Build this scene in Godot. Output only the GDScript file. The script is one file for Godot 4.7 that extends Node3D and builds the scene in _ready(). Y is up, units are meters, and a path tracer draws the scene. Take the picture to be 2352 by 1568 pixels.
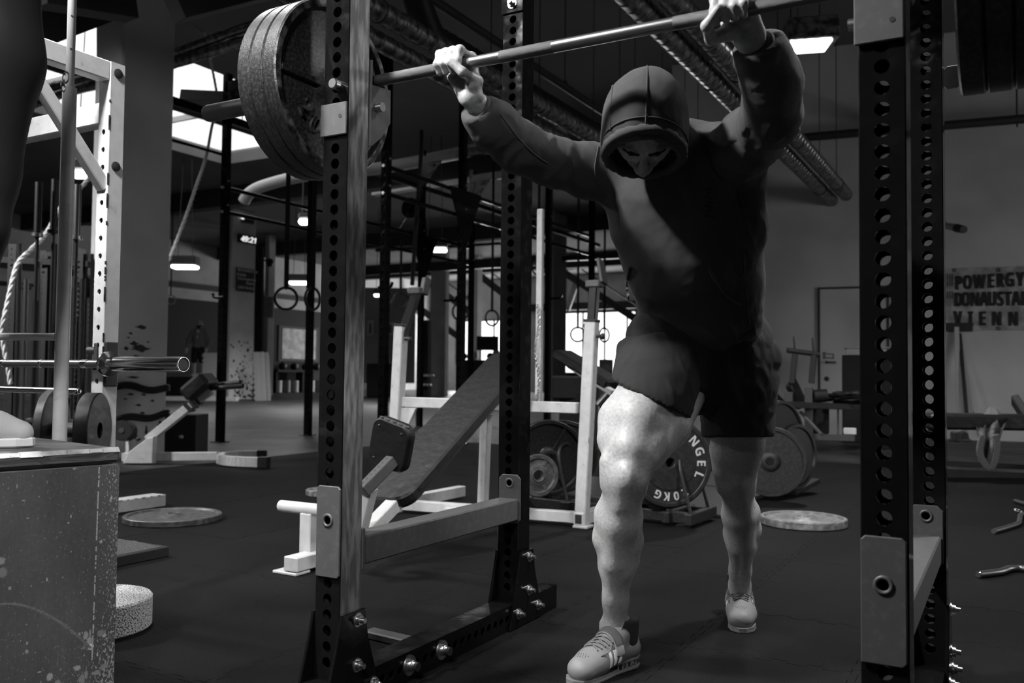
extends Node3D
# A gym hall: x runs along the bar of the power rack, z along the rack's depth, y is up, metres.
const FOCAL := 2029.0
const EYE := Vector3(0.0, 0.835, 0.0)
var view := Basis()
var used := {}
var M := {}

# ---------- survey: from a sighting through the lens to a place in the hall ----------
func ray(x: float, y: float) -> Vector3:
	return view * Vector3((x - 1176.0) / FOCAL, -(y - 784.0) / FOCAL, -1.0)
func at(x: float, y: float, d: float) -> Vector3:
	return EYE + ray(x, y) * d
func fl(x: float, y: float, h := 0.0) -> Vector3:
	var r := ray(x, y)
	return EYE + r * ((h - EYE.y) / r.y)
func onx(x: float, y: float, px: float) -> Vector3:
	var r := ray(x, y)
	return EYE + r * (px / r.x)
func onz(x: float, y: float, pz: float) -> Vector3:
	var r := ray(x, y)
	return EYE + r * (pz / r.z)

# ---------- mesh collector ----------
class G:
	var v := PackedVector3Array()
	var n := PackedVector3Array()
	var u := PackedVector2Array()
	func tri(a: Vector3, b: Vector3, c: Vector3, na: Vector3, nb: Vector3, nc: Vector3, ua := Vector2.ZERO, ub := Vector2.ZERO, uc := Vector2.ZERO) -> void:
		if (b - a).cross(c - a).dot(na + nb + nc) > 0.0:
			v.append_array([a, c, b]); n.append_array([na, nc, nb]); u.append_array([ua, uc, ub])
		else:
			v.append_array([a, b, c]); n.append_array([na, nb, nc]); u.append_array([ua, ub, uc])
	func flat(a: Vector3, b: Vector3, c: Vector3, out: Vector3) -> void:
		var k := (b - a).cross(c - a)
		if k.length_squared() < 1e-18:
			return
		k = k.normalized()
		if k.dot(out) < 0.0:
			k = -k
		tri(a, b, c, k, k, k)
	func quad(a: Vector3, b: Vector3, c: Vector3, d: Vector3, out: Vector3) -> void:
		flat(a, b, c, out); flat(a, c, d, out)
	func quad_uv(a: Vector3, b: Vector3, c: Vector3, d: Vector3, k: Vector3) -> void:  # a is top left, then clockwise as seen
		tri(a, b, c, k, k, k, Vector2(0, 0), Vector2(1, 0), Vector2(1, 1))
		tri(a, c, d, k, k, k, Vector2(0, 0), Vector2(1, 1), Vector2(0, 1))
	func box(t: Transform3D, s: Vector3, ch := 0.004) -> void:  # chamfered box centred on t
		var h := s * 0.5
		ch = minf(ch, minf(h.x, minf(h.y, h.z)) * 0.6)
		var c := t.origin
		var q := func(x: float, y: float, z: float) -> Vector3: return t * Vector3(x, y, z)
		for ax in 3:
			var a1 := (ax + 1) % 3
			var a2 := (ax + 2) % 3
			for sg in [-1.0, 1.0]:
				var p := []
				for k in [[-1, -1], [1, -1], [1, 1], [-1, 1]]:
					var w := Vector3()
					w[ax] = sg * h[ax]; w[a1] = k[0] * (h[a1] - ch); w[a2] = k[1] * (h[a2] - ch)
					p.append(t * w)
				var o := Vector3(); o[ax] = sg
				quad(p[0], p[1], p[2], p[3], t.basis * o)
			if ch > 0.0:
				for s1 in [-1.0, 1.0]:
					for s2 in [-1.0, 1.0]:
						var p := []
						for e in [-1.0, 1.0]:
							var w := Vector3(); w[ax] = e * (h[ax] - ch); w[a1] = s1 * h[a1]; w[a2] = s2 * (h[a2] - ch)
							p.append(t * w)
						for e in [1.0, -1.0]:
							var w := Vector3(); w[ax] = e * (h[ax] - ch); w[a1] = s1 * (h[a1] - ch); w[a2] = s2 * h[a2]
							p.append(t * w)
						var o := Vector3(); o[a1] = s1; o[a2] = s2
						quad(p[0], p[1], p[2], p[3], t.basis * o)
		if ch > 0.0:
			for sx in [-1.0, 1.0]:
				for sy in [-1.0, 1.0]:
					for sz in [-1.0, 1.0]:
						flat(q.call(sx * h.x, sy * (h.y - ch), sz * (h.z - ch)), q.call(sx * (h.x - ch), sy * h.y, sz * (h.z - ch)), q.call(sx * (h.x - ch), sy * (h.y - ch), sz * h.z), t.basis * Vector3(sx, sy, sz))
		c = c
	func bar(a: Vector3, b: Vector3, w: float, d: float, up := Vector3.UP, ch := 0.004) -> void:  # box beam from a to b; w across, d along «up»
		var z := b - a
		var l := z.length()
		z /= l
		var x := up.cross(z)
		if x.length() < 0.001:
			x = Vector3.RIGHT.cross(z)
			if x.length() < 0.001:
				x = Vector3.BACK.cross(z)
		x = x.normalized()
		box(Transform3D(Basis(x, z.cross(x), z), (a + b) * 0.5), Vector3(w, d, l), ch)
	func cone(a: Vector3, b: Vector3, ra: float, rb: float, k := 20, cap_a := true, cap_b := true) -> void:
		var z := (b - a).normalized()
		var x := z.cross(Vector3.UP if absf(z.y) < 0.9 else Vector3.RIGHT).normalized()
		var y := z.cross(x)
		var l := (b - a).length()
		for i in k:
			var d := []
			for j in 2:
				var t := TAU * float(i + j) / k
				d.append(x * cos(t) + y * sin(t))
			var n0: Vector3 = (d[0] * l + z * (ra - rb)).normalized()
			var n1: Vector3 = (d[1] * l + z * (ra - rb)).normalized()
			if ra > 0.0:
				tri(a + d[0] * ra, a + d[1] * ra, b + d[0] * rb, n0, n1, n0)
			if rb > 0.0:
				tri(b + d[0] * rb, a + d[1] * ra, b + d[1] * rb, n0, n1, n1)
			if cap_a and ra > 0.0:
				tri(a, a + d[0] * ra, a + d[1] * ra, -z, -z, -z)
			if cap_b and rb > 0.0:
				tri(b, b + d[0] * rb, b + d[1] * rb, z, z, z)
	func lathe(t: Transform3D, prof: Array, k := 48) -> void:  # profile of Vector2(radius, height) about t's y axis; sharp bends stay sharp
		var m := prof.size()
		for i in m - 1:
			var p: Vector2 = prof[i]
			var q: Vector2 = prof[i + 1]
			if p.distance_to(q) < 1e-6:
				continue
			var e := (q - p).normalized()
			var own := Vector2(e.y, -e.x)
			var np := own
			var nq := own
			if i > 0:
				var f: Vector2 = (p - prof[i - 1]).normalized()
				if f.dot(e) > 0.8:
					np = (own + Vector2(f.y, -f.x)).normalized()
			if i < m - 2:
				var f: Vector2 = (prof[i + 2] - q).normalized()
				if f.dot(e) > 0.8:
					nq = (own + Vector2(f.y, -f.x)).normalized()
			for j in k:
				var c0 := Vector3(cos(TAU * j / k), 0, sin(TAU * j / k))
				var c1 := Vector3(cos(TAU * (j + 1) / k), 0, sin(TAU * (j + 1) / k))
				var a := t * (c0 * p.x + Vector3.UP * p.y)
				var b := t * (c1 * p.x + Vector3.UP * p.y)
				var c := t * (c1 * q.x + Vector3.UP * q.y)
				var d := t * (c0 * q.x + Vector3.UP * q.y)
				var na := (t.basis * (c0 * np.x + Vector3.UP * np.y)).normalized()
				var nb := (t.basis * (c1 * np.x + Vector3.UP * np.y)).normalized()
				var nc := (t.basis * (c1 * nq.x + Vector3.UP * nq.y)).normalized()
				var nd := (t.basis * (c0 * nq.x + Vector3.UP * nq.y)).normalized()
				if p.x > 1e-6:
					tri(a, b, c, na, nb, nc)
				if q.x > 1e-6:
					tri(a, c, d, na, nc, nd)
	func tube(p: PackedVector3Array, r, k := 12, caps := true) -> void:  # r: a radius, or one per point
		var m := p.size()
		var f := (p[1] - p[0]).normalized()
		var x := f.cross(Vector3.UP if absf(f.y) < 0.9 else Vector3.RIGHT).normalized()
		var rings := []
		var dirs := []
		for i in m:
			var t := (p[mini(i + 1, m - 1)] - p[maxi(i - 1, 0)]).normalized()
			x = (x - t * x.dot(t)).normalized()
			var y := t.cross(x)
			var rr: float = r[i] if r is Array or r is PackedFloat32Array else r
			var ring := []
			var dd := []
			for j in k:
				var o := x * cos(TAU * j / k) + y * sin(TAU * j / k)
				dd.append(o); ring.append(p[i] + o * rr)
			rings.append(ring); dirs.append(dd)
		for i in m - 1:
			for j in k:
				var l := (j + 1) % k
				tri(rings[i][j], rings[i][l], rings[i + 1][l], dirs[i][j], dirs[i][l], dirs[i + 1][l])
				tri(rings[i][j], rings[i + 1][l], rings[i + 1][j], dirs[i][j], dirs[i + 1][l], dirs[i + 1][j])
		if caps:
			for j in k:
				var l := (j + 1) % k
				flat(p[0], rings[0][j], rings[0][l], p[0] - p[1])
				flat(p[m - 1], rings[m - 1][j], rings[m - 1][l], p[m - 1] - p[m - 2])
	func ring(c: Vector3, ax: Vector3, big: float, small: float, k := 32, kk := 10, squash := Vector3.ONE) -> void:
		var y := ax.normalized()
		var x := y.cross(Vector3.UP if absf(y.y) < 0.9 else Vector3.RIGHT).normalized()
		var z := x.cross(y)
		for i in k:
			for j in kk:
				var P := []
				var N := []
				for e in [[0, 0], [1, 0], [1, 1], [0, 1]]:
					var a: float = TAU * (i + e[0]) / k
					var b: float = TAU * (j + e[1]) / kk
					var d := x * cos(a) + z * sin(a)
					var nn := d * cos(b) + y * sin(b)
					P.append(c + (d * big + nn * small) * squash); N.append(nn)
				tri(P[0], P[1], P[2], N[0], N[1], N[2]); tri(P[0], P[2], P[3], N[0], N[2], N[3])
	func prism(poly: PackedVector2Array, t: Transform3D, depth: float, ch := 0.0) -> void:  # outline in t's xy, from z 0 to depth
		var ix := Geometry2D.triangulate_polygon(poly)
		var top := poly
		if ch > 0.0:
			var off := Geometry2D.offset_polygon(poly, -ch, Geometry2D.JOIN_MITER)
			if off.size() == 1 and off[0].size() == poly.size():
				top = off[0]
				var best := 0  # line the ring up with the outline
				for i in top.size():
					if top[i].distance_to(poly[0]) < top[best].distance_to(poly[0]):
						best = i
				var turned := PackedVector2Array()
				var same := Geometry2D.is_polygon_clockwise(poly) == Geometry2D.is_polygon_clockwise(top)
				for i in top.size():
					turned.append(top[posmod(best + (i if same else -i), top.size())])
				top = turned
			else:
				ch = 0.0
		var b := t.basis
		for i in range(0, ix.size(), 3):
			for side in 2:
				var z := 0.0 if side == 0 else depth
				var p := top
				flat(t * Vector3(p[ix[i]].x, p[ix[i]].y, z), t * Vector3(p[ix[i + 1]].x, p[ix[i + 1]].y, z), t * Vector3(p[ix[i + 2]].x, p[ix[i + 2]].y, z), b.z * (side * 2.0 - 1.0))
		var cw := Geometry2D.is_polygon_clockwise(poly)
		for i in poly.size():
			var j := (i + 1) % poly.size()
			var e := poly[j] - poly[i]
			var o2 := Vector2(-e.y, e.x) if cw else Vector2(e.y, -e.x)
			var o := b * Vector3(o2.x, o2.y, 0)
			quad(t * Vector3(poly[i].x, poly[i].y, ch), t * Vector3(poly[j].x, poly[j].y, ch), t * Vector3(poly[j].x, poly[j].y, depth - ch), t * Vector3(poly[i].x, poly[i].y, depth - ch), o)
			if ch > 0.0:
				for side in 2:
					var z0 := ch if side == 0 else depth - ch
					var z1 := 0.0 if side == 0 else depth
					quad(t * Vector3(poly[i].x, poly[i].y, z0), t * Vector3(poly[j].x, poly[j].y, z0), t * Vector3(top[j].x, top[j].y, z1), t * Vector3(top[i].x, top[i].y, z1), o + b.z * o.length() * (side * 2.0 - 1.0))
	func ball(c: Vector3, r: Vector3, k := 16, b := Basis()) -> void:
		for i in k:
			for j in k / 2:
				var P := []
				var N := []
				for e in [[0, 0], [1, 0], [1, 1], [0, 1]]:
					var a: float = TAU * (i + e[0]) / k
					var f: float = PI * (j + e[1]) / (k / 2)
					var d := Vector3(cos(a) * sin(f), cos(f), sin(a) * sin(f))
					P.append(c + b * (d * r)); N.append((b * (d / r)).normalized())
				if j < k / 2 - 1:
					tri(P[0], P[2], P[3], N[0], N[2], N[3])
				if j > 0:
					tri(P[0], P[1], P[2], N[0], N[1], N[2])
	# a wall of a steel tube with a row of round holes: plane through t (x across, y along), thickness into -z
	func holed(t: Transform3D, w: float, l: float, thick: float, holes: Array, r: float, cell: float, k := 14) -> void:
		var done := 0.0
		var b := t.basis
		var h := w * 0.5
		var spans := []
		for y in holes:
			var y0: float = y - cell * 0.5
			if y0 > done + 1e-5:
				spans.append([done, y0])
			done = y + cell * 0.5
		if done < l:
			spans.append([done, l])
		for s in spans:
			for z in [0.0, -thick]:
				quad(t * Vector3(-h, s[0], z), t * Vector3(h, s[0], z), t * Vector3(h, s[1], z), t * Vector3(-h, s[1], z), b.z if z == 0.0 else -b.z)
		for y in holes:
			for i in k:
				var a0 := TAU * i / k
				var a1 := TAU * (i + 1) / k
				var e := []
				for a in [a0, a1]:
					var c := Vector2(cos(a), sin(a))
					var f := minf(h / maxf(absf(c.x), 1e-6), cell * 0.5 / maxf(absf(c.y), 1e-6))
					e.append([c * r, c * f])
				for z in [0.0, -thick]:
					var o := b.z if z == 0.0 else -b.z
					quad(t * Vector3(e[0][0].x, y + e[0][0].y, z), t * Vector3(e[1][0].x, y + e[1][0].y, z), t * Vector3(e[1][1].x, y + e[1][1].y, z), t * Vector3(e[0][1].x, y + e[0][1].y, z), o)
					# the corner of the cell between two rays
					var q0: Vector2 = e[0][1]
					var q1: Vector2 = e[1][1]
					if absf(q0.x - q1.x) > 1e-6 and absf(q0.y - q1.y) > 1e-6:
						var corner := Vector2(h * signf(q0.x + q1.x), cell * 0.5 * signf(q0.y + q1.y))
						flat(t * Vector3(q0.x, y + q0.y, z), t * Vector3(q1.x, y + q1.y, z), t * Vector3(corner.x, y + corner.y, z), o)
				var m := Vector2(cos((a0 + a1) * 0.5), sin((a0 + a1) * 0.5))
				quad(t * Vector3(e[0][0].x, y + e[0][0].y, 0), t * Vector3(e[1][0].x, y + e[1][0].y, 0), t * Vector3(e[1][0].x, y + e[1][0].y, -thick), t * Vector3(e[0][0].x, y + e[0][0].y, -thick), b * Vector3(-m.x, -m.y, 0))
	func mesh(m: Material) -> ArrayMesh:
		var a := []
		a.resize(Mesh.ARRAY_MAX)
		a[Mesh.ARRAY_VERTEX] = v; a[Mesh.ARRAY_NORMAL] = n; a[Mesh.ARRAY_TEX_UV] = u
		var r := ArrayMesh.new()
		r.add_surface_from_arrays(Mesh.PRIMITIVE_TRIANGLES, a)
		r.surface_set_material(0, m)
		return r

# ---------- things, parts and their words ----------
func numbered(s: String) -> String:
	var k: int = used.get(s, 0)
	used[s] = k + 1
	return s if k == 0 else "%s_%03d" % [s, k]
func tag(o: Node3D, label: String, category: String, group := "") -> Node3D:
	o.set_meta("label", label); o.set_meta("category", category)
	if group:
		o.set_meta("group", group)
	return o
func thing(called: String, label: String, category: String, where := Vector3.ZERO, group := "") -> Node3D:
	var o := Node3D.new()
	o.name = numbered(called)
	add_child(o, true)
	o.position = where
	return tag(o, label, category, group)
func put(g, m: Material, called: String, parent: Node3D = null) -> MeshInstance3D:
	var o := MeshInstance3D.new()
	o.mesh = g.mesh(m) if g is G else g
	if not g is G:
		o.material_override = m
	o.cast_shadow = GeometryInstance3D.SHADOW_CASTING_SETTING_ON
	if parent == null:
		o.name = numbered(called)
		add_child(o, true)
	else:
		o.name = called
		parent.add_child(o, true)
		if parent.get_parent() == self:
			o.position = -parent.position if not parent is MeshInstance3D else Vector3.ZERO
	return o
func struct(g: G, m: Material, called: String, parent: Node3D = null) -> MeshInstance3D:
	var o := put(g, m, called, parent)
	if parent == null:
		o.set_meta("kind", "structure")
	return o
func dup(o: Node3D, by: Vector3, label: String, turn := 0.0) -> Node3D:
	var base := String(o.name).get_slice("__", 0)
	var re := RegEx.create_from_string("_\\d{3}$")
	base = re.sub(base, "")
	var c: Node3D = o.duplicate()
	c.name = numbered(base)
	add_child(c)
	c.position = o.position + by
	c.rotation.y += turn
	c.set_meta("label", label)
	return c
func letters(text: String, size: float, depth: float, where: Transform3D, m: Material, called: String, parent: Node3D, squeeze := 1.0, font := "Droid Sans", bold := 0.0) -> MeshInstance3D:
	var t := TextMesh.new()
	var f := SystemFont.new()
	f.font_names = PackedStringArray([font])
	f.font_weight = 700
	t.font = f
	t.text = text
	t.font_size = 64
	t.pixel_size = size / 46.0   # cap height of 64 px letters is about 46 px
	t.depth = depth
	t.curve_step = 2.0
	t.horizontal_alignment = HORIZONTAL_ALIGNMENT_CENTER
	t.vertical_alignment = VERTICAL_ALIGNMENT_CENTER
	var o := MeshInstance3D.new()
	o.mesh = t
	if bold > 0.0:
		var st := SurfaceTool.new()
		for k in [-1.0, 0.0, 1.0]:
			st.append_from(t, 0, Transform3D(Basis(), Vector3(k * bold, 0, absf(k) * 0.0003)))
		o.mesh = st.commit()
	o.material_override = m
	o.name = called
	parent.add_child(o, true)
	var w := where
	w.basis = w.basis * Basis.from_scale(Vector3(squeeze, 1, 1))
	o.transform = w
	if parent.get_parent() == self and not parent is MeshInstance3D:
		o.position -= parent.position
	return o

# ---------- materials ----------
func noise(freq: float, oct := 4, seed_ := 1, kind := FastNoiseLite.TYPE_SIMPLEX_SMOOTH) -> FastNoiseLite:
	var f := FastNoiseLite.new()
	f.noise_type = kind
	f.frequency = freq
	f.fractal_octaves = oct
	f.seed = seed_
	return f
func ntex(freq: float, stops: Array, oct := 4, seed_ := 1, size := 512, kind := FastNoiseLite.TYPE_SIMPLEX_SMOOTH) -> NoiseTexture2D:
	var t := NoiseTexture2D.new()
	t.width = size; t.height = size; t.seamless = true
	t.noise = noise(freq, oct, seed_, kind)
	var g := Gradient.new()
	var offs := PackedFloat32Array()
	var cols := PackedColorArray()
	for s in stops:
		offs.append(s[0]); cols.append(Color(s[1], s[1], s[1]))
	g.offsets = offs; g.colors = cols
	t.color_ramp = g
	return t
func bump(freq: float, strength: float, oct := 3, seed_ := 5, size := 512) -> NoiseTexture2D:
	var t := NoiseTexture2D.new()
	t.width = size; t.height = size; t.seamless = true
	t.noise = noise(freq, oct, seed_)
	t.as_normal_map = true
	t.bump_strength = strength
	return t
func mat(called: String, grey: float, rough: float, metal := 0.0, tex: Texture2D = null, scale := 1.0, nrm: Texture2D = null, nscale := 1.0, rtex: Texture2D = null) -> StandardMaterial3D:  # grey is linear
	var m := StandardMaterial3D.new()
	m.resource_name = called
	m.albedo_color = Color(grey, grey, grey).linear_to_srgb()
	m.roughness = rough
	m.metallic = metal
	if tex:
		m.albedo_texture = tex
	if nrm:
		m.normal_enabled = true
		m.normal_texture = nrm
		m.normal_scale = nscale
	if rtex:
		m.roughness_texture = rtex
	if tex or nrm or rtex:
		m.uv1_triplanar = true
		m.uv1_scale = Vector3.ONE * scale
	M[called] = m
	return m
func glow(called: String, grey: float, power: float) -> StandardMaterial3D:
	var m := mat(called, grey, 0.6)
	m.emission_enabled = true
	m.emission = Color.WHITE
	m.emission_energy_multiplier = power
	return m

# ---------- soft bodies: tapered capsules joined smoothly, meshed as surface nets ----------
class Blob:
	var prims := []      # [a, b, ra, rb, squash axis, squash]
	var balls := []      # [centre, basis (columns are axes), radii]
	var cuts := []       # [point, normal]: only what lies behind stays
	var hollow := 0.0    # shell thickness, 0 is solid
	var K := 110.0
	func cap(a: Vector3, b: Vector3, ra: float, rb: float, ax := Vector3.ZERO, sq := 1.0) -> void:
		prims.append([a, b, ra, rb, ax, sq])
	func chain(p: Array, r: Array, ax := Vector3.ZERO, sq := 1.0) -> void:
		for i in p.size() - 1:
			prims.append([p[i], p[i + 1], r[i], r[i + 1], ax, sq])
	func oval(c: Vector3, b: Basis, r: Vector3) -> void:
		balls.append([c, b, r])
	static func dcap(q: Array, p: Vector3) -> float:
		var a: Vector3 = q[0]
		var ba: Vector3 = q[1] - a
		var h := clampf((p - a).dot(ba) / maxf(ba.length_squared(), 1e-9), 0.0, 1.0)
		var v := p - a - ba * h
		var ax: Vector3 = q[4]
		if q[5] != 1.0:
			v += ax * (v.dot(ax) * (q[5] - 1.0))
		return v.length() - lerpf(q[2], q[3], h)
	static func dball(q: Array, p: Vector3) -> float:
		var d: Vector3 = p - q[0]
		var b: Basis = q[1]
		var l := Vector3(d.dot(b.x), d.dot(b.y), d.dot(b.z))
		var r: Vector3 = q[2]
		var k0 := (l / r).length()
		var k1 := (l / (r * r)).length()
		return k0 * (k0 - 1.0) / maxf(k1, 1e-6)
	func eval(p: Vector3) -> float:
		var e := 0.0
		for q in prims:
			e += exp(-K * dcap(q, p))
		for q in balls:
			e += exp(-K * dball(q, p))
		return finish(-log(maxf(e, 1e-30)) / K, p)
	func finish(f: float, p: Vector3) -> float:
		if hollow > 0.0:
			f = absf(f + hollow * 0.5) - hollow * 0.5
		for c in cuts:
			f = maxf(f, (p - c[0]).dot(c[1]))
		return f
	func hit(o: Vector3, d: Vector3, t0: float, t1: float) -> Vector3:   # first point of the surface along a line
		var t := t0
		for i in 90:
			var f := eval(o + d * t)
			if f < 0.0004:
				break
			t += maxf(f * 0.7, 0.0004)
			if t > t1:
				break
		return o + d * t
	func build(cell: float, bend = null) -> Array:   # [vertices, normals, indices]
		var lo := Vector3.INF
		var hi := -Vector3.INF
		var m := cell * 3.0 + 3.0 / K
		for q in prims:
			var r := maxf(q[2], q[3]) * 1.05 + m
			lo = lo.min((q[0] as Vector3).min(q[1]) - Vector3.ONE * r); hi = hi.max((q[0] as Vector3).max(q[1]) + Vector3.ONE * r)
		for q in balls:
			var r: float = maxf(q[2].x, maxf(q[2].y, q[2].z)) + m
			lo = lo.min(q[0] - Vector3.ONE * r); hi = hi.max(q[0] + Vector3.ONE * r)
		var nx := int((hi.x - lo.x) / cell) + 2
		var ny := int((hi.y - lo.y) / cell) + 2
		var nz := int((hi.z - lo.z) / cell) + 2
		var E := PackedFloat32Array()
		E.resize(nx * ny * nz)
		for kind in 2:
			for q in (prims if kind == 0 else balls):
				var a: Vector3
				var b: Vector3
				if kind == 0:
					var r := maxf(q[2], q[3]) + m
					a = (q[0] as Vector3).min(q[1]) - Vector3.ONE * r; b = (q[0] as Vector3).max(q[1]) + Vector3.ONE * r
				else:
					var r: float = maxf(q[2].x, maxf(q[2].y, q[2].z)) + m
					a = q[0] - Vector3.ONE * r; b = q[0] + Vector3.ONE * r
				var i0 := Vector3i(((a - lo) / cell).max(Vector3.ZERO))
				var i1 := Vector3i((b - lo) / cell) + Vector3i.ONE
				for z in range(i0.z, mini(i1.z, nz)):
					for y in range(i0.y, mini(i1.y, ny)):
						var at_ := (z * ny + y) * nx
						for x in range(i0.x, mini(i1.x, nx)):
							var p := lo + Vector3(x, y, z) * cell
							var d := dcap(q, p) if kind == 0 else dball(q, p)
							if d < m:
								E[at_ + x] += exp(-K * maxf(d, -0.6))
		# field values: far outside where nothing reached
		var cutting := not cuts.is_empty() or hollow > 0.0
		var F := PackedFloat32Array()
		F.resize(E.size())
		for z in nz:
			for y in ny:
				var at_ := (z * ny + y) * nx
				for x in nx:
					var e := E[at_ + x]
					if e <= 0.0:
						F[at_ + x] = m
					else:
						var f := -log(e) / K
						if cutting:
							f = finish(f, lo + Vector3(x, y, z) * cell)
						F[at_ + x] = f
		var V := PackedVector3Array()
		var idx := {}
		var I := PackedInt32Array()
		var off := [0, 1, nx, nx + 1, nx * ny, nx * ny + 1, nx * ny + nx, nx * ny + nx + 1]
		var cor := [Vector3(0, 0, 0), Vector3(1, 0, 0), Vector3(0, 1, 0), Vector3(1, 1, 0), Vector3(0, 0, 1), Vector3(1, 0, 1), Vector3(0, 1, 1), Vector3(1, 1, 1)]
		var edges := [[0, 1], [2, 3], [4, 5], [6, 7], [0, 2], [1, 3], [4, 6], [5, 7], [0, 4], [1, 5], [2, 6], [3, 7]]
		for z in nz - 1:
			for y in ny - 1:
				var at_ := (z * ny + y) * nx
				for x in nx - 1:
					var c := at_ + x
					var s := 0
					if F[c] < 0.0: s += 1
					if F[c + 1] < 0.0: s += 1
					if F[c + off[2]] < 0.0: s += 1
					if F[c + off[3]] < 0.0: s += 1
					if F[c + off[4]] < 0.0: s += 1
					if F[c + off[5]] < 0.0: s += 1
					if F[c + off[6]] < 0.0: s += 1
					if F[c + off[7]] < 0.0: s += 1
					if s == 0 or s == 8:
						continue
					var sum := Vector3.ZERO
					var k := 0
					for e in edges:
						var f0 := F[c + off[e[0]]]
						var f1 := F[c + off[e[1]]]
						if (f0 < 0.0) != (f1 < 0.0):
							sum += (cor[e[0]] as Vector3).lerp(cor[e[1]], f0 / (f0 - f1))
							k += 1
					idx[c] = V.size()
					V.append(lo + (Vector3(x, y, z) + sum / k) * cell)
		# a quad round each crossed edge
		var step := [1, nx, nx * ny]
		for c in idx:
			var f0 := F[c]
			for ax in 3:
				var f1 := F[c + step[ax]]
				if (f0 < 0.0) == (f1 < 0.0):
					continue
				var s1: int = step[(ax + 1) % 3]
				var s2: int = step[(ax + 2) % 3]
				if not (idx.has(c - s1) and idx.has(c - s2) and idx.has(c - s1 - s2)):
					continue
				var q := [idx[c], idx[c - s1], idx[c - s1 - s2], idx[c - s2]]
				if f0 < 0.0:
					I.append_array([q[0], q[2], q[1], q[0], q[3], q[2]])
				else:
					I.append_array([q[0], q[1], q[2], q[0], q[2], q[3]])
		var N := normals(V, I)
		if bend != null:
			for i in V.size():
				V[i] += N[i] * (bend.call(V[i], N[i]) as float)
			N = normals(V, I)
		return [V, N, I]
	static func normals(V: PackedVector3Array, I: PackedInt32Array) -> PackedVector3Array:
		var N := PackedVector3Array()
		N.resize(V.size())
		for i in range(0, I.size(), 3):
			var n := (V[I[i + 2]] - V[I[i]]).cross(V[I[i + 1]] - V[I[i]])   # clockwise fronts
			N[I[i]] += n; N[I[i + 1]] += n; N[I[i + 2]] += n
		for i in N.size():
			N[i] = N[i].normalized()
		return N

func skin_mesh(sets: Array, m: Material) -> ArrayMesh:   # several meshed blobs in one surface
	var V := PackedVector3Array(); var N := PackedVector3Array(); var I := PackedInt32Array(); var U := PackedVector2Array()
	for s in sets:
		var o := V.size()
		V.append_array(s[0]); N.append_array(s[1])
		var ii: PackedInt32Array = s[2]
		for k in ii:
			I.append(k + o)
	U.resize(V.size())
	var a := []
	a.resize(Mesh.ARRAY_MAX)
	a[Mesh.ARRAY_VERTEX] = V; a[Mesh.ARRAY_NORMAL] = N; a[Mesh.ARRAY_INDEX] = I; a[Mesh.ARRAY_TEX_UV] = U
	var r := ArrayMesh.new()
	r.add_surface_from_arrays(Mesh.PRIMITIVE_TRIANGLES, a)
	r.surface_set_material(0, m)
	return r

func _ready() -> void:
	# ---- camera ----
	view = Basis.from_euler(Vector3(atan(76.0 / FOCAL), deg_to_rad(29.4), 0.010))
	var cam := Camera3D.new()
	cam.name = "camera"
	cam.transform = Transform3D(view, EYE)
	cam.fov = rad_to_deg(2.0 * atan(784.0 / FOCAL))
	cam.near = 0.05
	cam.far = 200.0
	var lens := CameraAttributesPhysical.new()
	lens.frustum_focal_length = 12.0 / (784.0 / FOCAL)
	lens.exposure_aperture = 4.5
	lens.frustum_focus_distance = 2.45
	lens.frustum_near = 0.05
	lens.frustum_far = 200.0
	cam.attributes = lens
	add_child(cam)
	cam.current = true
	# ---- sky and exposure ----
	var env := Environment.new()
	var sky := Sky.new()
	var sm := ProceduralSkyMaterial.new()
	sm.sky_top_color = Color(0.86, 0.86, 0.86); sm.sky_horizon_color = Color(0.95, 0.95, 0.95)
	sm.ground_bottom_color = Color(0.4, 0.4, 0.4); sm.ground_horizon_color = Color(0.85, 0.85, 0.85)
	sm.sky_energy_multiplier = 1.6
	sm.ground_energy_multiplier = 1.0
	sky.sky_material = sm
	env.background_mode = Environment.BG_SKY
	env.sky = sky
	env.tonemap_mode = Environment.TONE_MAPPER_LINEAR
	env.tonemap_exposure = 1.0
	env.sdfgi_enabled = true; env.ssao_enabled = true; env.ssil_enabled = true
	var we := WorldEnvironment.new()
	we.name = "surroundings"
	we.environment = env
	add_child(we)
	materials()
	# ---- lamps of the hall: a panel fitting each, light just below its face ----
	panel_lamp(Vector3(-2.3, 3.4, -0.3), 0.5, 0.4, 36.0, 52.0, Vector3(-1.2, 0.7, -2.3), "deep shaded ceiling spotlight in front of the rack, out of the photograph")
	panel_lamp(Vector3(0.5, 3.7, -3.3), 0.5, 0.4, 13.0, 58.0, Vector3(0.3, 0, -3.3), "deep shaded ceiling lamp right of the rack, out of the photograph")
	panel_lamp(Vector3(-3.7, 4.2, -2.8), 0.5, 0.4, 10.0, 54.0, Vector3(-3.5, 0, -3.2), "deep shaded ceiling lamp above the incline bench, out of the photograph")
	panel_lamp(Vector3(-8.4, 4.3, -1.6), 0.6, 0.5, 46.0, 76.0, Vector3(-8.0, 0, -2.4), "ceiling lamp in front of the big scuffed pillar, out of the photograph")
	panel_lamp(Vector3(-0.3, 2.9, 0.8), 0.4, 0.3, 13.0, 30.0, Vector3(-2.2, 0.3, -1.4), "deep shaded ceiling spotlight behind the viewpoint, turned to the painted box")
	# daylight through the low window in the right wall
	area("window_light", Transform3D(Basis(Vector3.UP, PI / 2), Vector3(5.66, 1.9, -8.6)), Vector2(3.6, 1.7), 8.0)
	room()
	lamps()
	rack()
	barbell()
	left_side()
	benches()
	right_side()
	rig()
	far_hall()
	people()

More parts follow.
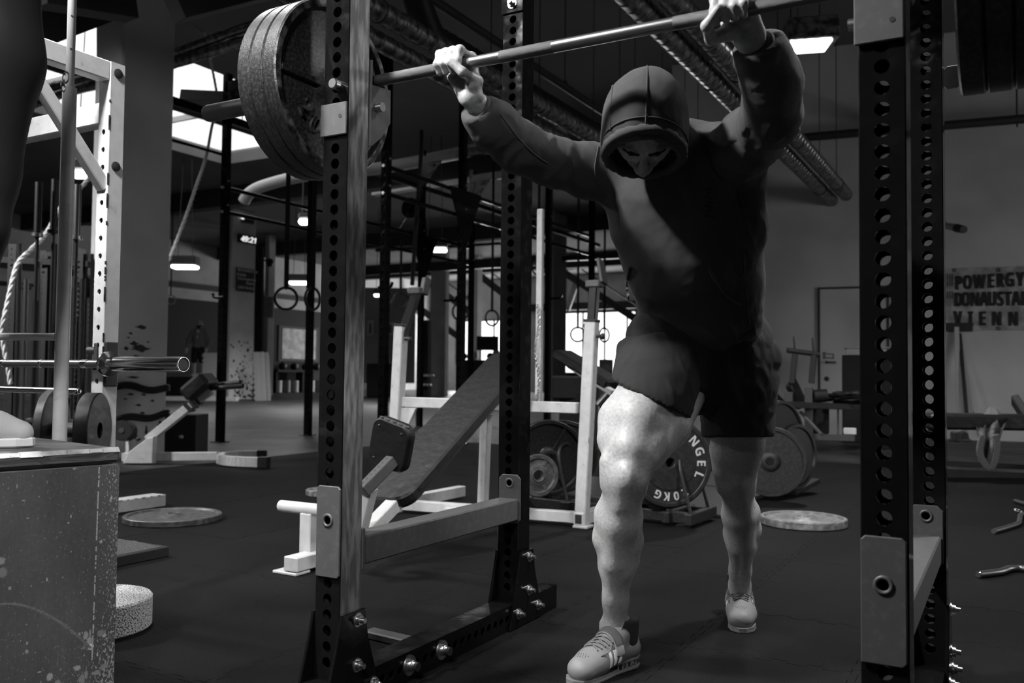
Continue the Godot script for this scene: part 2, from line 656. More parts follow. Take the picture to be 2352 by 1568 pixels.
func area(called: String, t: Transform3D, size: Vector2, energy: float) -> void:
	var l := AreaLight3D.new()
	l.name = called
	l.transform = t
	l.area_size = size
	l.light_energy = energy
	l.area_range = 60.0
	l.shadow_enabled = true
	add_child(l)
func panel_lamp(p: Vector3, w: float, d: float, energy: float, cone: float, aim: Vector3, label: String) -> void:
	var t := thing("ceiling_lamp", label, "lamp", p)
	var g := G.new()
	g.box(Transform3D(Basis(), p + Vector3(0, 0.1, 0)), Vector3(w + 0.08, 0.12, d + 0.08), 0.01)
	for s in [-1.0, 1.0]:
		g.box(Transform3D(Basis(), p + Vector3(s * (w * 0.5 + 0.03), 0.02, 0)), Vector3(0.02, 0.1, d + 0.08), 0.004)
		g.box(Transform3D(Basis(), p + Vector3(0, 0.02, s * (d * 0.5 + 0.03))), Vector3(w + 0.08, 0.1, 0.02), 0.004)
	put(g, M.dark_metal, "housing", t)
	g = G.new()
	g.box(Transform3D(Basis(), p + Vector3(0, 0.03, 0)), Vector3(w, 0.014, d), 0.003)
	put(g, M.lamp_glow, "diffuser", t)
	g = G.new()
	for s in [-1, 1]:
		g.cone(p + Vector3(s * w * 0.4, 0.1, 0), Vector3(p.x + s * w * 0.4, 5.7, p.z), 0.006, 0.006, 6)
	put(g, M.dark_metal, "suspension_wire", t)
	var l := SpotLight3D.new()
	l.name = "lamp_light"
	l.position = p - Vector3(0, 0.04, 0)
	l.basis = Basis.looking_at(aim - l.position, Vector3.RIGHT)
	l.spot_angle = cone
	l.spot_angle_attenuation = 0.85
	l.spot_range = 60.0; l.spot_attenuation = 2.0
	l.light_size = 0.18
	l.light_energy = energy
	l.shadow_enabled = true
	add_child(l)

func materials() -> void:
	mat("dark_metal", 0.02, 0.5)
	glow("lamp_glow", 0.8, 4.0)
	glow("lamp_white", 0.9, 6.0)
	glow("clock_glow", 0.9, 1.0)
	var spk := ntex(0.19, [[0.0, 0.42], [0.5, 0.5], [0.66, 0.62], [0.74, 0.95], [0.8, 1.0]], 2, 3, 1024)
	var wear := ntex(0.006, [[0.2, 0.9], [0.5, 0.96], [0.8, 1.0]], 4, 11, 512)
	for i in 3:
		var m := mat("rubber_%d" % i, [0.028, 0.026, 0.030][i], 0.72, 0.0, spk, 3.4, bump(0.11, 6.0, 3, 7, 512) if i == 0 else M.rubber_0.normal_texture, 0.7)
		m.uv1_world_triplanar = true
		m.metallic_specular = 0.2
	var f := mat("floor_far", 0.03, 0.5, 0.0, ntex(0.012, [[0.25, 0.55], [0.5, 0.75], [0.62, 0.9], [0.8, 1.0]], 5, 4, 512), 0.18, bump(0.02, 3.0, 4, 9), 0.5)
	f.uv1_world_triplanar = true
	mat("floor_base", 0.01, 0.9)
	mat("wall_white", 0.62, 0.85, 0.0, wear, 0.22).uv1_world_triplanar = true
	mat("wall_grey", 0.42, 0.85, 0.0, wear, 0.22).uv1_world_triplanar = true
	mat("wall_dark", 0.012, 0.8)
	mat("wall_band", 0.02, 0.7)
	mat("ceiling", 0.17, 0.9, 0.0, wear, 0.15).uv1_world_triplanar = true
	mat("beam", 0.05, 0.85)
	mat("duct", 0.45, 0.32, 0.85, ntex(0.03, [[0.3, 0.5], [0.6, 0.9], [0.8, 1.0]], 3, 21, 256), 1.5)
	mat("duct_pale", 0.6, 0.5)
	mat("pipe", 0.03, 0.5)
	# steel and iron
	var scr := ntex(0.02, [[0.0, 0.9], [0.66, 0.94], [0.76, 1.0]], 5, 31, 512)
	var scuff := ntex(0.012, [[0.3, 0.22], [0.55, 0.34], [0.75, 0.6]], 5, 33, 512)
	mat("rack_black", 0.006, 0.42, 0.0, scr, 2.0, bump(0.01, 1.2, 3, 35), 0.35, scuff).metallic_specular = 0.35
	mat("rack_inside", 0.01, 0.8)
	mat("rack_worn", 0.5, 0.4, 0.95, ntex(0.02, [[0.3, 0.7], [0.55, 0.88], [0.8, 1.0]], 5, 37, 512), 1.4).uv1_scale = Vector3(4.0, 0.7, 4.0)
	mat("steel_grey", 0.115, 0.45, 0.35, scr, 3.0, null, 1.0, null)
	mat("chrome", 0.75, 0.16, 1.0)
	mat("zinc", 0.6, 0.3, 1.0)
	mat("bar_steel", 0.2, 0.36, 0.9)
	mat("sleeve_dark", 0.06, 0.42, 0.6)
	var kn := mat("bar_knurl", 0.13, 0.5, 0.85, null, 1.0, bump(0.45, 5.0, 1, 41, 256), 0.8)
	kn.uv1_scale = Vector3.ONE * 12.0
	mat("iron", 0.05, 0.4, 0.35, ntex(0.05, [[0.0, 0.55], [0.55, 0.75], [0.68, 1.0]], 4, 43, 512), 3.0, bump(0.2, 3.0, 3, 45), 0.3)
	mat("iron_worn", 0.2, 0.38, 0.7, ntex(0.014, [[0.3, 0.3], [0.5, 0.6], [0.7, 1.0]], 5, 47, 512), 2.5, M.iron.normal_texture, 0.35)
	mat("iron_grey", 0.13, 0.5, 0.3, ntex(0.02, [[0.2, 0.6], [0.6, 0.85], [0.8, 1.0]], 4, 49, 512), 2.0)
	mat("iron_pale", 0.3, 0.5, 0.2, M.iron_grey.albedo_texture, 2.0)
	mat("rubber_black", 0.012, 0.55)
	mat("rubber_plate", 0.03, 0.5, 0.0, M.iron_grey.albedo_texture, 3.0)
	mat("paint_white", 0.58, 0.42, 0.0, ntex(0.02, [[0.0, 0.8], [0.22, 0.95], [0.8, 1.0]], 5, 51, 512), 1.5)
	mat("paint_cream", 0.46, 0.45, 0.0, M.paint_white.albedo_texture, 1.5)
	mat("chip", 0.02, 0.6)
	mat("vinyl", 0.009, 0.5, 0.0, null, 1.0, bump(0.06, 2.0, 3, 53, 256), 0.35)
	mat("vinyl_worn", 0.08, 0.5, 0.0, ntex(0.03, [[0.3, 0.4], [0.6, 0.9], [0.75, 1.0]], 4, 55, 256), 6.0)
	mat("rope", 0.72, 0.85)
	mat("rope_dark", 0.06, 0.85)
	mat("strap", 0.012, 0.7)
	mat("ring_wood", 0.03, 0.45)
	mat("ring_grey", 0.2, 0.5)
	mat("board_black", 0.012, 0.7)
	mat("chalk", 0.55, 0.9)
	mat("paper_white", 0.72, 0.7, 0.0, ntex(0.01, [[0.2, 0.8], [0.6, 0.95], [0.8, 1.0]], 3, 57, 256), 0.8)
	mat("print_dark", 0.02, 0.7)
	mat("mat_foam", 0.34, 0.85)
	mat("glass", 0.9, 0.05).transparency = BaseMaterial3D.TRANSPARENCY_ALPHA
	M.glass.albedo_color.a = 0.06
	# wood of the jump box: grey paint rubbed through along runs and in spots
	mat("box_paint", 0.145, 0.55, 0.0, ntex(0.008, [[0.25, 0.72], [0.55, 0.86], [0.75, 1.0]], 5, 61, 512), 1.6, bump(0.05, 1.0, 3, 62, 256), 0.25)
	mat("box_bare", 0.6, 0.6, 0.0, ntex(0.02, [[0.2, 0.6], [0.6, 0.95], [0.8, 1.0]], 4, 63, 256), 3.0)
	var grain := mat("box_grain", 0.16, 0.55, 0.0, ntex(0.006, [[0.2, 0.5], [0.45, 0.9], [0.5, 0.6], [0.7, 1.0]], 3, 65, 512), 1.6)
	grain.uv1_scale = Vector3(1.2, 9.0, 1.2)
	mat("granite", 0.75, 0.8, 0.0, ntex(0.075, [[0.0, 0.1], [0.36, 0.3], [0.46, 0.85], [0.7, 1.0]], 3, 67, 512), 4.0)
	# cloth and skin
	var weave := bump(0.3, 4.0, 2, 71, 256)
	var h := mat("hoodie", 0.055, 0.9, 0.0, null, 1.0, weave, 0.5)
	h.uv1_scale = Vector3.ONE * 9.0
	h.rim_enabled = true; h.rim = 0.1; h.rim_tint = 0.5
	var seam := mat("hoodie_seam", 0.05, 0.9)
	seam.rim_enabled = false
	mat("hoodie_print", 0.008, 0.6)
	mat("shorts", 0.028, 0.92, 0.0, ntex(0.16, [[0.25, 0.5], [0.5, 0.8], [0.7, 1.0]], 2, 73, 512), 9.0, weave, 0.6)
	var sk := mat("skin", 0.46, 0.46, 0.0, ntex(0.03, [[0.25, 0.86], [0.5, 0.95], [0.75, 1.0]], 4, 75, 512), 5.0, bump(0.09, 3.0, 3, 76, 512), 0.28)
	sk.subsurf_scatter_enabled = true; sk.subsurf_scatter_strength = 0.04
	mat("skin_nail", 0.6, 0.3)
	mat("hair", 0.012, 0.6)
	mat("beard", 0.05, 0.8)
	mat("sock", 0.015, 0.9)
	mat("shoe_upper", 0.2, 0.55, 0.0, null, 1.0, weave, 0.2)
	M.shoe_upper.uv1_scale = Vector3.ONE * 7.0
	mat("shoe_dark", 0.06, 0.6)
	mat("shoe_sole", 0.17, 0.45)
	mat("shoe_white", 0.85, 0.5)
	mat("shoe_lace", 0.16, 0.8)
	mat("leggings", 0.012, 0.75)
	mat("shirt_grey", 0.16, 0.85)
	mat("banner", 0.5, 0.7, 0.0, ntex(0.012, [[0.2, 0.7], [0.5, 0.85], [0.75, 1.0]], 4, 91, 512), 0.7)
	mat("towel", 0.2, 0.95, 0.0, ntex(0.1, [[0.2, 0.6], [0.7, 1.0]], 2, 79, 256), 5.0, bump(0.2, 5.0, 2, 78, 256), 0.7)

func slab(lo: Vector3, hi: Vector3, m: Material, called: String, parent: Node3D = null, ch := 0.0) -> MeshInstance3D:
	var g := G.new()
	g.box(Transform3D(Basis(), (lo + hi) * 0.5), hi - lo, ch)
	return struct(g, m, called, parent)

func room() -> void:
	# ---- floor: bare slab, and interlocking rubber tiles where the photograph shows the joints ----
	var x0 := -6.4; var x1 := 0.6; var z0 := -9.2; var z1 := -1.2; var s := 0.5
	var fg := G.new()
	fg.box(Transform3D(Basis(), Vector3(-12, -0.06, -16)), Vector3(36, 0.1, 50), 0.0)
	var fo := struct(fg, M.floor_base, "floor")
	var fr := G.new()
	for r in [[-30.0, x0, -41.0, 9.0], [x1, 6.0, -41.0, 9.0], [x0, x1, -41.0, z0], [x0, x1, z1, 9.0]]:
		fr.box(Transform3D(Basis(), Vector3((r[0] + r[1]) * 0.5, -0.01, (r[2] + r[3]) * 0.5)), Vector3(r[1] - r[0], 0.02, r[3] - r[2]), 0.0)
	struct(fr, M.floor_far, "floor_surface", fo)
	var outline := PackedVector2Array()
	var teeth := 5
	var edge := []   # along 0..1, out
	for i in teeth:
		var a := (i + 0.5) / teeth
		edge.append_array([Vector2(a - 0.05, 0), Vector2(a - 0.056, 0.02), Vector2(a + 0.056, 0.02), Vector2(a + 0.05, 0)])
	var gap := 0.0009
	var add := func(q: Vector2) -> void: outline.append(q)
	add.call(Vector2(gap, gap))
	for e in edge: add.call(Vector2(e.x * s, e.y + gap))
	add.call(Vector2(s - gap, gap))
	for e in edge: add.call(Vector2(s - gap + e.y, e.x * s))
	add.call(Vector2(s - gap, s - gap))
	var rev := edge.duplicate(); rev.reverse()
	for e in rev: add.call(Vector2(e.x * s, s - gap + e.y))
	add.call(Vector2(gap, s - gap))
	for e in rev: add.call(Vector2(gap + e.y, e.x * s))
	var tg := G.new()
	tg.prism(outline, Transform3D(Basis(Vector3.RIGHT, Vector3.BACK, Vector3.UP), Vector3(0, -0.012, 0)), 0.012, 0.0012)
	var tm := tg.mesh(null)
	var rng := RandomNumberGenerator.new()
	rng.seed = 5
	var nx := int(round((x1 - x0) / s)); var nz := int(round((z1 - z0) / s))
	for i in nx:
		for j in nz:
			var o := MeshInstance3D.new()
			o.mesh = tm
			o.name = "rubber_tile"
			o.material_override = M["rubber_%d" % rng.randi_range(0, 2)]
			fo.add_child(o, true)
			o.position = Vector3(x0 + i * s, rng.randf_range(-0.0008, 0.0), z0 + j * s)
	# ---- ceiling with the roof light opening ----
	var cy := 5.7
	var k := [-16.0, -11.2, -14.6, -4.1]
	var cg := G.new()
	for r in [[-30.0, k[0], -41.0, 9.0], [k[1], 6.0, -41.0, 9.0], [k[0], k[1], -41.0, k[2]], [k[0], k[1], k[3], 9.0]]:
		cg.box(Transform3D(Basis(), Vector3((r[0] + r[1]) * 0.5, cy + 0.15, (r[2] + r[3]) * 0.5)), Vector3(r[1] - r[0], 0.3, r[3] - r[2]), 0.0)
	var ce := struct(cg, M.ceiling, "ceiling")
	# roof light: frame bars and an open flap
	var wf := G.new()
	for z in [-12.0, -9.4, -6.7]:
		wf.box(Transform3D(Basis(), Vector3((k[0] + k[1]) * 0.5, cy + 0.2, z)), Vector3(k[1] - k[0], 0.12, 0.05), 0.005)
	var w1 := struct(wf, M.wall_white, "window_1")
	wf = G.new()
	wf.box(Transform3D(Basis(), Vector3((k[0] + k[1]) * 0.5, cy + 0.25, (k[2] + k[3]) * 0.5)), Vector3(k[1] - k[0], 0.01, k[3] - k[2]), 0.0)
	struct(wf, M.glass, "pane", w1)
	# beams under the ceiling
	var bg := G.new()
	for z in [-16.6, -24.5, -32.5]:
		bg.box(Transform3D(Basis(), Vector3(-12, 5.45, z)), Vector3(35.9, 0.5, 0.35), 0.01)
	struct(bg, M.beam, "trim_1", ce)
	# ---- walls ----
	slab(Vector3(-30.3, 0, -41), Vector3(-30.0, 5.7, 9), M.wall_grey, "wall_outer_left")
	var wr := slab(Vector3(5.7, 0, -41), Vector3(6.0, 0.95, 9), M.wall_grey, "wall_right")
	slab(Vector3(5.7, 2.85, -41), Vector3(6.0, 5.7, 9), M.wall_grey, "wall_panel", wr)
	slab(Vector3(5.7, 0.95, -41), Vector3(6.0, 2.85, -10.5), M.wall_grey, "wall_panel", wr)
	slab(Vector3(5.7, 0.95, -6.7), Vector3(6.0, 2.85, 9), M.wall_grey, "wall_panel", wr)
	var rw := slab(Vector3(5.8, 0.95, -8.65), Vector3(5.9, 2.85, -8.55), M.beam, "window_7")
	slab(Vector3(5.84, 0.95, -10.5), Vector3(5.85, 2.85, -6.7), M.glass, "pane", rw)
	slab(Vector3(-30, 0, 8.7), Vector3(6, 5.7, 9), M.wall_grey, "wall_behind")
	# left wall of the hall, pale above a dark lower part, with a dark rail
	var lw := slab(Vector3(-27.3, 0, -41), Vector3(-27.0, 5.7, 9), M.wall_white, "wall_left")
	slab(Vector3(-27.0, 0.0, -36), Vector3(-26.96, 3.55, 0), M.wall_dark, "wall_lining", lw)
	slab(Vector3(-27.0, 3.95, -41), Vector3(-26.9, 4.15, 0), M.wall_band, "trim_rail", lw)
	# right-hand rear wall, turned a little against the rack
	var wu := Vector3(0.9903, 0, -0.139)
	var wo := Vector3(-2.19, 0, -13.46)
	var wn := Vector3(0.139, 0, 0.9903)
	var rb := Basis(wu, Vector3.UP, wn)
	var rg := G.new()
	rg.box(Transform3D(rb, wo + wu * 2.8 - wn * 0.15 + Vector3(0, 2.85, 0)), Vector3(10.4, 5.7, 0.3), 0.0)
	struct(rg, M.wall_white, "wall_rear")
	rg = G.new()
	rg.box(Transform3D(rb, wo + wu * 4.9 + wn * 0.012 + Vector3(0, 2.76, 0)), Vector3(3.8, 0.16, 0.02), 0.003)
	struct(rg, M.wall_grey, "trim_2")
	# door in it
	var da := onx_wall(1883, 664, wo, wn)
	var dx := (da - wo).dot(wu)
	var dh := da.y
	rg = G.new()
	rg.box(Transform3D(rb, wo + wu * (dx + 0.45) + wn * 0.012 + Vector3(0, dh * 0.5, 0)), Vector3(0.9, dh, 0.024), 0.004)
	var dr := struct(rg, M.wall_white, "door_1")
	rg = G.new()
	for e in [[0.0, dh * 0.5, 0.03, dh], [0.93, dh * 0.5, 0.03, dh], [0.465, dh + 0.01, 0.96, 0.03]]:
		rg.box(Transform3D(rb, wo + wu * (dx - 0.015 + e[0]) + wn * 0.02 + Vector3(0, e[1], 0)), Vector3(e[2], e[3], 0.04), 0.004)
	struct(rg, M.beam, "door_frame", dr)
	rg = G.new()
	var hp := wo + wu * (dx + 0.09) + Vector3(0, 1.06, 0)
	rg.cone(hp + wn * 0.02, hp + wn * 0.07, 0.02, 0.02, 10)
	rg.bar(hp + wn * 0.06, hp + wn * 0.06 + wu * 0.13, 0.02, 0.02)
	rg.cone(hp + wn * 0.02 - Vector3(0, 0.24, 0), hp + wn * 0.035 - Vector3(0, 0.24, 0), 0.035, 0.035, 14)
	struct(rg, M.dark_metal, "door_handle", dr)

func onx_wall(x: float, y: float, o: Vector3, n: Vector3) -> Vector3:
	var r := ray(x, y)
	return EYE + r * ((o - EYE).dot(n) / r.dot(n))

func hexbolt(g: G, p: Vector3, out: Vector3, r := 0.012, len_ := 0.016) -> void:
	g.cone(p, p + out * 0.003, r * 1.45, r * 1.45, 18)
	g.cone(p + out * 0.003, p + out * len_ * 0.75, r * 1.12, r * 1.05, 6)
	g.cone(p + out * len_ * 0.75, p + out * (len_ + 0.008), r * 0.62, r * 0.55, 12)

func rack() -> void:
	var t := thing("power_rack", "black steel power rack with rows of round holes, around the hooded person", "rack", Vector3(-0.83, 0, -2.2))
	var pitch := 0.0386
	var hs := []
	var y := 0.587 - 12 * pitch
	while y < 2.35:
		hs.append(y); y += pitch
	var k := 0
	for p in [Vector3(-1.47, 0, -1.735), Vector3(-1.475, 0, -2.642), Vector3(-0.196, 0, -1.737), Vector3(-0.19, 0, -2.642)]:
		var g := G.new()
		var h := 2.42
		g.holed(Transform3D(Basis(), p + Vector3(0, 0, 0.04)), 0.076, h, 0.005, hs, 0.0135, pitch)
		g.holed(Transform3D(Basis(Vector3.UP, PI), p + Vector3(0, 0, -0.04)), 0.076, h, 0.005, hs, 0.0135, pitch)
		for sx in [-1.0, 1.0]:
			var worn: bool = k == 0 and sx > 0
			if not worn:
				g.quad(p + Vector3(sx * 0.04, 0, -0.038), p + Vector3(sx * 0.04, h, -0.038), p + Vector3(sx * 0.04, h, 0.038), p + Vector3(sx * 0.04, 0, 0.038), Vector3(sx, 0, 0))
			g.quad(p + Vector3(sx * 0.035, 0, -0.035), p + Vector3(sx * 0.035, h, -0.035), p + Vector3(sx * 0.035, h, 0.035), p + Vector3(sx * 0.035, 0, 0.035), Vector3(-sx, 0, 0))
			for sz in [-1.0, 1.0]:
				g.quad(p + Vector3(sx * 0.038, 0, sz * 0.04), p + Vector3(sx * 0.038, h, sz * 0.04), p + Vector3(sx * 0.04, h, sz * 0.038), p + Vector3(sx * 0.04, 0, sz * 0.038), Vector3(sx, 0, sz))
		g.quad(p + Vector3(-0.04, h, -0.04), p + Vector3(0.04, h, -0.04), p + Vector3(0.04, h, 0.04), p + Vector3(-0.04, h, 0.04), Vector3.UP)
		var po := put(g, M.rack_black, "post", t)
		if k == 0:
			g = G.new()
			g.quad(p + Vector3(0.04, 0, -0.038), p + Vector3(0.04, h, -0.038), p + Vector3(0.04, h, 0.038), p + Vector3(0.04, 0, 0.038), Vector3.RIGHT)
			var wm := put(g, M.rack_worn, "worn_side", po)
			wm.set_meta("label", "bare rubbed steel side")
		k += 1
	# floor beams, foot gussets, bolts and band pegs, a set on each side
	for side in [0, 1]:
		var xc := -1.47 if side == 0 else -0.193
		var g := G.new()
		var z0 := -1.63
		var l := 1.254
		var holes := []
		var a := 0.24
		while a < 0.9:
			holes.append(a); a += pitch
		for sx in [-1.0, 1.0]:
			# the side wall stands in the y-z plane: along -z, across y
			var b := Basis(Vector3(0, sx, 0), Vector3(0, 0, -1), Vector3(sx, 0, 0)) if sx > 0 else Basis(Vector3(0, 1, 0), Vector3(0, 0, -1), Vector3(-1, 0, 0))
			g.holed(Transform3D(b, Vector3(xc + sx * 0.04, 0.04, z0)), 0.078, l, 0.005, holes, 0.0125, pitch)
		for yy in [0.001, 0.08]:
			g.quad(Vector3(xc - 0.04, yy, z0), Vector3(xc + 0.04, yy, z0), Vector3(xc + 0.04, yy, z0 - l), Vector3(xc - 0.04, yy, z0 - l), Vector3.UP if yy > 0.01 else Vector3.DOWN)
		for e in [0.0, l]:
			g.quad(Vector3(xc - 0.04, 0.001, z0 - e), Vector3(xc + 0.04, 0.001, z0 - e), Vector3(xc + 0.04, 0.08, z0 - e), Vector3(xc - 0.04, 0.08, z0 - e), Vector3(0, 0, 1 if e == 0.0 else -1))
		put(g, M.rack_black, "floor_beam", t)
		for zc in [-1.738, -2.64]:
			for sx in [-1.0, 1.0]:
				g = G.new()
				var poly := PackedVector2Array([Vector2(0.044, 0.244), Vector2(-0.044, 0.244), Vector2(-0.058, 0.17), Vector2(-0.118, 0.002), Vector2(0.112, 0.002), Vector2(0.062, 0.17)])
				var xb: float = xc + sx * 0.041
				g.prism(poly, Transform3D(Basis(Vector3(0, 0, 1), Vector3.UP, Vector3(-1, 0, 0)), Vector3(xb + (0.009 if sx > 0 else 0.0), 0, zc)), 0.009, 0.0015)
				put(g, M.rack_black, "gusset_plate", t)
				for q in [[-0.013, 0.222], [-0.013, 0.111], [-0.08, 0.047], [0.058, 0.047]]:
					g = G.new()
					hexbolt(g, Vector3(xb + sx * 0.009, q[1], zc + q[0]), Vector3(sx, 0, 0))
					put(g, M.zinc, "bolt", t)
		for z in [-1.987, -2.144]:
			g = G.new()
			var c := Vector3(xc + 0.04, 0.043, z)
			g.lathe(Transform3D(Basis(Vector3.UP, Vector3.RIGHT, Vector3.BACK), c), [Vector2(0, 0.004), Vector2(0.027, 0.004), Vector2(0.028, 0.0), Vector2(0.0, 0.0)], 28)
			var ws := put(g, M.zinc, "washer", t)
			g = G.new()
			g.lathe(Transform3D(Basis(Vector3.UP, Vector3.RIGHT, Vector3.BACK), c), [Vector2(0.016, 0.004), Vector2(0.015, 0.012), Vector2(0.0125, 0.013), Vector2(0.0125, 0.024)], 20)
			put(g, M.zinc, "band_peg", ws)
			g = G.new()
			g.cone(c + Vector3(0.022, 0, 0), c + Vector3(0.03, 0, 0), 0.0128, 0.0122, 18)
			put(g, M.rubber_black, "end_cap", ws)
	# cross pieces over the posts (above the frame), and the bracket with its bolt on the rear left post
	for z in [-1.735, -2.642]:
		var g := G.new()
		g.bar(Vector3(-1.43, 2.36, z), Vector3(-0.236, 2.36, z), 0.08, 0.08)
		put(g, M.rack_black, "crossmember", t)
	for x in [-1.472, -0.193]:
		var g := G.new()
		g.bar(Vector3(x, 2.36, -1.777), Vector3(x, 2.36, -2.6), 0.08, 0.08)
		put(g, M.rack_black, "crossmember", t)
	var g2 := G.new()
	g2.box(Transform3D(Basis(), Vector3(-1.475, 2.2, -2.598)), Vector3(0.086, 0.25, 0.007), 0.002)
	put(g2, M.rack_black, "bracket_plate", t)
	g2 = G.new()
	hexbolt(g2, Vector3(-1.474, 2.105, -2.594), Vector3.BACK)
	put(g2, M.zinc, "bolt", t)
	# flat steel bar on the floor from the left beam
	g2 = G.new()
	g2.bar(fl(846, 1452, 0.012), fl(940, 1474, 0.012), 0.05, 0.024)
	put(g2, M.steel_grey, "floor_strut", t)
	# octagon plate with a hole on the rear right post
	g2 = G.new()
	var oc := PackedVector2Array()
	for i in 8:
		var an := TAU * (i + 0.5) / 8
		oc.append(Vector2(cos(an), sin(an)) * 0.034)
	g2.prism(oc, Transform3D(Basis(), onz(2187, 178, -2.70)), 0.006, 0.001)
	put(g2, M.paint_white, "hanger_plate", t)
	# ---- safety bars, hooked into both posts of a side ----
	for side in [0, 1]:
		var xc := -1.466 if side == 0 else -0.197
		var s := thing("safety_bar", "grey steel safety bar low between the left rack posts, scratched on top" if side == 0 else "grey steel safety bar low between the right rack posts, mostly behind the near black post", "safety bar", Vector3(xc, 0.35, -2.2))
		var g := G.new()
		g.box(Transform3D(Basis(), Vector3(xc, 0.386, -2.187)), Vector3(0.072, 0.072, 0.81), 0.004)
		put(g, M.steel_grey, "beam", s)
		for e in [0, 1]:
			g = G.new()
			var yl := 0.333 if e == 0 else 0.338
			var yh := 0.556 if e == 0 else 0.5
			var w := 0.075 if e == 0 else 0.082
			var c := 0.007 if e == 0 else 0.013
			var pl := PackedVector2Array([Vector2(-w / 2, yl), Vector2(w / 2 - c, yl), Vector2(w / 2, yl + c), Vector2(w / 2, yh - c), Vector2(w / 2 - c, yh), Vector2(-w / 2 + c, yh), Vector2(-w / 2, yh - c)])
			g.prism(pl, Transform3D(Basis(), Vector3(xc, 0, -1.694 if e == 0 else -2.601)), 0.007, 0.0015)
			var ep := put(g, M.steel_grey, "end_plate", s)
			g = G.new()
			var hc := Vector3(xc, 0.472 if e == 0 else 0.472, -1.687 if e == 0 else -2.594)
			g.ring(hc, Vector3.BACK, 0.0135, 0.004, 20, 8)
			g.cone(hc - Vector3(0, 0, 0.012), hc, 0.0125, 0.0125, 18)
			put(g, M.steel_grey, "weld_ring", ep)
		g = G.new()
		g.box(Transform3D(Basis(), Vector3(xc, 0.39, -1.782)), Vector3(0.076, 0.105, 0.012), 0.002)
		put(g, M.steel_grey, "hook_plate", s)
	# ---- J hooks that carry the barbell ----
	for side in [0, 1]:
		var m := 1.0 if side == 0 else -1.0     # the long cheek lies on the inner side of the post
		var xc := -1.472 if side == 0 else -0.2
		var j := thing("bar_hook", "grey steel bar hook on near left rack post, under the loaded end of the barbell" if side == 0 else "grey steel bar hook at the top of the near right rack post", "bar hook", Vector3(xc, 1.5, -1.74))
		var g := G.new()
		g.box(Transform3D(Basis(), Vector3(xc, 1.4695 if side == 0 else 1.52, -1.690)), Vector3(0.084, 0.082 if side == 0 else 0.16, 0.007), 0.002)
		var fp := put(g, M.steel_grey, "face_plate", j)
		g = G.new()
		g.cone(Vector3(xc + 0.023, 1.476, -1.687), Vector3(xc + 0.023, 1.476, -1.6855), 0.005, 0.005, 12)
		put(g, M.rubber_black, "hole", fp)
		g = G.new()
		var cheek := PackedVector2Array([Vector2(-1.777, 1.42), Vector2(-1.785, 1.42), Vector2(-1.825, 1.452), Vector2(-1.86, 1.497), Vector2(-1.86, 1.585), Vector2(-1.777, 1.578)])
		g.box(Transform3D(Basis(), Vector3(xc + m * 0.003, 1.53, -1.7805)), Vector3(0.088, 0.225, 0.006), 0.001)
		put(g, M.steel_grey, "rear_plate", j)
		g = G.new()
		g.prism(cheek, Transform3D(Basis(Vector3(0, 0, 1), Vector3.UP, Vector3(-1, 0, 0)), Vector3(xc + m * 0.0435 + 0.004, 0, 0)), 0.007, 0.001)
		put(g, M.steel_grey, "cheek_plate", j)
		g = G.new()
		g.box(Transform3D(Basis(), Vector3(xc - m * 0.004, 1.571, -1.822)), Vector3(0.084, 0.02, 0.07), 0.004)
		put(g, M.steel_grey, "saddle", j)
		g = G.new()
		g.box(Transform3D(Basis(), Vector3(xc - m * 0.004, 1.595, -1.852)), Vector3(0.08, 0.07, 0.012), 0.003)
		put(g, M.steel_grey, "lip", j)
		g = G.new()
		g.cone(Vector3(xc + m * 0.014, 1.553, -1.78), Vector3(xc + m * 0.014, 1.553, -1.668), 0.0132, 0.0132, 20)
		g.cone(Vector3(xc + m * 0.014, 1.553, -1.668), Vector3(xc + m * 0.014, 1.553, -1.665), 0.0132, 0.0115, 20)
		put(g, M.zinc, "pin", j)
		g = G.new()
		g.cone(Vector3(xc + m * 0.05, 1.522, -1.80), Vector3(xc + m * 0.068, 1.522, -1.80), 0.012, 0.012, 18)
		put(g, M.zinc, "bolt", j)

func iron_plate(called: String, label: String, o: Vector3, ax: Vector3, r: float, w: float, m: Material, group := "", ribs := 3, hub := true) -> Node3D:
	# o: middle of the face that «ax» looks out of
	var t := thing(called, label, "weight plate", o - ax * w - Vector3(0, r if absf(ax.y) < 0.5 else 0.0, 0), group)
	var y := ax.normalized()
	var x := Vector3.UP.cross(y).normalized() if absf(y.y) < 0.9 else Vector3.RIGHT
	var b := Basis(x, y, x.cross(y))
	var g := G.new()
	var tt := Transform3D(b, o)
	var dp := w * 0.28
	g.lathe(tt, [Vector2(0.026, -w), Vector2(r * 0.9, -w), Vector2(r - 0.004, -w), Vector2(r, -w + 0.004), Vector2(r, -0.004), Vector2(r - 0.004, 0), Vector2(r - 0.022, 0), Vector2(r - 0.03, -dp), Vector2(0.07, -dp), Vector2(0.058, -0.004), Vector2(0.045, 0.001), Vector2(0.028, 0.001), Vector2(0.026, -0.002), Vector2(0.026, -w)], 72)
	put(g, m, "disc", t)
	for i in ribs:
		var a := TAU * i / ribs
		var d := -(b.x * cos(a) + b.z * sin(a))
		g = G.new()
		g.bar(o + d * 0.06 - y * dp * 0.62, o + d * (r - 0.026) - y * dp * 0.62, 0.02, dp * 0.9, y, 0.003)
		put(g, m, "rib", t)
	if hub:
		g = G.new()
		g.ring(o + y * 0.0, y, 0.033, 0.006, 28, 8)
		put(g, m, "hub_ring", t)
	return t

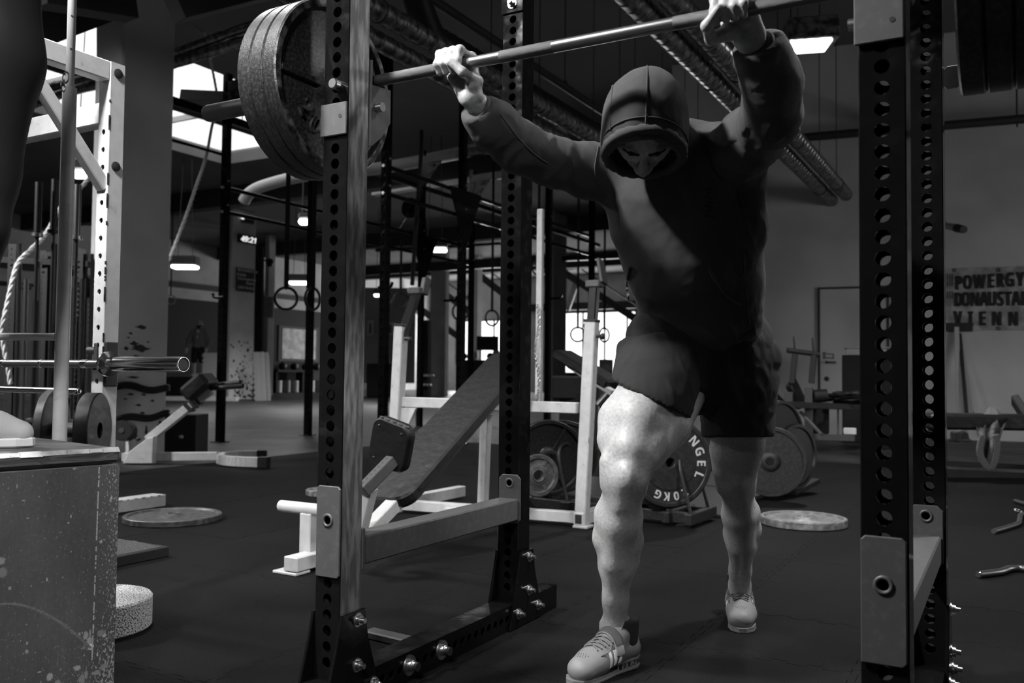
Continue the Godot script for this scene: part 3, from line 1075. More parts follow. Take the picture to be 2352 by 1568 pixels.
func arc_text(word: String, c: Vector3, y: Vector3, start: Vector3, r: float, size: float, step: float, m: Material, parent: Node3D, depth := 0.006, called := "letter", inward := false) -> void:
	# letters stand with their tops away from the centre, running clockwise as seen against y
	for i in word.length():
		if word[i] == " ":
			continue
		var d := start.rotated(y, (step if inward else -step) * i)
		var z := y
		var up := -d if inward else d
		letters(word[i], size, depth, Transform3D(Basis(up.cross(z), up, z), c + d * r), m, called, parent)

func barbell() -> void:
	var by := 1.597; var bz := -1.809
	var t := thing("barbell", "loaded steel barbell on the rack hooks, gripped by the hooded person", "barbell", Vector3(-0.83, by, bz))
	var xl := -1.535; var xr := -0.10
	var g := G.new()
	g.cone(Vector3(xl, by, bz), Vector3(xr, by, bz), 0.0142, 0.0142, 28)
	put(g, M.bar_steel, "shaft", t)
	for s in [[855, 1085], [1150, 1272], [1379, 1548], [1548, 1960]]:
		var a := onz(s[0], 150, bz).x
		var b := onz(s[1], 50, bz).x
		if s[0] == 1379:
			continue
		g = G.new()
		g.lathe(Transform3D(Basis(Vector3.UP, Vector3.RIGHT, Vector3.BACK), Vector3(a, by, bz)), [Vector2(0.0142, 0), Vector2(0.0148, 0.0015), Vector2(0.0148, b - a - 0.0015), Vector2(0.0142, b - a)], 28)
		put(g, M.bar_knurl, "knurled_grip", t)
	for side in [0, 1]:
		var x := xl if side == 0 else xr
		var d := -1.0 if side == 0 else 1.0
		var b := Basis(Vector3.UP, Vector3.RIGHT * d, Vector3.BACK)
		g = G.new()
		g.lathe(Transform3D(b, Vector3(x, by, bz)), [Vector2(0.0142, -0.012), Vector2(0.02, -0.01), Vector2(0.036, -0.002), Vector2(0.0365, 0.022), Vector2(0.034, 0.026), Vector2(0.025, 0.027)], 32)
		put(g, M.bar_steel, "collar", t)
		g = G.new()
		g.lathe(Transform3D(b, Vector3(x, by, bz)), [Vector2(0.0248, 0.02), Vector2(0.0248, 0.52), Vector2(0.0225, 0.528), Vector2(0.012, 0.528), Vector2(0.012, 0.522), Vector2(0, 0.522)], 32)
		put(g, M.sleeve_dark if side == 0 else M.bar_steel, "sleeve", t)
	# plates on the left sleeve; the innermost shows 20KG
	var wd := 0.043
	for i in 3:
		var x := -1.566 - i * (wd + 0.001)
		var p := iron_plate("weight_plate", ["large black iron plate with raised numbers, innermost on the left end of the racked barbell", "large black iron plate, middle one of three on the left end of the racked barbell", "large black iron plate, outermost on the left end of the racked barbell"][i], Vector3(x, by, bz), Vector3.RIGHT, 0.232, wd, M.iron)
		if i == 0:
			var c := Vector3(x - wd * 0.28 + 0.002, by, bz)
			arc_text("20KG", c, Vector3.RIGHT, Vector3(0, -0.56, 0.83).normalized(), 0.138, 0.05, 0.42, M.iron_worn, p, 0.014, "raised_letter", true)
			g = G.new()
			g.lathe(Transform3D(Basis(Vector3.UP, Vector3.RIGHT, Vector3.BACK), Vector3(x, by, bz)), [Vector2(0.2315, -0.0035), Vector2(0.2285, 0.0008), Vector2(0.211, 0.0008), Vector2(0.209, -0.003)], 72)
			put(g, M.iron_worn, "worn_rim", p)
	for i in 3:
		var x := -0.075 + i * 0.044
		iron_plate("weight_plate", ["large black plate cut by top right corner, innermost on right end of barbell", "large black plate cut by top right corner, middle one on right end of barbell", "large black plate cut by top right corner, outermost on right end of barbell"][i], Vector3(x, by, bz), Vector3.LEFT, 0.232, wd, M.iron, "", 3)

func band(a: Vector3, b: Vector3, w: float, t: float, up := Vector3.UP) -> G:
	var g := G.new()
	g.bar(a, b, w, t, up)
	return g

func scratched() -> ImageTexture:  # paint of the box rubbed through: chips, drips and a long arc of a scratch, as they sit on that board
	var n := 768
	var im := Image.create(n, n, false, Image.FORMAT_L8)
	var f := noise(0.006, 4, 81)
	var f2 := noise(0.05, 3, 82)
	var f3 := FastNoiseLite.new()
	f3.noise_type = FastNoiseLite.TYPE_SIMPLEX_SMOOTH; f3.frequency = 0.02; f3.seed = 83
	for y in n:
		for x in n:
			var v := 0.34 + 0.05 * f.get_noise_2d(x, y * 0.35) + 0.02 * f2.get_noise_2d(x, y) + 0.018 * f3.get_noise_2d(x * 6.0, y * 0.4)
			var u := x / float(n)
			var w := y / float(n)
			# worn seam and right-hand edge
			var edge := clampf((u - 0.9) * 12.0, 0, 1)
			if f2.get_noise_2d(x * 2.2 + 300, y * 1.3) + edge * 0.32 + maxf(0.0, w - 0.62) * clampf((u - 0.68) * 5.0, 0, 1) * 1.05 > 0.6:
				v = 0.62 + 0.2 * f2.get_noise_2d(x * 3.0, y * 3.0)
			im.set_pixel(x, y, Color(v, v, v))
	var rng := RandomNumberGenerator.new()
	rng.seed = 12
	var dab := func(cx: float, cy: float, rx: float, ry: float, v: float) -> void:
		for y in range(int((cy - ry) * n) - 1, int((cy + ry) * n) + 2):
			for x in range(int((cx - rx) * n) - 1, int((cx + rx) * n) + 2):
				if x < 0 or y < 0 or x >= n or y >= n:
					continue
				var d := Vector2((x / float(n) - cx) / rx, (y / float(n) - cy) / ry).length() + 0.5 * f2.get_noise_2d(x * 4.0, y * 4.0)
				if d < 1.0:
					im.set_pixel(x, y, Color(v, v, v))
	for i in 40:
		dab.call(0.3 + 0.68 * pow(rng.randf(), 0.6), rng.randf(), rng.randf_range(0.002, 0.007), rng.randf_range(0.002, 0.01), rng.randf_range(0.5, 0.75))
	for i in 26:
		dab.call(rng.randf_range(0.72, 0.97), rng.randf_range(0.66, 0.98), rng.randf_range(0.004, 0.016), rng.randf_range(0.004, 0.02), rng.randf_range(0.5, 0.72))
	for q in [[0.55, 0.335, 0.02, 0.014, 0.58], [0.56, 0.38, 0.016, 0.02, 0.5], [0.34, 0.615, 0.014, 0.012, 0.9], [0.47, 0.83, 0.009, 0.009, 0.92], [0.66, 0.84, 0.013, 0.012, 0.92], [0.48, 0.73, 0.03, 0.01, 0.6], [0.9, 0.74, 0.012, 0.012, 0.85]]:
		dab.call(q[0], q[1], q[2], q[3], q[4])
	# the arc
	for i in 420:
		var t := i / 420.0
		var x := lerpf(0.56, 0.9, t)
		var y := 0.5 + 0.245 * pow(t, 1.7)
		dab.call(x, y, 0.006, 0.004, 0.46 + 0.1 * f2.get_noise_1d(i * 3.0))
	# dotted light seam where two boards meet
	for i in 110:
		var y := i / 110.0
		if f2.get_noise_1d(i * 9.0 + 50) > -0.15 and y < 0.8:
			dab.call(0.915 - 0.01 * y, y, 0.0028, 0.006, 0.72)
	return ImageTexture.create_from_image(im)

func left_side() -> void:
	# ---- wooden jump box, its near side seen ----
	var c := fl(278, 1028, 0.64)
	var u := Vector3(sin(deg_to_rad(10.6)), 0, -cos(deg_to_rad(10.6)))
	var w := Vector3(u.z, 0, -u.x)
	var L := 0.61; var W := 0.51; var H := 0.64
	var mid := c - u * (L * 0.5) + w * (W * 0.5)
	var t := thing("jump_box", "chipped grey painted wooden jump box at the bottom left, a sports shoe on its top", "box", Vector3(mid.x, 0, mid.z))
	var B := Basis(u, Vector3.UP, u.cross(Vector3.UP))
	var g := G.new()
	g.box(Transform3D(B, Vector3(mid.x, H - 0.019, mid.z)), Vector3(L, 0.038, W), 0.009)
	put(g, M.box_grain, "top_board", t)
	var front := mat("box_front", 1.0, 0.55)
	front.albedo_texture = scratched()
	front.normal_enabled = true; front.normal_texture = M.box_paint.normal_texture; front.normal_scale = 0.2
	g = G.new()
	var fm := c - u * (L * 0.5)
	g.box(Transform3D(B, Vector3(fm.x, (H - 0.040) * 0.5, fm.z) + w * 0.010), Vector3(L - 0.004, H - 0.040, 0.018), 0.003)
	var fb := put(g, M.box_paint, "front_board", t)
	g = G.new()
	var a := c - u * L - w * 0.0006
	var e := c - w * 0.0006 - u * 0.003
	g.quad_uv(Vector3(a.x, H - 0.042, a.z), Vector3(e.x, H - 0.042, e.z), Vector3(e.x, 0.002, e.z), Vector3(a.x, 0.002, a.z), -w)
	put(g, front, "worn_paint", fb)
	for s in [[u, 0.009], [-u, 0.009]]:
		g = G.new()
		var d: Vector3 = s[0]
		var p: Vector3 = mid + d * (L * 0.5 - 0.011)
		g.box(Transform3D(B, Vector3(p.x, (H - 0.040) * 0.5, p.z)), Vector3(0.018, H - 0.042, W - 0.04), 0.003)
		put(g, M.box_paint, "side_board", t)
	g = G.new()
	var p2 := mid + w * (W * 0.5 - 0.010)
	g.box(Transform3D(B, Vector3(p2.x, (H - 0.040) * 0.5, p2.z)), Vector3(L - 0.004, H - 0.040, 0.018), 0.003)
	put(g, M.box_paint, "back_board", t)
	# the rubbed bare edge of the top, a broken strip
	g = G.new()
	var rng := RandomNumberGenerator.new()
	rng.seed = 3
	var s0 := 0.0
	while s0 < L - 0.01:
		var sl := rng.randf_range(0.02, 0.06)
		var q := c - u * (s0 + sl * 0.5 + 0.004)
		g.box(Transform3D(B * Basis(Vector3.RIGHT, deg_to_rad(45)), Vector3(q.x, H - 0.0044, q.z) + w * 0.0044), Vector3(minf(sl, L - s0) + 0.004, 0.003, rng.randf_range(0.011, 0.019)), 0.0012)
		s0 += sl
	put(g, M.box_bare, "bare_edge", t)
	# ---- speckled stone puck behind the box ----
	var pc := fl(212, 1442)
	t = thing("stone_puck", "round pale speckled block with a black scribble, on the floor behind the painted box", "block", pc)
	g = G.new()
	g.lathe(Transform3D(Basis(), pc), [Vector2(0, 0.0), Vector2(0.175, 0.0), Vector2(0.18, 0.005), Vector2(0.18, 0.094), Vector2(0.175, 0.1), Vector2(0, 0.1)], 72)
	put(g, M.granite, "block", t)
	g = G.new()
	for i in 9:
		var an := -1.2 + i * 0.28
		var ctr := 0.62
		var p0 := Vector2(ctr + cos(an) * 0.07, 0.045 + sin(an) * 0.012)
		var p1 := Vector2(ctr + cos(an) * 0.17, 0.045 + sin(an) * 0.032)
		var pa := pc + Vector3(sin(p0.x) * 0.1805, p0.y, cos(p0.x) * 0.1805)
		var pb := pc + Vector3(sin(p1.x) * 0.1805, p1.y, cos(p1.x) * 0.1805)
		g.tube(PackedVector3Array([pa, pb]), 0.0014, 6)
	var loop := PackedVector3Array()
	for i in 40:
		var an := i * 0.62
		var r := 0.06 - 0.0012 * i
		var ax := 0.62 + cos(an) * r
		loop.append(pc + Vector3(sin(ax) * 0.1805, 0.043 + sin(an) * r * 0.28, cos(ax) * 0.1805))
	g.tube(loop, 0.0014, 6)
	put(g, M.print_dark, "scribble", t)
	# ---- rubber block, plate, timber and small plate on the floor ----
	var mc := fl(389, 1277)
	t = thing("rubber_block", "thick black ribbed rubber block on the floor to the right of the painted box", "rubber block", mc + Vector3(-0.45, 0, 0.4))
	g = G.new()
	g.box(Transform3D(Basis(), mc + Vector3(-0.45, 0.022, 0.4)), Vector3(0.9, 0.044, 0.8), 0.003)
	var blk := put(g, M.rubber_black, "block", t)
	g = G.new()
	var ripple := FastNoiseLite.new()
	ripple.frequency = 1.5; ripple.seed = 8
	for i in 34:
		var z := 0.02 + i * 0.0145
		var pts := PackedVector3Array()
		for j in 21:
			var x := -0.02 - j * 0.026
			pts.append(mc + Vector3(x, 0.0445, z + 0.02 * ripple.get_noise_2d(x * 4.0, z)))
		g.tube(pts, 0.0028, 5, false)
	put(g, M.vinyl_worn, "ribbed_top", blk).set_meta("kind", "stuff")
	var pl := fl(397, 1194)
	iron_plate("weight_plate", "flat grey weight plate lying on the floor by the painted box", pl + Vector3(0, 0.034, 0), Vector3.UP, 0.262, 0.034, M.iron_grey, "", 0)
	var bm := fl(381, 1162)
	t = thing("timber_beam", "white painted timber lying on the floor behind the grey weight plate", "timber", bm + Vector3(-0.045, 0, 0.7))
	put(band(bm + Vector3(-0.06, 0.036, 0), bm + Vector3(-0.06, 0.036, 1.4), 0.12, 0.072), M.paint_white, "timber", t)
	g = G.new()
	for i in 10:
		g.box(Transform3D(Basis(Vector3.UP, rng.randf_range(-0.3, 0.3)), bm + Vector3(-0.004, 0.0705, 0.05 + i * 0.055)), Vector3(0.010, 0.004, rng.randf_range(0.01, 0.035)), 0.001)
	put(g, M.chip, "chipped_paint", t)
	var sp := fl(745, 1136)
	iron_plate("weight_plate", "small pale weight plate on the floor, half hidden by the near left rack post", sp + Vector3(0, 0.04, 0), Vector3.UP, 0.125, 0.04, M.iron_pale, "", 0)
	# ---- squat stand of white tube behind the box ----
	var d := 2.5
	var base := fl(136, 1530)
	base = at(137, 1000, d); base.y = 0
	t = thing("squat_stand", "white round tube squat stand with a pull pin, right behind the painted box", "squat stand", base)
	g = G.new()
	var y1 := at(137, 192, d).y
	g.cone(base, Vector3(base.x, y1, base.z), 0.0192, 0.0192, 28)
	put(g, M.paint_white, "outer_tube", t)
	g = G.new()
	g.cone(Vector3(base.x, y1 - 0.05, base.z), Vector3(base.x, 2.35, base.z), 0.0118, 0.0118, 24)
	var ins := put(g, M.paint_cream, "inner_tube", t)
	g = G.new()
	for yy in [25, 103]:
		var hp := at(139, yy, d)
		var dir := (EYE - hp); dir.y = 0; dir = dir.normalized()
		var q := Vector3(base.x, hp.y, base.z) + dir * 0.0118
		g.cone(q - dir * 0.001, q + dir * 0.0006, 0.0028, 0.0028, 10)
	put(g, M.chip, "pin_hole", ins)
	g = G.new()
	var rc := at(151, 178, d - 0.02)
	g.ring(rc, Vector3(0.5, 0.25, 0.8), 0.012, 0.0022, 24, 8, Vector3(0.7, 1.4, 0.7))
	g.ring(rc - Vector3(0.011, 0.024, 0), Vector3(0.8, 0.1, -0.3), 0.011, 0.0022, 24, 8, Vector3(0.7, 1.3, 0.7))
	put(g, M.zinc, "pull_ring", t)
	g = G.new()
	var ha := at(122, 773, d); ha.x = base.x; ha.z = base.z
	var hdir := Vector3(-0.92, 0, 0.38)
	g.cone(ha, ha + hdir * 0.95, 0.0105, 0.0105, 20)
	g.ring(ha + hdir * 0.019, hdir, 0.011, 0.003, 18, 8)
	put(g, M.paint_white, "cross_tube", t)
	g = G.new()
	var hb := ha + hdir * 0.95
	g.cone(Vector3(hb.x, 0, hb.z), Vector3(hb.x, y1, hb.z), 0.0192, 0.0192, 24)
	put(g, M.paint_white, "outer_tube", t)
	# foot
	g = G.new()
	g.lathe(Transform3D(Basis(), base), [Vector2(0, 0), Vector2(0.06, 0), Vector2(0.06, 0.008), Vector2(0.02, 0.012)], 24)
	put(g, M.paint_white, "foot", t)
	# ---- white power cage with its bars ----
	var u1 := at(240, 860, 3.0); u1.y = 0
	t = thing("white_cage", "white square tube squat cage with round holes, in front of the scuffed pillar", "squat cage", u1)
	var top := at(247, 140, 3.0).y
	var hs := []
	var yy := at(210, 850, 3.0).y - 0.4
	while yy < top - 0.18:
		hs.append(yy); yy += 0.0605
	g = G.new()
	var wq := 0.058
	g.holed(Transform3D(Basis(), u1 + Vector3(0, 0, wq * 0.5)), wq - 0.004, top, 0.004, hs, 0.0095, 0.03)
	for s in [[Vector3(1, 0, 0)], [Vector3(-1, 0, 0)], [Vector3(0, 0, -1)]]:
		var n: Vector3 = s[0]
		var x := n.cross(Vector3.UP)
		var o := u1 + n * wq * 0.5
		g.quad(o - x * (wq * 0.5 - 0.002), o + x * (wq * 0.5 - 0.002), o + x * (wq * 0.5 - 0.002) + Vector3.UP * top, o - x * (wq * 0.5 - 0.002) + Vector3.UP * top, n)
	for sx in [-1.0, 1.0]:
		for sz in [-1.0, 1.0]:
			var o2 := u1 + Vector3(sx, 0, sz) * (wq * 0.5)
			g.quad(o2 - Vector3(sx * 0.002, 0, 0), o2 - Vector3(0, 0, sz * 0.002), o2 - Vector3(0, 0, sz * 0.002) + Vector3.UP * top, o2 - Vector3(sx * 0.002, 0, 0) + Vector3.UP * top, Vector3(sx, 0, sz))
	var upm := put(g, M.paint_white, "upright", t)
	g = G.new()
	for i in 26:
		var cy := 0.85 + rng.randf() * 0.9
		g.box(Transform3D(Basis(), u1 + Vector3(wq * 0.5 - 0.0015, cy, wq * 0.5 - 0.0015)), Vector3(0.005, rng.randf_range(0.005, 0.03), 0.005), 0.001)
	put(g, M.chip, "chipped_paint", upm)
	put(band(u1 + Vector3(0, top - 0.032, 0.028), u1 + Vector3(0, top - 0.032, 1.2), 0.052, 0.066), M.paint_white, "top_beam", t)
	put(band(u1 + Vector3(0, top - 0.16, -0.02), u1 + Vector3(-1.2, top - 0.16, -0.02), 0.05, 0.075), M.paint_white, "cross_beam", t)
	put(band(u1 + Vector3(0, top - 0.43, 0.02), u1 + Vector3(0, top - 0.05, 0.34), 0.04, 0.04), M.paint_white, "brace", t)
	g = G.new()
	for q in [top - 0.035, top - 0.355]:
		g.lathe(Transform3D(Basis(Vector3.UP, Vector3.RIGHT, Vector3.BACK), u1 + Vector3(0.029, q, 0.0)), [Vector2(0.017, 0), Vector2(0.0165, 0.003), Vector2(0.008, 0.0065), Vector2(0, 0.0065)], 24)
	put(g, M.dark_metal, "bolt_cap", t)
	for q in [Vector3(0, 0, 1.2), Vector3(-1.2, 0, -0.02), Vector3(-1.2, 0, 1.2)]:
		put(band(u1 + q, u1 + q + Vector3.UP * top, 0.055, 0.055, Vector3.BACK), M.paint_white, "upright", t)
	# hook that carries the bar
	g = G.new()
	var bp := at(250, 838, 3.0)
	var by := at(215, 836, 3.0).y
	g.bar(u1 + Vector3(0.032, by - 0.075, 0.0), u1 + Vector3(0.032, by + 0.075, 0.0), 0.012, 0.05, Vector3.BACK)
	g.cone(u1 + Vector3(-0.03, by + 0.045, 0.045), u1 + Vector3(-0.005, by + 0.045, 0.03), 0.013, 0.013, 14)
	g.bar(u1 + Vector3(0, by + 0.07, 0.035), u1 + Vector3(0.01, by - 0.02, 0.045), 0.012, 0.006)
	put(g, M.dark_metal, "hook", t)
	# peg with two plates low on the cage
	var pg := at(150, 985, 2.8)
	g = G.new()
	var pax := Vector3(0.80, 0, -0.60)
	g.cone(at(96, 985, 2.86), at(214, 989, 2.86), 0.024, 0.024, 18)
	g.bar(at(205, 989, 2.87), Vector3(u1.x, pg.y, u1.z), 0.03, 0.03)
	put(g, M.dark_metal, "plate_peg", t)
	iron_plate("weight_plate", "dark iron weight plate on edge behind the painted box, left of the white tube", at(108, 985, 2.86) , -pax, 0.128, 0.03, M.vinyl, "")
	iron_plate("weight_plate", "dark iron weight plate on edge behind the painted box, right of the white tube", at(196, 988, 2.86), -pax, 0.122, 0.045, M.vinyl, "")
	# barbell lying in the hook
	var bx := u1.x + 0.062
	t = thing("barbell", "empty chrome barbell lying in the white cage, its sleeve pointing at the pillar", "barbell", Vector3(bx, by, u1.z + 0.055))
	var bz := u1.z + 0.052
	var ax := Basis(Vector3.UP, Vector3.RIGHT, Vector3.BACK)
	g = G.new()
	g.cone(Vector3(bx - 1.45, by, bz), Vector3(bx, by, bz), 0.0135, 0.0135, 24)
	put(g, M.bar_steel, "shaft", t)
	g = G.new()
	for q in [[190, 0.03], [95, 0.01], [8, 0.01]]:
		var kx := onz(q[0], 838, bz).x
		g.lathe(Transform3D(ax, Vector3(kx, by, bz)), [Vector2(0.0135, 0), Vector2(0.0148, 0.001), Vector2(0.0148, q[1]), Vector2(0.0135, q[1] + 0.001)], 24)
	put(g, M.chrome, "grip_ring", t)
	g = G.new()
	g.lathe(Transform3D(ax, Vector3(bx, by, bz)), [Vector2(0.014, -0.012), Vector2(0.019, -0.01), Vector2(0.019, 0.018), Vector2(0.03, 0.02), Vector2(0.041, 0.024), Vector2(0.043, 0.03), Vector2(0.041, 0.038), Vector2(0.03, 0.042), Vector2(0.0245, 0.044)], 36)
	put(g, M.chrome, "collar", t)
	g = G.new()
	var xe := onz(422, 843, bz).x
	var sl2 := xe - bx
	g.lathe(Transform3D(ax, Vector3(bx, by, bz)), [Vector2(0.0245, 0.04), Vector2(0.0245, sl2 - 0.006), Vector2(0.0225, sl2), Vector2(0.0215, sl2)], 36)
	put(g, M.chrome, "sleeve", t)
	g = G.new()
	g.lathe(Transform3D(ax, Vector3(bx + sl2, by, bz)), [Vector2(0.0218, -0.001), Vector2(0.0185, 0.0), Vector2(0.017, -0.003), Vector2(0.0, -0.003)], 36)
	put(g, M.sleeve_dark, "end_cap", t)
	# safety rod
	var sy := at(200, 898, 3.0).y
	t = thing("safety_rod", "slim chrome rod across the white cage, below the empty barbell", "rod", Vector3(u1.x - 0.5, sy, u1.z))
	g = G.new()
	g.cone(Vector3(u1.x - 1.3, sy, u1.z + 0.075), Vector3(u1.x - 0.03, sy, u1.z + 0.075), 0.0105, 0.0105, 20)
	g.ball(Vector3(u1.x - 0.03, sy, u1.z + 0.075), Vector3.ONE * 0.0105, 14)
	put(g, M.chrome, "rod", t)
	# ---- scuffed pillar ----
	pillar("pillar_big", 264, 203, 385, 8.2, "wide pale concrete pillar with dark scuffs and two dark bands, behind the white cage", 0)
	# ---- bars standing upright at the left ----
	var i := 0
	for q in [[76, 415, 535, 7.1], [113, 408, 538, 7.2], [167, 420, 543, 7.0]]:
		var p := at(q[0], 860, q[3]); p.y = 0
		var yt := at(q[0] + 3, q[1], q[3]).y
		t = thing("barbell", ["black barbell standing upright, leftmost of the three in front of the dark storage frame", "black barbell standing upright, half hidden by the white tube stand", "barbell with bright edges standing upright between the white tube and the white cage"][i], "barbell", p)
		g = G.new()
		g.cone(p + Vector3(0, 0.45, 0), p + Vector3(0, yt - 0.42, 0), 0.014, 0.014, 14)
		put(g, M.iron, "shaft", t)
		for s in [0, 1]:
			g = G.new()
			var y0: float = yt - 0.43 if s == 1 else 0.43
			var dirn := 1.0 if s == 1 else -1.0
			g.lathe(Transform3D(Basis(), p + Vector3(0, y0, 0)), [Vector2(0.014, -0.02), Vector2(0.045, -0.012), Vector2(0.045, 0.012), Vector2(0.014, 0.02)], 24)
			put(g, M.zinc if i != 1 else M.iron, "collar", t)
			g = G.new()
			g.cone(p + Vector3(0, y0, 0), p + Vector3(0, y0 + dirn * 0.43, 0), 0.027, 0.027, 20)
			put(g, M.iron if i < 2 else M.bar_steel, "sleeve", t)
		i += 1
	# ---- dark storage frame behind them ----
	t = thing("storage_frame", "tall black perforated storage frame crammed with dark bars, at the left behind the barbells", "storage frame", at(110, 870, 8.3) * Vector3(1, 0, 1))
	for q in [[24, 560, 8.2], [97, 575, 8.3], [178, 570, 8.3], [205, 600, 8.6]]:
		var p := at(q[0], 870, q[2]); p.y = 0
		var yt := at(q[0], q[1], q[2]).y
		var hh := []
		var hy := 0.3
		while hy < yt - 0.05:
			hh.append(hy); hy += 0.05
		g = G.new()
		g.holed(Transform3D(Basis(Vector3.UP, 0.5), p + Vector3(0.03, 0, 0.04)), 0.075, yt, 0.004, hh, 0.0125, 0.045, 10)
		g.box(Transform3D(Basis(Vector3.UP, 0.5), p + Vector3(-0.01, yt * 0.5, -0.03)), Vector3(0.075, yt, 0.04), 0.002)
		put(g, M.dark_metal, "perforated_post", t)
	for q in [[30, 655, 70, 659], [0, 597, 205, 607], [0, 910, 205, 925]]:
		put(band(at(q[0], q[1], 8.25), at(q[2], q[3], 8.35), 0.08, 0.06), M.steel_grey if q[1] == 655 else M.dark_metal, "shelf_beam", t)
	g = G.new()
	g.box(Transform3D(Basis(Vector3.UP, 0.65), at(90, 780, 9.2) * Vector3(1, 0, 1) + Vector3(0, 0.85, 0)), Vector3(1.7, 1.7, 0.04), 0.004)
	put(g, M.wall_dark, "back_panel", t)
	var n2 := 0
	for q in [[45, 560, 850, 7.9], [60, 640, 850, 8.0], [82, 690, 880, 7.8], [90, 600, 860, 8.0], [128, 560, 870, 7.9], [150, 600, 880, 7.9], [190, 640, 880, 7.9]]:
		var p0 := at(q[0], q[1], q[3]); var p1 := at(q[0] - 6, q[2], q[3])
		p1.y = maxf(p1.y, 0.25)
		t = thing("weight_bar", ["dark bar stored upright in the black frame, near the hanging rope", "dark bar stored upright in the black frame, second from the hanging rope", "dark bar with a bright streak stored in the black frame, above the low cross tube", "dark bar stored upright in the black frame behind the leftmost upright barbell", "dark bar stored upright in the black frame, close left of the white tube", "dark bar stored upright in the black frame, close right of the white tube", "dark bar stored upright in the black frame, beside the white cage post"][n2], "bar", p1, "bars stored upright in the black frame")
		g = G.new()
		g.tube(PackedVector3Array([p1 - Vector3(0, p1.y - 0.02, 0), p1, p0]), 0.022, 12)
		put(g, M.iron if n2 % 2 == 0 else M.bar_steel, "bar", t)
		n2 += 1
	# ---- pale climbing ropes ----
	var r1 := [[300, 255, 9.5], [205, 408, 9.0], [150, 462, 8.7], [103, 540, 8.4], [72, 572, 8.0], [43, 602, 7.8], [30, 640, 7.7], [12, 720, 7.6], [5, 760, 7.6], [10, 800, 7.6], [20, 850, 7.6], [24, 883, 7.6]]
	rope(r1, 0.021, "white climbing rope draped over the storage frame at the far left", false)
	var r2 := [[500, 230, 12.5], [487, 290, 11.5], [473, 362, 10.6], [450, 430, 10.2], [424, 505, 10.0], [394, 583, 9.9], [385, 602, 9.9]]
	rope(r2, 0.02, "white climbing rope hanging in front of the bright roof light, beside the pillar", true)
	# ---- leverage machine by the pillar ----
	machine()

func smooth(p: Array, per := 6) -> PackedVector3Array:
	var c := Curve3D.new()
	for i in p.size():
		var a: Vector3 = p[maxi(i - 1, 0)]
		var b: Vector3 = p[mini(i + 1, p.size() - 1)]
		var t := (b - a) / 6.0
		c.add_point(p[i], -t, t)
	var out := PackedVector3Array()
	for i in p.size() - 1:
		for j in per:
			out.append(c.sample(i, float(j) / per))
	out.append(p[p.size() - 1])
	return out

func rope(q: Array, r: float, label: String, hang: bool) -> void:
	var pts := []
	for e in q:
		pts.append(at(e[0], e[1], e[2]))
	if hang:
		pts.insert(0, Vector3(pts[0].x - 0.3, 5.7, pts[0].z))
	var line := smooth(pts, 10)
	var t := thing("climbing_rope", label, "rope", line[line.size() - 1])
	# three strands laid round each other
	for s in 3:
		var p := PackedVector3Array()
		var run := 0.0
		for i in line.size() - 1:
			var d := (line[i + 1] - line[i])
			var l := d.length()
			var x := d.normalized().cross(Vector3.FORWARD).normalized()
			var y := d.normalized().cross(x)
			var k := maxi(2, int(l / 0.02))
			for j in k:
				var f := float(j) / k
				var a := (run + l * f) * 28.0 + TAU * s / 3.0
				p.append(line[i] + d * f + (x * cos(a) + y * sin(a)) * r * 0.5)
			run += l
		var g := G.new()
		g.tube(p, r * 0.56, 7)
		put(g, M.rope, "strand", t)

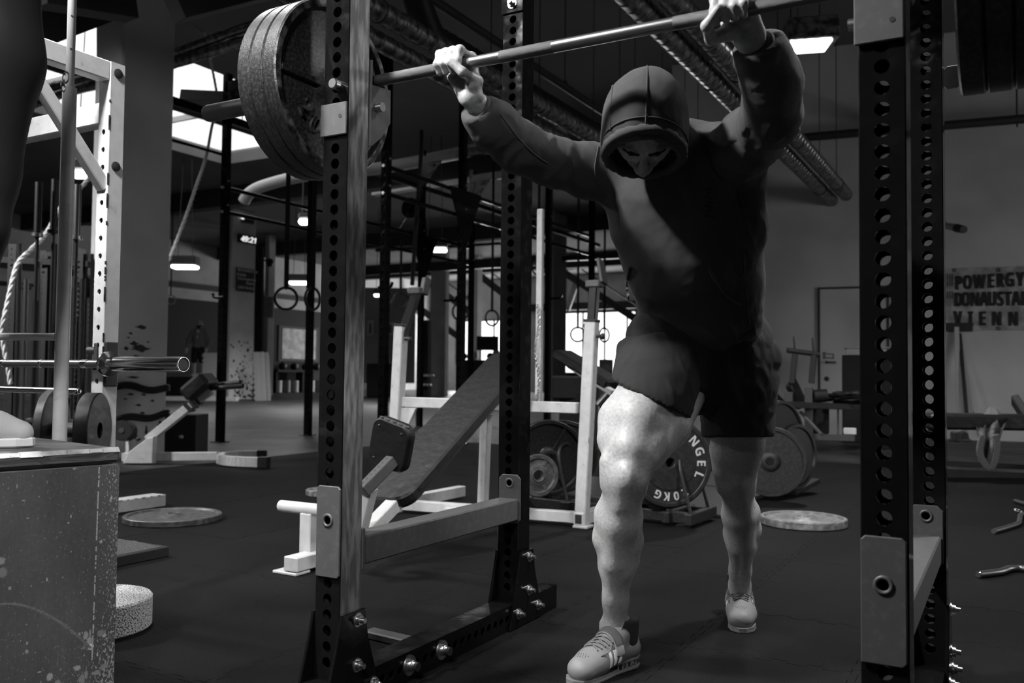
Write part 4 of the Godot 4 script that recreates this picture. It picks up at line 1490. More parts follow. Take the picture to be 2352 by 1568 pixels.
func pillar(called: String, ex: float, lx: float, rx: float, d: float, label: String, kind: int) -> void:
	var e := at(ex, 860, d)
	var b := absf(onx(rx, 860, e.x).z - e.z)
	var a := absf(onz(lx, 860, e.z).x - e.x)
	if kind == 0:
		a = maxf(a, 0.42)
	var base := Vector3(e.x - a * 0.5, 0, e.z - b * 0.5)
	var t := thing("pillar", label, "pillar", base)
	var g := G.new()
	g.box(Transform3D(Basis(), base + Vector3(0, 2.85, 0)), Vector3(a, 5.7, b), 0.02)
	put(g, M.wall_white, "shaft", t)
	if kind == 0:
		var xs := e.x + 0.0015
		g = G.new()
		for q in [[325, 751, 13, 5], [308, 789, 10, 6], [322, 800, 20, 9], [300, 765, 5, 3], [290, 800, 6, 5], [313, 820, 14, 5], [318, 848, 12, 6], [306, 866, 14, 3], [300, 905, 8, 3], [330, 906, 6, 3], [288, 916, 5, 2], [318, 930, 7, 3], [327, 948, 7, 3], [350, 920, 5, 3], [310, 1000, 5, 9], [336, 990, 3, 14], [368, 975, 6, 10], [320, 1010, 8, 4], [295, 775, 4, 2], [340, 785, 4, 2]]:
			var cpos := onx(q[0], q[1], xs)
			var rz: float = absf(onx(q[0] + q[2], q[1], xs).z - cpos.z)
			var ry: float = absf(onx(q[0], q[1] + q[3], xs).y - cpos.y)
			var poly := PackedVector2Array()
			for i in 14:
				var an := TAU * i / 14
				var k := 1.0 + 0.35 * sin(i * 2.3 + q[0])
				poly.append(Vector2(cos(an) * rz * k, sin(an) * ry * (0.8 + 0.3 * cos(i * 1.7))))
			g.prism(poly, Transform3D(Basis(Vector3(0, 0, -1), Vector3.UP, Vector3(1, 0, 0)), cpos), 0.001)
		put(g, M.chip, "scuff_mark", t).set_meta("kind", "stuff")
		# two dark bands tied round it
		var n := 0
		for ys in [[888, 893], [966, 950]]:
			var p0 := onx(266, ys[0], e.x + 0.02)
			var p1 := onx(384, ys[1], e.x + 0.02)
			var bt := thing("tie_band", ["dark cloth band tied round the scuffed pillar, upper of the two", "dark cloth band tied round the scuffed pillar, lower of the two"][n], "band", p0)
			var pts := []
			for i in 9:
				var f := i / 8.0
				pts.append(p0.lerp(p1, f) + Vector3(0, 0.02 * sin(f * 7.0), 0))
			pts.append(Vector3(e.x - 0.1, p1.y, e.z - b - 0.03)); pts.append(Vector3(e.x - a - 0.03, p1.y, e.z - b * 0.6)); pts.append(Vector3(e.x - a - 0.03, p0.y, e.z - b * 0.2)); pts.append(Vector3(e.x - a * 0.5, p0.y, e.z + 0.03)); pts.append(Vector3(e.x, p0.y, e.z + 0.025))
			g = G.new()
			for s in [-1.0, 1.0]:
				var moved := []
				for q in pts:
					moved.append(q + Vector3(0, s * 0.014, 0))
				g.tube(smooth(moved, 4), 0.02, 8)
			put(g, M.strap, "band", bt)
			n += 1

func machine() -> void:
	var d := 8.0
	var o := at(430, 1055, d); o.y = 0
	var t := thing("leverage_machine", "white floor lever machine with a black pad on its raised arm, in front of scuffed pillar", "exercise machine", o)
	var fwd := Vector3(-view.z.x, 0, -view.z.z).normalized()
	var g := G.new()
	var p := func(x: float, y: float) -> Vector3: return at(x, y, d)
	g.bar(p.call(283, 1049), p.call(500, 1047), 0.075, 0.075)
	put(g, M.paint_white, "base_beam", t)
	# gusset plate
	g = G.new()
	var right := Vector3(view.x.x, 0, view.x.z).normalized()
	var c: Vector3 = p.call(330, 1030)
	var poly := PackedVector2Array()
	for q in [[296, 1061], [364, 1061], [366, 1000], [352, 1003], [310, 1035]]:
		var w: Vector3 = p.call(q[0], q[1])
		poly.append(Vector2((w - c).dot(right), w.y - c.y))
	g.prism(poly, Transform3D(Basis(right, Vector3.UP, right.cross(Vector3.UP)), c - fwd * 0.045), 0.09, 0.006)
	put(g, M.paint_white, "side_plate", t)
	g = G.new()
	for x in [308, 340]:
		var q: Vector3 = p.call(x, 1052)
		g.cone(q - fwd * 0.05, q - fwd * 0.056, 0.016, 0.014, 14)
	put(g, M.dark_metal, "bolt", t)
	g = G.new()
	g.bar(p.call(322, 1024), p.call(432, 936), 0.085, 0.07, Vector3.UP)
	put(g, M.paint_white, "arm", t)
	g = G.new()
	g.bar(p.call(432, 936), p.call(486, 898), 0.06, 0.06, Vector3.UP)
	put(g, M.paint_cream, "arm_inner", t)
	g = G.new()
	for q in [[432, 938, 438, 932, 0.1], [442, 930, 448, 925, 0.09], [454, 923, 459, 919, 0.075]]:
		g.bar(p.call(q[0], q[1]), p.call(q[2], q[3]), q[4], q[4], Vector3.UP)
	put(g, M.dark_metal, "clamp", t)
	# pad
	g = G.new()
	var pc: Vector3 = p.call(458, 887)
	var ax: Vector3 = (p.call(470, 862) - p.call(428, 898)).normalized()
	var nn := ax.cross(fwd).normalized()
	g.box(Transform3D(Basis(ax, nn, ax.cross(nn)), pc), Vector3(0.26, 0.15, 0.3), 0.03)
	put(g, M.vinyl, "pad", t)
	for s in [0, 1]:
		g = G.new()
		g.cone(at(478, 892 - s * 5, d + s * 0.25), at(552 + (1 - s) * 6, 886 - s * 9, d + s * 0.25 - 0.1), 0.022, 0.022, 14)
		put(g, M.rubber_black, "handle", t)
	# U shaped foot frame
	g = G.new()
	var path := []
	for q in [[596, 1038, 8.35], [545, 1040, 8.3], [514, 1044, 8.15], [506, 1050, 8.0], [516, 1056, 7.85], [548, 1060, 7.75], [600, 1060, 7.7]]:
		var w := at(q[0], q[1], q[2]); w.y = 0.05
		path.append(w)
	var line := smooth(path, 5)
	for i in line.size() - 1:
		g.bar(line[i] - (line[i + 1] - line[i]) * 0.1, line[i + 1], 0.07, 0.085, Vector3.UP, 0.003)
	put(g, M.paint_white, "foot_frame", t)
	for i in [0, line.size() - 1]:
		g = G.new()
		var dd := (line[1] - line[0]) if i == 0 else (line[i - 1] - line[i])
		dd = dd.normalized()
		g.bar(line[i] + dd * 0.02, line[i] - dd * 0.07, 0.082, 0.095, Vector3.UP)
		put(g, M.rubber_black, "end_cap", t)
	# roller on an axle in front of the pillar
	var rp := at(279, 988, 7.85)
	t = thing("foam_roller", "black foam roller with a metal axle end, low in front of the scuffed pillar", "roller", rp)
	var rax := Vector3(0.62, 0.12, 0.78).normalized()
	g = G.new()
	g.lathe(Transform3D(Basis(rax.cross(Vector3.UP).normalized(), rax, rax.cross(Vector3.UP).normalized().cross(rax)), rp), [Vector2(0.025, -0.2), Vector2(0.085, -0.2), Vector2(0.09, -0.19), Vector2(0.09, -0.01), Vector2(0.085, 0.0), Vector2(0.025, 0.0)], 32)
	put(g, M.rubber_black, "foam", t)
	g = G.new()
	g.cone(rp - rax * 0.3, rp + rax * 0.006, 0.024, 0.024, 18)
	put(g, M.zinc, "axle", t)
	g = G.new()
	var rb := rp - rax * 0.28
	g.bar(Vector3(rb.x, 0.0, rb.z), Vector3(rb.x, rb.y + 0.03, rb.z), 0.05, 0.05, Vector3.BACK)
	put(g, M.paint_white, "stand", t)
	# black cabinet
	var cb := fl(385, 1044)
	t = thing("black_box", "black cube box on the floor behind the arm of the white lever machine", "box", cb)
	g = G.new()
	var q0 := at(418, 1040, 9.0); q0.y = 0.0
	g.box(Transform3D(Basis(Vector3.UP, 0.5), q0 + Vector3(0, 0.2, 0)), Vector3(0.4, 0.4, 0.36), 0.006)
	put(g, M.wall_dark, "body", t)
	g = G.new()
	var sp := at(416, 1003, 8.75)
	g.ball(sp, Vector3(0.03, 0.02, 0.02), 10)
	put(g, M.paint_cream, "sticker", t)

func rounded(w: float, h: float, r: float, k := 5) -> PackedVector2Array:
	var p := PackedVector2Array()
	for q in [[1, 1, 0.0], [-1, 1, PI / 2], [-1, -1, PI], [1, -1, PI * 1.5]]:
		for i in k + 1:
			var a: float = q[2] + PI / 2 * i / k
			p.append(Vector2(q[0] * (w * 0.5 - r) + cos(a) * r, q[1] * (h * 0.5 - r) + sin(a) * r))
	return p

func benches() -> void:
	# ---- incline bench, running along the rack ----
	var lc := Vector3(-2.462, 0.307, -3.23)
	var uc := Vector3(-2.462, 0.94, -4.331)
	var ax := (uc - lc).normalized()
	var nn := Vector3.RIGHT.cross(ax)
	if nn.y < 0: nn = -nn
	var t := thing("incline_bench", "incline bench with a black back pad on a white frame, behind the left rack posts", "bench", Vector3(-2.6, 0, -3.6))
	var g := G.new()
	var len_ := (uc - lc).length()
	g.prism(rounded(0.27, len_ + 0.12, 0.09, 7), Transform3D(Basis(Vector3.RIGHT, ax, nn), (lc + uc) * 0.5 - nn * 0.055), 0.055, 0.01)
	put(g, M.vinyl, "back_pad", t)
	g = G.new()
	g.prism(rounded(0.25, len_ + 0.08, 0.08, 6), Transform3D(Basis(Vector3.RIGHT, ax, nn), (lc + uc) * 0.5 - nn * 0.068), 0.012, 0.0)
	put(g, M.dark_metal, "pad_board", t)
	# small pad on a holed tube, seen from behind
	var pc := at(893, 1022, 3.74)
	var face := Vector3(0.0, 0.12, -0.99).normalized()    # the side one leans on
	var fx := Vector3.UP.cross(face).normalized()
	var fy := face.cross(fx)
	var turn := Basis(fx, fy, face) * Basis(Vector3.BACK, 0.28)
	var pd := Node3D.new()
	g = G.new()
	g.prism(rounded(0.2, 0.215, 0.05, 6), Transform3D(turn, pc), 0.05, 0.014)
	var sp := put(g, M.vinyl, "leg_pad", t)
	g = G.new()
	g.prism(rounded(0.185, 0.2, 0.042, 6), Transform3D(turn, pc - face * 0.008), 0.009, 0.002)
	put(g, M.vinyl, "backing_plate", sp)
	g = G.new()
	for q in [[-0.06, 0.07], [0.06, 0.07], [-0.06, -0.075], [0.06, -0.075]]:
		var w := pc + turn * Vector3(q[0], q[1], -0.009)
		g.cone(w, w - face * 0.004, 0.007, 0.004, 10)
	put(g, M.dark_metal, "screw", sp)
	g = G.new()
	for i in 5:
		g.ball(pc + turn * Vector3(-0.07 + i * 0.034, 0.103, 0.012), Vector3(0.014, 0.003, 0.008), 8, turn)
	put(g, M.vinyl_worn, "worn_patch", sp)
	pd.free()
	var ta := at(832, 1128, 3.62); var tb := at(902, 1056, 3.72)
	g = G.new()
	g.bar(ta, tb, 0.05, 0.05)
	var tube_ := put(g, M.steel_grey, "slide_tube", t)
	g = G.new()
	var td := (tb - ta).normalized()
	var tx := Vector3.UP.cross(td).normalized()
	var tn := td.cross(tx)
	for i in 7:
		var w := ta + td * (0.025 + i * 0.024) + tn * 0.0252
		g.cone(w, w + tn * 0.0006, 0.0045, 0.0045, 10)
	put(g, M.chip, "adjusting_hole", tube_)
	# white frame: beam on the floor, sloping support, rear leg, front post with foot tube
	g = G.new()
	g.bar(Vector3(-2.655, 0.05, -2.93), Vector3(-2.655, 0.05, -4.36), 0.07, 0.06)
	put(g, M.paint_white, "base_beam", t)
	g = G.new()
	g.bar(at(838, 1226, 3.75), at(912, 1150, 3.98), 0.06, 0.06)
	g.bar(at(905, 1153, 3.97), at(938, 1120, 4.05), 0.05, 0.05)
	put(g, M.paint_white, "support_tube", t)
	g = G.new()
	g.bar(at(826, 1218, 3.72), at(850, 1118, 3.66), 0.055, 0.05, Vector3.BACK)
	put(g, M.paint_white, "slide_sleeve", t)
	g = G.new()
	var rl := at(1108, 1160, 5.05); rl.y = 0.0
	g.bar(rl, at(1117, 950, 5.0), 0.05, 0.05, Vector3.BACK)
	put(g, M.paint_white, "rear_leg", t)
	g = G.new()
	g.bar(Vector3(rl.x - 0.25, 0.03, rl.z), Vector3(rl.x + 0.25, 0.03, rl.z), 0.05, 0.05)
	put(g, M.paint_white, "rear_foot", t)
	g = G.new()
	var fp := at(708, 1255, 3.78)
	g.bar(Vector3(fp.x, 0.05, fp.z), Vector3(fp.x, at(708, 1178, 3.78).y, fp.z), 0.062, 0.05, Vector3.BACK)
	put(g, M.paint_white, "front_post", t)
	g = G.new()
	var fa := fl(690, 1290, 0.045)
	g.bar(fa + Vector3(0.0, 0.0, 0.06), fa + Vector3(0.0, 0.0, -0.3), 0.075, 0.06)
	put(g, M.paint_white, "front_foot", t)
	g = G.new()
	g.box(Transform3D(Basis(), Vector3(fa.x - 0.03, 0.006, fa.z + 0.02)), Vector3(0.13, 0.012, 0.09), 0.003)
	put(g, M.paint_white, "foot_plate", t)
	g = G.new()
	var c0 := at(612, 1166, 3.80); 
	g.lathe(Transform3D(Basis(Vector3.UP, Vector3.RIGHT, Vector3.BACK), Vector3(c0.x, c0.y, fp.z)), [Vector2(0, 0), Vector2(0.018, 0.0), Vector2(0.025, 0.008), Vector2(0.025, 0.30), Vector2(0.018, 0.31), Vector2(0, 0.31)], 28)
	put(g, M.paint_white, "foot_tube", t)
	# ---- white squat stand with chrome slides ----
	var zr := -4.45
	var R := Vector3(-2.058, 0, zr)
	var Lf := Vector3(-3.24, 0, -4.30)
	t = thing("squat_stand", "white square tube squat stand with chrome slides and hooks, faded letters on its right post", "squat stand", (R + Lf) * 0.5)
	var rt := at(1360, 735, 4.86)
	var b := 0.066
	g = G.new()
	g.bar(R, rt, b, b, Vector3.BACK, 0.005)
	var rp := put(g, M.paint_white, "upright", t)
	var lt := at(922, 745, 5.28)
	g = G.new()
	g.bar(Lf, lt, b, b, Vector3.BACK, 0.005)
	put(g, M.paint_white, "upright", t)
	# faded letters down the right post
	var up := (rt - R).normalized()
	var n := 0
	for ch in ["C", "F", "/", "B", "a", "r", "1"]:
		var yy: float = [748, 763, 792, 806, 829, 843, 860][n]
		var w := onz(1351, yy, zr + b * 0.5 + 0.002)
		letters(ch, 0.036, 0.002, Transform3D(Basis(Vector3.RIGHT, Vector3.UP, Vector3.BACK), w + Vector3(-0.012, 0, 0.012 * (w.y - 0.8))), M.iron_grey, "faded_letter", rp, 1.0, "Droid Serif")
		n += 1
	g = G.new()
	for q in [[1343, 912, 0.006], [1338, 1087, 0.022], [1352, 950, 0.01], [1351, 1010, 0.02]]:
		var w := onz(q[0], q[1], zr + b * 0.5)
		g.box(Transform3D(Basis(), w), Vector3(q[2] * 0.5, q[2] * 1.6, 0.003), 0.001)
	put(g, M.chip, "chipped_paint", rp)
	for s in [0, 1]:
		var o := rt if s == 0 else lt
		var tip := at(1366, 652, 4.86) if s == 0 else at(958, 668, 5.28)
		g = G.new()
		g.bar(o - up * 0.1, tip, 0.05, 0.05, Vector3.BACK, 0.006)
		var inn := put(g, M.chrome, "slide_post", t)
		g = G.new()
		g.bar(o - up * 0.012, o + up * 0.004, b + 0.004, b + 0.004, Vector3.BACK, 0.002)
		put(g, M.rubber_black, "collar", t)
		# hook on top: saddle and tall back plate
		g = G.new()
		g.box(Transform3D(Basis(), tip + Vector3(0.0, 0.0, 0.0)), Vector3(0.085, 0.04, 0.075), 0.006)
		put(g, M.steel_grey, "saddle", inn)
		g = G.new()
		if s == 0:
			g.bar(tip + Vector3(0.045, 0.0, -0.02), at(1378, 596, 4.9), 0.075, 0.02, Vector3.RIGHT)
		else:
			g.bar(tip + Vector3(0.035, -0.02, -0.02), at(980, 640, 5.3), 0.06, 0.03, Vector3.RIGHT)
			g.cone(tip + Vector3(-0.06, 0, 0.0), tip + Vector3(0.02, 0, 0.0), 0.02, 0.02, 14)
		put(g, M.steel_grey if s == 1 else M.dark_metal, "hook_plate", inn)
		g = G.new()
		var kp := o - up * 0.09 + Vector3(b * 0.5, 0, 0)
		g.cone(kp, kp + Vector3(0.025, 0, 0), 0.008, 0.008, 10)
		g.ball(kp + Vector3(0.035, 0, 0), Vector3(0.014, 0.018, 0.018), 12)
		put(g, M.rubber_black, "lock_knob", t)
	g = G.new()
	g.bar(Vector3(-3.2, 0.665, -4.31), Vector3(-2.07, 0.655, -4.42), 0.06, 0.06)
	put(g, M.paint_white, "cross_tube", t)
	g = G.new()
	g.bar(Lf + Vector3(0, 0.045, -0.05), R + Vector3(-0.03, 0.05, -0.02), 0.06, 0.06)
	put(g, M.paint_white, "bottom_rail", t)
	for q in [R, Lf]:
		g = G.new()
		g.bar(q + Vector3(0, 0.05, 0.04), q + Vector3(0.02, 0.05, -0.75), 0.06, 0.07)
		put(g, M.paint_white, "foot_rail", t)
		g = G.new()
		g.box(Transform3D(Basis(), q + Vector3(0, 0.05, 0.0405)), Vector3(0.04, 0.05, 0.003), 0.001)
		put(g, M.chip, "tube_opening", t)
		g = G.new()
		g.box(Transform3D(Basis(), q + Vector3(0.01, 0.008, 0.0)), Vector3(0.09, 0.016, 0.09), 0.004)
		put(g, M.paint_cream, "foot_pad", t)
	g = G.new()
	g.prism(PackedVector2Array([Vector2(0, 0), Vector2(0.16, 0), Vector2(0, -0.3)]), Transform3D(Basis(Vector3.RIGHT, Vector3.UP, Vector3.BACK), Lf + Vector3(0.02, 0.63, 0.0)), 0.02, 0.002)
	put(g, M.paint_white, "gusset", t)
	# ---- chain and strap hanging behind the rear rack post ----
	t = thing("hanging_chain", "steel chain hanging in loops just right of the rear left rack post", "chain", at(1236, 860, 5.4))
	var links := []
	for i in 42:
		var y := 700.0 + i * 5.6
		links.append(at(1234 + 4.0 * sin(i * 0.25), y, 5.4))
	var cg := G.new()
	for i in links.size() - 1:
		var d: Vector3 = links[i + 1] - links[i]
		cg.ring((links[i] + links[i + 1]) * 0.5, Vector3.BACK if i % 2 else Vector3.RIGHT, 0.0095, 0.0026, 10, 5, Vector3(1, 1.2, 1))
	put(cg, M.zinc, "chain_links", t).set_meta("kind", "stuff")
	g = G.new()
	g.bar(at(1237, 936, 5.45), at(1242, 480, 5.45), 0.04, 0.03, Vector3.BACK)
	put(g, M.paint_white, "post", t)
	plates_row()

func plates_row() -> void:
	# ---- plate holder behind the white stand: rails, wire dividers, plates on edge ----
	var ra := at(1225, 1140, 5.6); var rb := at(1610, 1150, 5.0)
	ra.y = 0.05; rb.y = 0.05
	var dir := (rb - ra).normalized()
	var sidew := dir.cross(Vector3.UP)
	var t := thing("plate_holder", "low black plate holder with bent wire dividers, behind the legs of the hooded person", "plate holder", (ra + rb) * 0.5 * Vector3(1, 0, 1))
	for s in [-0.13, 0.13]:
		var g := G.new()
		g.bar(ra + sidew * s, rb + sidew * s, 0.045, 0.06)
		put(g, M.iron, "rail", t)
	for f in [0.02, 0.3, 0.62, 0.88, 1.0]:
		var g := G.new()
		var c: Vector3 = ra.lerp(rb, f)
		g.bar(c + sidew * 0.2, c - sidew * 0.2, 0.045, 0.06)
		put(g, M.iron, "cross_bar", t)
		g = G.new()
		g.tube(smooth([c + sidew * 0.14, c + sidew * 0.12 + Vector3(0, 0.28, 0) - dir * 0.08, c + sidew * 0.02 + Vector3(0, 0.36, 0) - dir * 0.1, c - sidew * 0.1 + Vector3(0, 0.3, 0) - dir * 0.08, c - sidew * 0.14], 6), 0.01, 10)
		put(g, M.iron, "wire_divider", t)
	# rubber mat below
	var m := fl(1655, 1190)
	var g2 := G.new()
	g2.box(Transform3D(Basis(), m + Vector3(-0.75, 0.01, -0.7)), Vector3(1.5, 0.02, 1.4), 0.003)
	tag(put(g2, M.rubber_plate, "rubber_mat"), "dark rubber mat on the floor under the low plate holder", "mat")
	var toward := Vector3(EYE.x, 0, EYE.z)
	var n := 0
	for q in [[1262, 1052, 5.45, 0.235, 0.06, "big black iron plate on edge, behind the right post of the white stand", 0.0, 3], [1296, 1048, 5.75, 0.235, 0.07, "big black iron plate on edge, right behind the first one at the white stand", 0.0, 0], [1500, 1062, 5.2, 0.25, 0.05, "dark bumper plate on edge, mostly hidden behind the front leg", 0.1, 0], [1540, 1063, 4.95, 0.255, 0.07, "dark bumper plate with pale block letters, seen between the two bare legs", 0.1, 0], [1237, 1092, 4.9, 0.118, 0.03, "small iron plate with a round hub, leaning low behind the rear left rack post", 0.0, 3]]:
		var c := at(q[0], q[1], q[2])
		var out := (EYE - c); out.y = 0
		out = out.normalized().rotated(Vector3.UP, 0.30 + q[6])
		if q[4] == 0.07 and q[3] == 0.255:
			var b := thing("weight_plate", q[5], "weight plate", c - Vector3(0, q[3], 0))
			var x := Vector3.UP.cross(out).normalized()
			var g := G.new()
			var tt := Transform3D(Basis(x, out, x.cross(out)), c)
			var r: float = q[3]
			g.lathe(tt, [Vector2(0.026, -0.07), Vector2(r - 0.005, -0.07), Vector2(r, -0.064), Vector2(r, -0.012), Vector2(r - 0.012, 0.0), Vector2(r - 0.03, 0.0), Vector2(r - 0.034, -0.004), Vector2(r - 0.1, -0.004), Vector2(r - 0.104, 0.0), Vector2(0.03, 0.0), Vector2(0.026, -0.004), Vector2(0.026, -0.07)], 72)
			put(g, M.rubber_plate, "disc", b)
			g = G.new()
			g.cone(c - out * 0.068, c - out * 0.06, 0.026, 0.026, 18)
			put(g, M.chip, "centre_hole", b)
			arc_text("YANGEL", c - out * 0.004, out, (tt.basis.x * 0.15 + Vector3.UP).normalized(), r - 0.068, 0.052, 0.36, M.chalk, b, 0.003, "painted_letter")
			arc_text("20KG", c - out * 0.004, out, (tt.basis.x * 0.55 - Vector3.UP).normalized(), r - 0.068, 0.046, 0.3, M.chalk, b, 0.003, "painted_letter")
		else:
			iron_plate("weight_plate", q[5], c, out, q[3], q[4], M.iron if n != 4 else M.iron_grey, "", q[7], n == 4)
		n += 1

func right_side() -> void:
	var wu := Vector3(0.9903, 0, -0.139)
	var wo := Vector3(-2.19, 0, -13.46)
	var wn := Vector3(0.139, 0, 0.9903)
	var rb := Basis(wu, Vector3.UP, wn)
	var on := func(x: float, y: float, off := 0.0) -> Vector3: return onx_wall(x, y, wo + wn * off, wn)
	# ---- banner ----
	var a: Vector3 = on.call(2150, 617, 0.02)
	var e: Vector3 = on.call(2362, 757, 0.02)
	var W := 4.6
	var Hh := a.y - e.y
	var c := a + wu * W * 0.5 - Vector3(0, Hh * 0.5, 0)
	var t := thing("banner", "pale wall banner with three lines of bold capitals, beside the right rack posts", "banner", c)
	var g := G.new()
	g.box(Transform3D(rb, c), Vector3(W, Hh, 0.012), 0.002)
	var cloth := put(g, M.banner, "cloth", t)
	for q in [["POWERGYM", 650, -0.06, [2201, 2222, 2249, 2276, 2297, 2319, 2343, 2370]], ["DONAUSTADT", 688, -0.015, [2201, 2218, 2239, 2260, 2279, 2298, 2315, 2334, 2355, 2376]], ["VIENNA", 731, 0.01, [2200, 2229, 2256, 2289, 2327, 2365]]]:
		var word: String = q[0]
		for i in word.length():
			var lp: Vector3 = on.call(q[3][i], q[1] + q[2] * (q[3][i] - 2200.0), 0.028)
			letters(word[i], 0.192, 0.004, Transform3D(rb, lp), M.print_dark, "printed_letter", t, 0.6, "Droid Sans", 0.02)
	g = G.new()
	for x in [2192, 2293]:
		for y in [620, 754]:
			var p: Vector3 = on.call(x, y, 0.03)
			g.ring(p, wn, 0.02, 0.007, 16, 6)
	put(g, M.dark_metal, "eyelet", t)
	g = G.new()
	for q in [[2176, 637, 0.1], [2176, 645, 0.14], [2176, 677, 0.1]]:
		var p: Vector3 = on.call(q[0], q[1], 0.029)
		for i in 3:
			g.box(Transform3D(rb, p + wu * (i * 0.03)), Vector3(0.014, q[2], 0.004), 0.0)
	put(g, M.print_dark, "printed_emblem", t)
	# pole leaning at the wall
	g = G.new()
	var p0: Vector3 = on.call(2197, 750, 0.06)
	g.bar(Vector3(p0.x, 0, p0.z) + wn * 0.3, p0, 0.06, 0.02, wn)
	tag(put(g, M.paint_white, "pale_batten"), "pale batten leaning on the wall below the banner", "batten")
	g = G.new()
	p0 = on.call(2204, 765, 0.05)
	g.bar(on.call(2221, 960, 0.4), p0, 0.05, 0.02, wn)
	tag(put(g, M.dark_metal, "dark_batten"), "dark batten leaning on the wall under the banner, right of the pale batten", "batten")
	# black bar under the banner
	g = G.new()
	g.bar(on.call(2172, 751, 0.05), on.call(2234, 751, 0.05), 0.04, 0.12, Vector3.UP)
	tag(put(g, M.dark_metal, "wall_shelf"), "short black shelf bar fixed to the wall just under the banner", "shelf")
	# microphone-like grip hook on the wall
	t = thing("wall_peg", "short black peg with a chipped white sleeve, high on rear wall right of the rack", "peg", on.call(2190, 520, 0.3))
	g = G.new()
	var m0: Vector3 = on.call(2172, 518, 0.5); var m1: Vector3 = on.call(2214, 527, 0.9)
	g.cone(m0, m0.lerp(m1, 0.62), 0.045, 0.05, 18)
	put(g, M.granite, "sleeve", t)
	g = G.new()
	g.cone(m0.lerp(m1, 0.62), m1, 0.056, 0.05, 18)
	put(g, M.rubber_black, "grip", t)
	g = G.new()
	g.cone(on.call(2168, 500, 0.0), m0, 0.012, 0.012, 8)
	put(g, M.dark_metal, "bracket", t)
	# pipe along the wall with hangers
	t = thing("ceiling_pipe", "thin dark pipe hung under the ceiling in front of the rear wall", "pipe", on.call(2000, 300, 0.6))
	g = G.new()
	var pa: Vector3 = on.call(1650, 332, 0.6)
	var pb := pa + wu * 8.0; pb.y = pa.y
	g.cone(pa, pb, 0.06, 0.06, 14)
	put(g, M.pipe, "pipe", t)
	for f in [0.12, 0.3, 0.48, 0.55, 0.62, 0.7, 0.85]:
		g = G.new()
		var h := pa.lerp(pb, f)
		g.cone(h - Vector3(0, 0.1, 0), Vector3(h.x, 5.7, h.z), 0.012, 0.012, 6)
		put(g, M.pipe, "hanger_rod", t)
	# ---- black cabinet with a tray on it ----
	var cb := at(1972, 985, 11.8); cb.y = 0
	t = thing("cabinet", "tall black cabinet against the rear wall, cut by the near right rack post", "cabinet", cb)
	g = G.new()
	var ch := at(1960, 816, 11.8).y
	g.box(Transform3D(rb, cb + Vector3(0.1, ch * 0.5, 0)), Vector3(0.6, ch, 0.5), 0.01)
	put(g, M.wall_dark, "body", t)
	g = G.new()
	g.box(Transform3D(rb, cb + Vector3(0.1, ch + 0.045, 0)), Vector3(0.5, 0.09, 0.4), 0.008)
	g.box(Transform3D(rb, cb + Vector3(0.1, ch + 0.1, 0)), Vector3(0.56, 0.02, 0.44), 0.004)
	tag(put(g, M.paint_cream, "storage_tray"), "pale lidded tray on top of the tall black cabinet", "tray")
	# ---- black bench press station ----
	var d := 10.2
	t = thing("bench_station", "black bench press station with two adjustable posts and a crossbar, in front of the door", "bench", at(1850, 1000, d) * Vector3(1, 0, 1))
	for q in [[1826, 812, 1812, 1010], [1869, 815, 1858, 1000]]:
		g = G.new()
		g.bar(at(q[2], q[3], d) * Vector3(1, 0, 1), at(q[2], q[3] - 110, d), 0.085, 0.085, Vector3.BACK)
		put(g, M.steel_grey, "outer_post", t)
		g = G.new()
		g.bar(at(lerpf(q[0], q[2], 0.5), 880, d), at(q[0], q[1], d), 0.06, 0.06, Vector3.BACK)
		put(g, M.dark_metal, "inner_post", t)
		g = G.new()
		g.cone(at(q[0], q[1], d), at(q[0] - 3, q[1] - 40, d), 0.012, 0.008, 8)
		put(g, M.dark_metal, "pin", t)
	g = G.new()
	g.cone(at(1808, 804, d), at(1882, 814, d), 0.032, 0.03, 14)
	put(g, M.dark_metal, "crossbar", t)
	g = G.new()
	for q in [[1893, 811, 1914, 814], [1893, 821, 1914, 822]]:
		g.bar(at(q[0], q[1], d), at(q[2], q[3], d), 0.014, 0.014)
	g.bar(at(1893, 808, d), at(1893, 824, d), 0.03, 0.03, Vector3.BACK)
	g.bar(at(1914, 812, d), at(1914, 824, d), 0.016, 0.016, Vector3.BACK)
	put(g, M.dark_metal, "end_handle", t)
	g = G.new()
	g.bar(at(1800, 928, d), at(1985, 935, d), 0.26, 0.07)
	put(g, M.vinyl, "bench_pad", t)
	g = G.new()
	g.cone(at(1867, 910, d), at(1898, 908, d), 0.075, 0.075, 20)
	put(g, M.vinyl, "roll_pad", t)
	g = G.new()
	g.bar(at(1838, 945, d), at(1888, 998, d - 0.2), 0.04, 0.03)
	g.bar(at(1925, 935, d), at(1925, 1000, d), 0.02, 0.02, Vector3.BACK)
	put(g, M.steel_grey, "brace", t)
	g = G.new()
	g.bar(at(1835, 1002, d), at(1960, 1006, d), 0.09, 0.07)
	put(g, M.steel_grey, "base_beam", t)
	for q in [[1815, 876, 1842, 932, 0.3], [1745, 880, 1800, 935, 0.16]]:
		g = G.new()
		g.bar(at(q[0], q[1], d + 0.3), at(q[2], q[3], d + 0.3), q[4], 0.08, Vector3.RIGHT, 0.02)
		put(g, M.vinyl, "side_pad", t)
	g = G.new()
	g.box(Transform3D(rb, at(1880, 965, d + 0.5)), Vector3(0.24, 0.36, 0.3), 0.03)
	tag(put(g, M.wall_dark, "kit_bag"), "black kit bag standing on the floor behind the bench press station", "bag")
	# cloth heaped on the pad
	lump("dark_jacket", "dark jacket heaped on the black bench pad, left of the near right rack post", at(1958, 913, d), Vector3(0.32, 0.07, 0.18), M.hoodie_print, 5)
	# paper stack
	g = G.new()
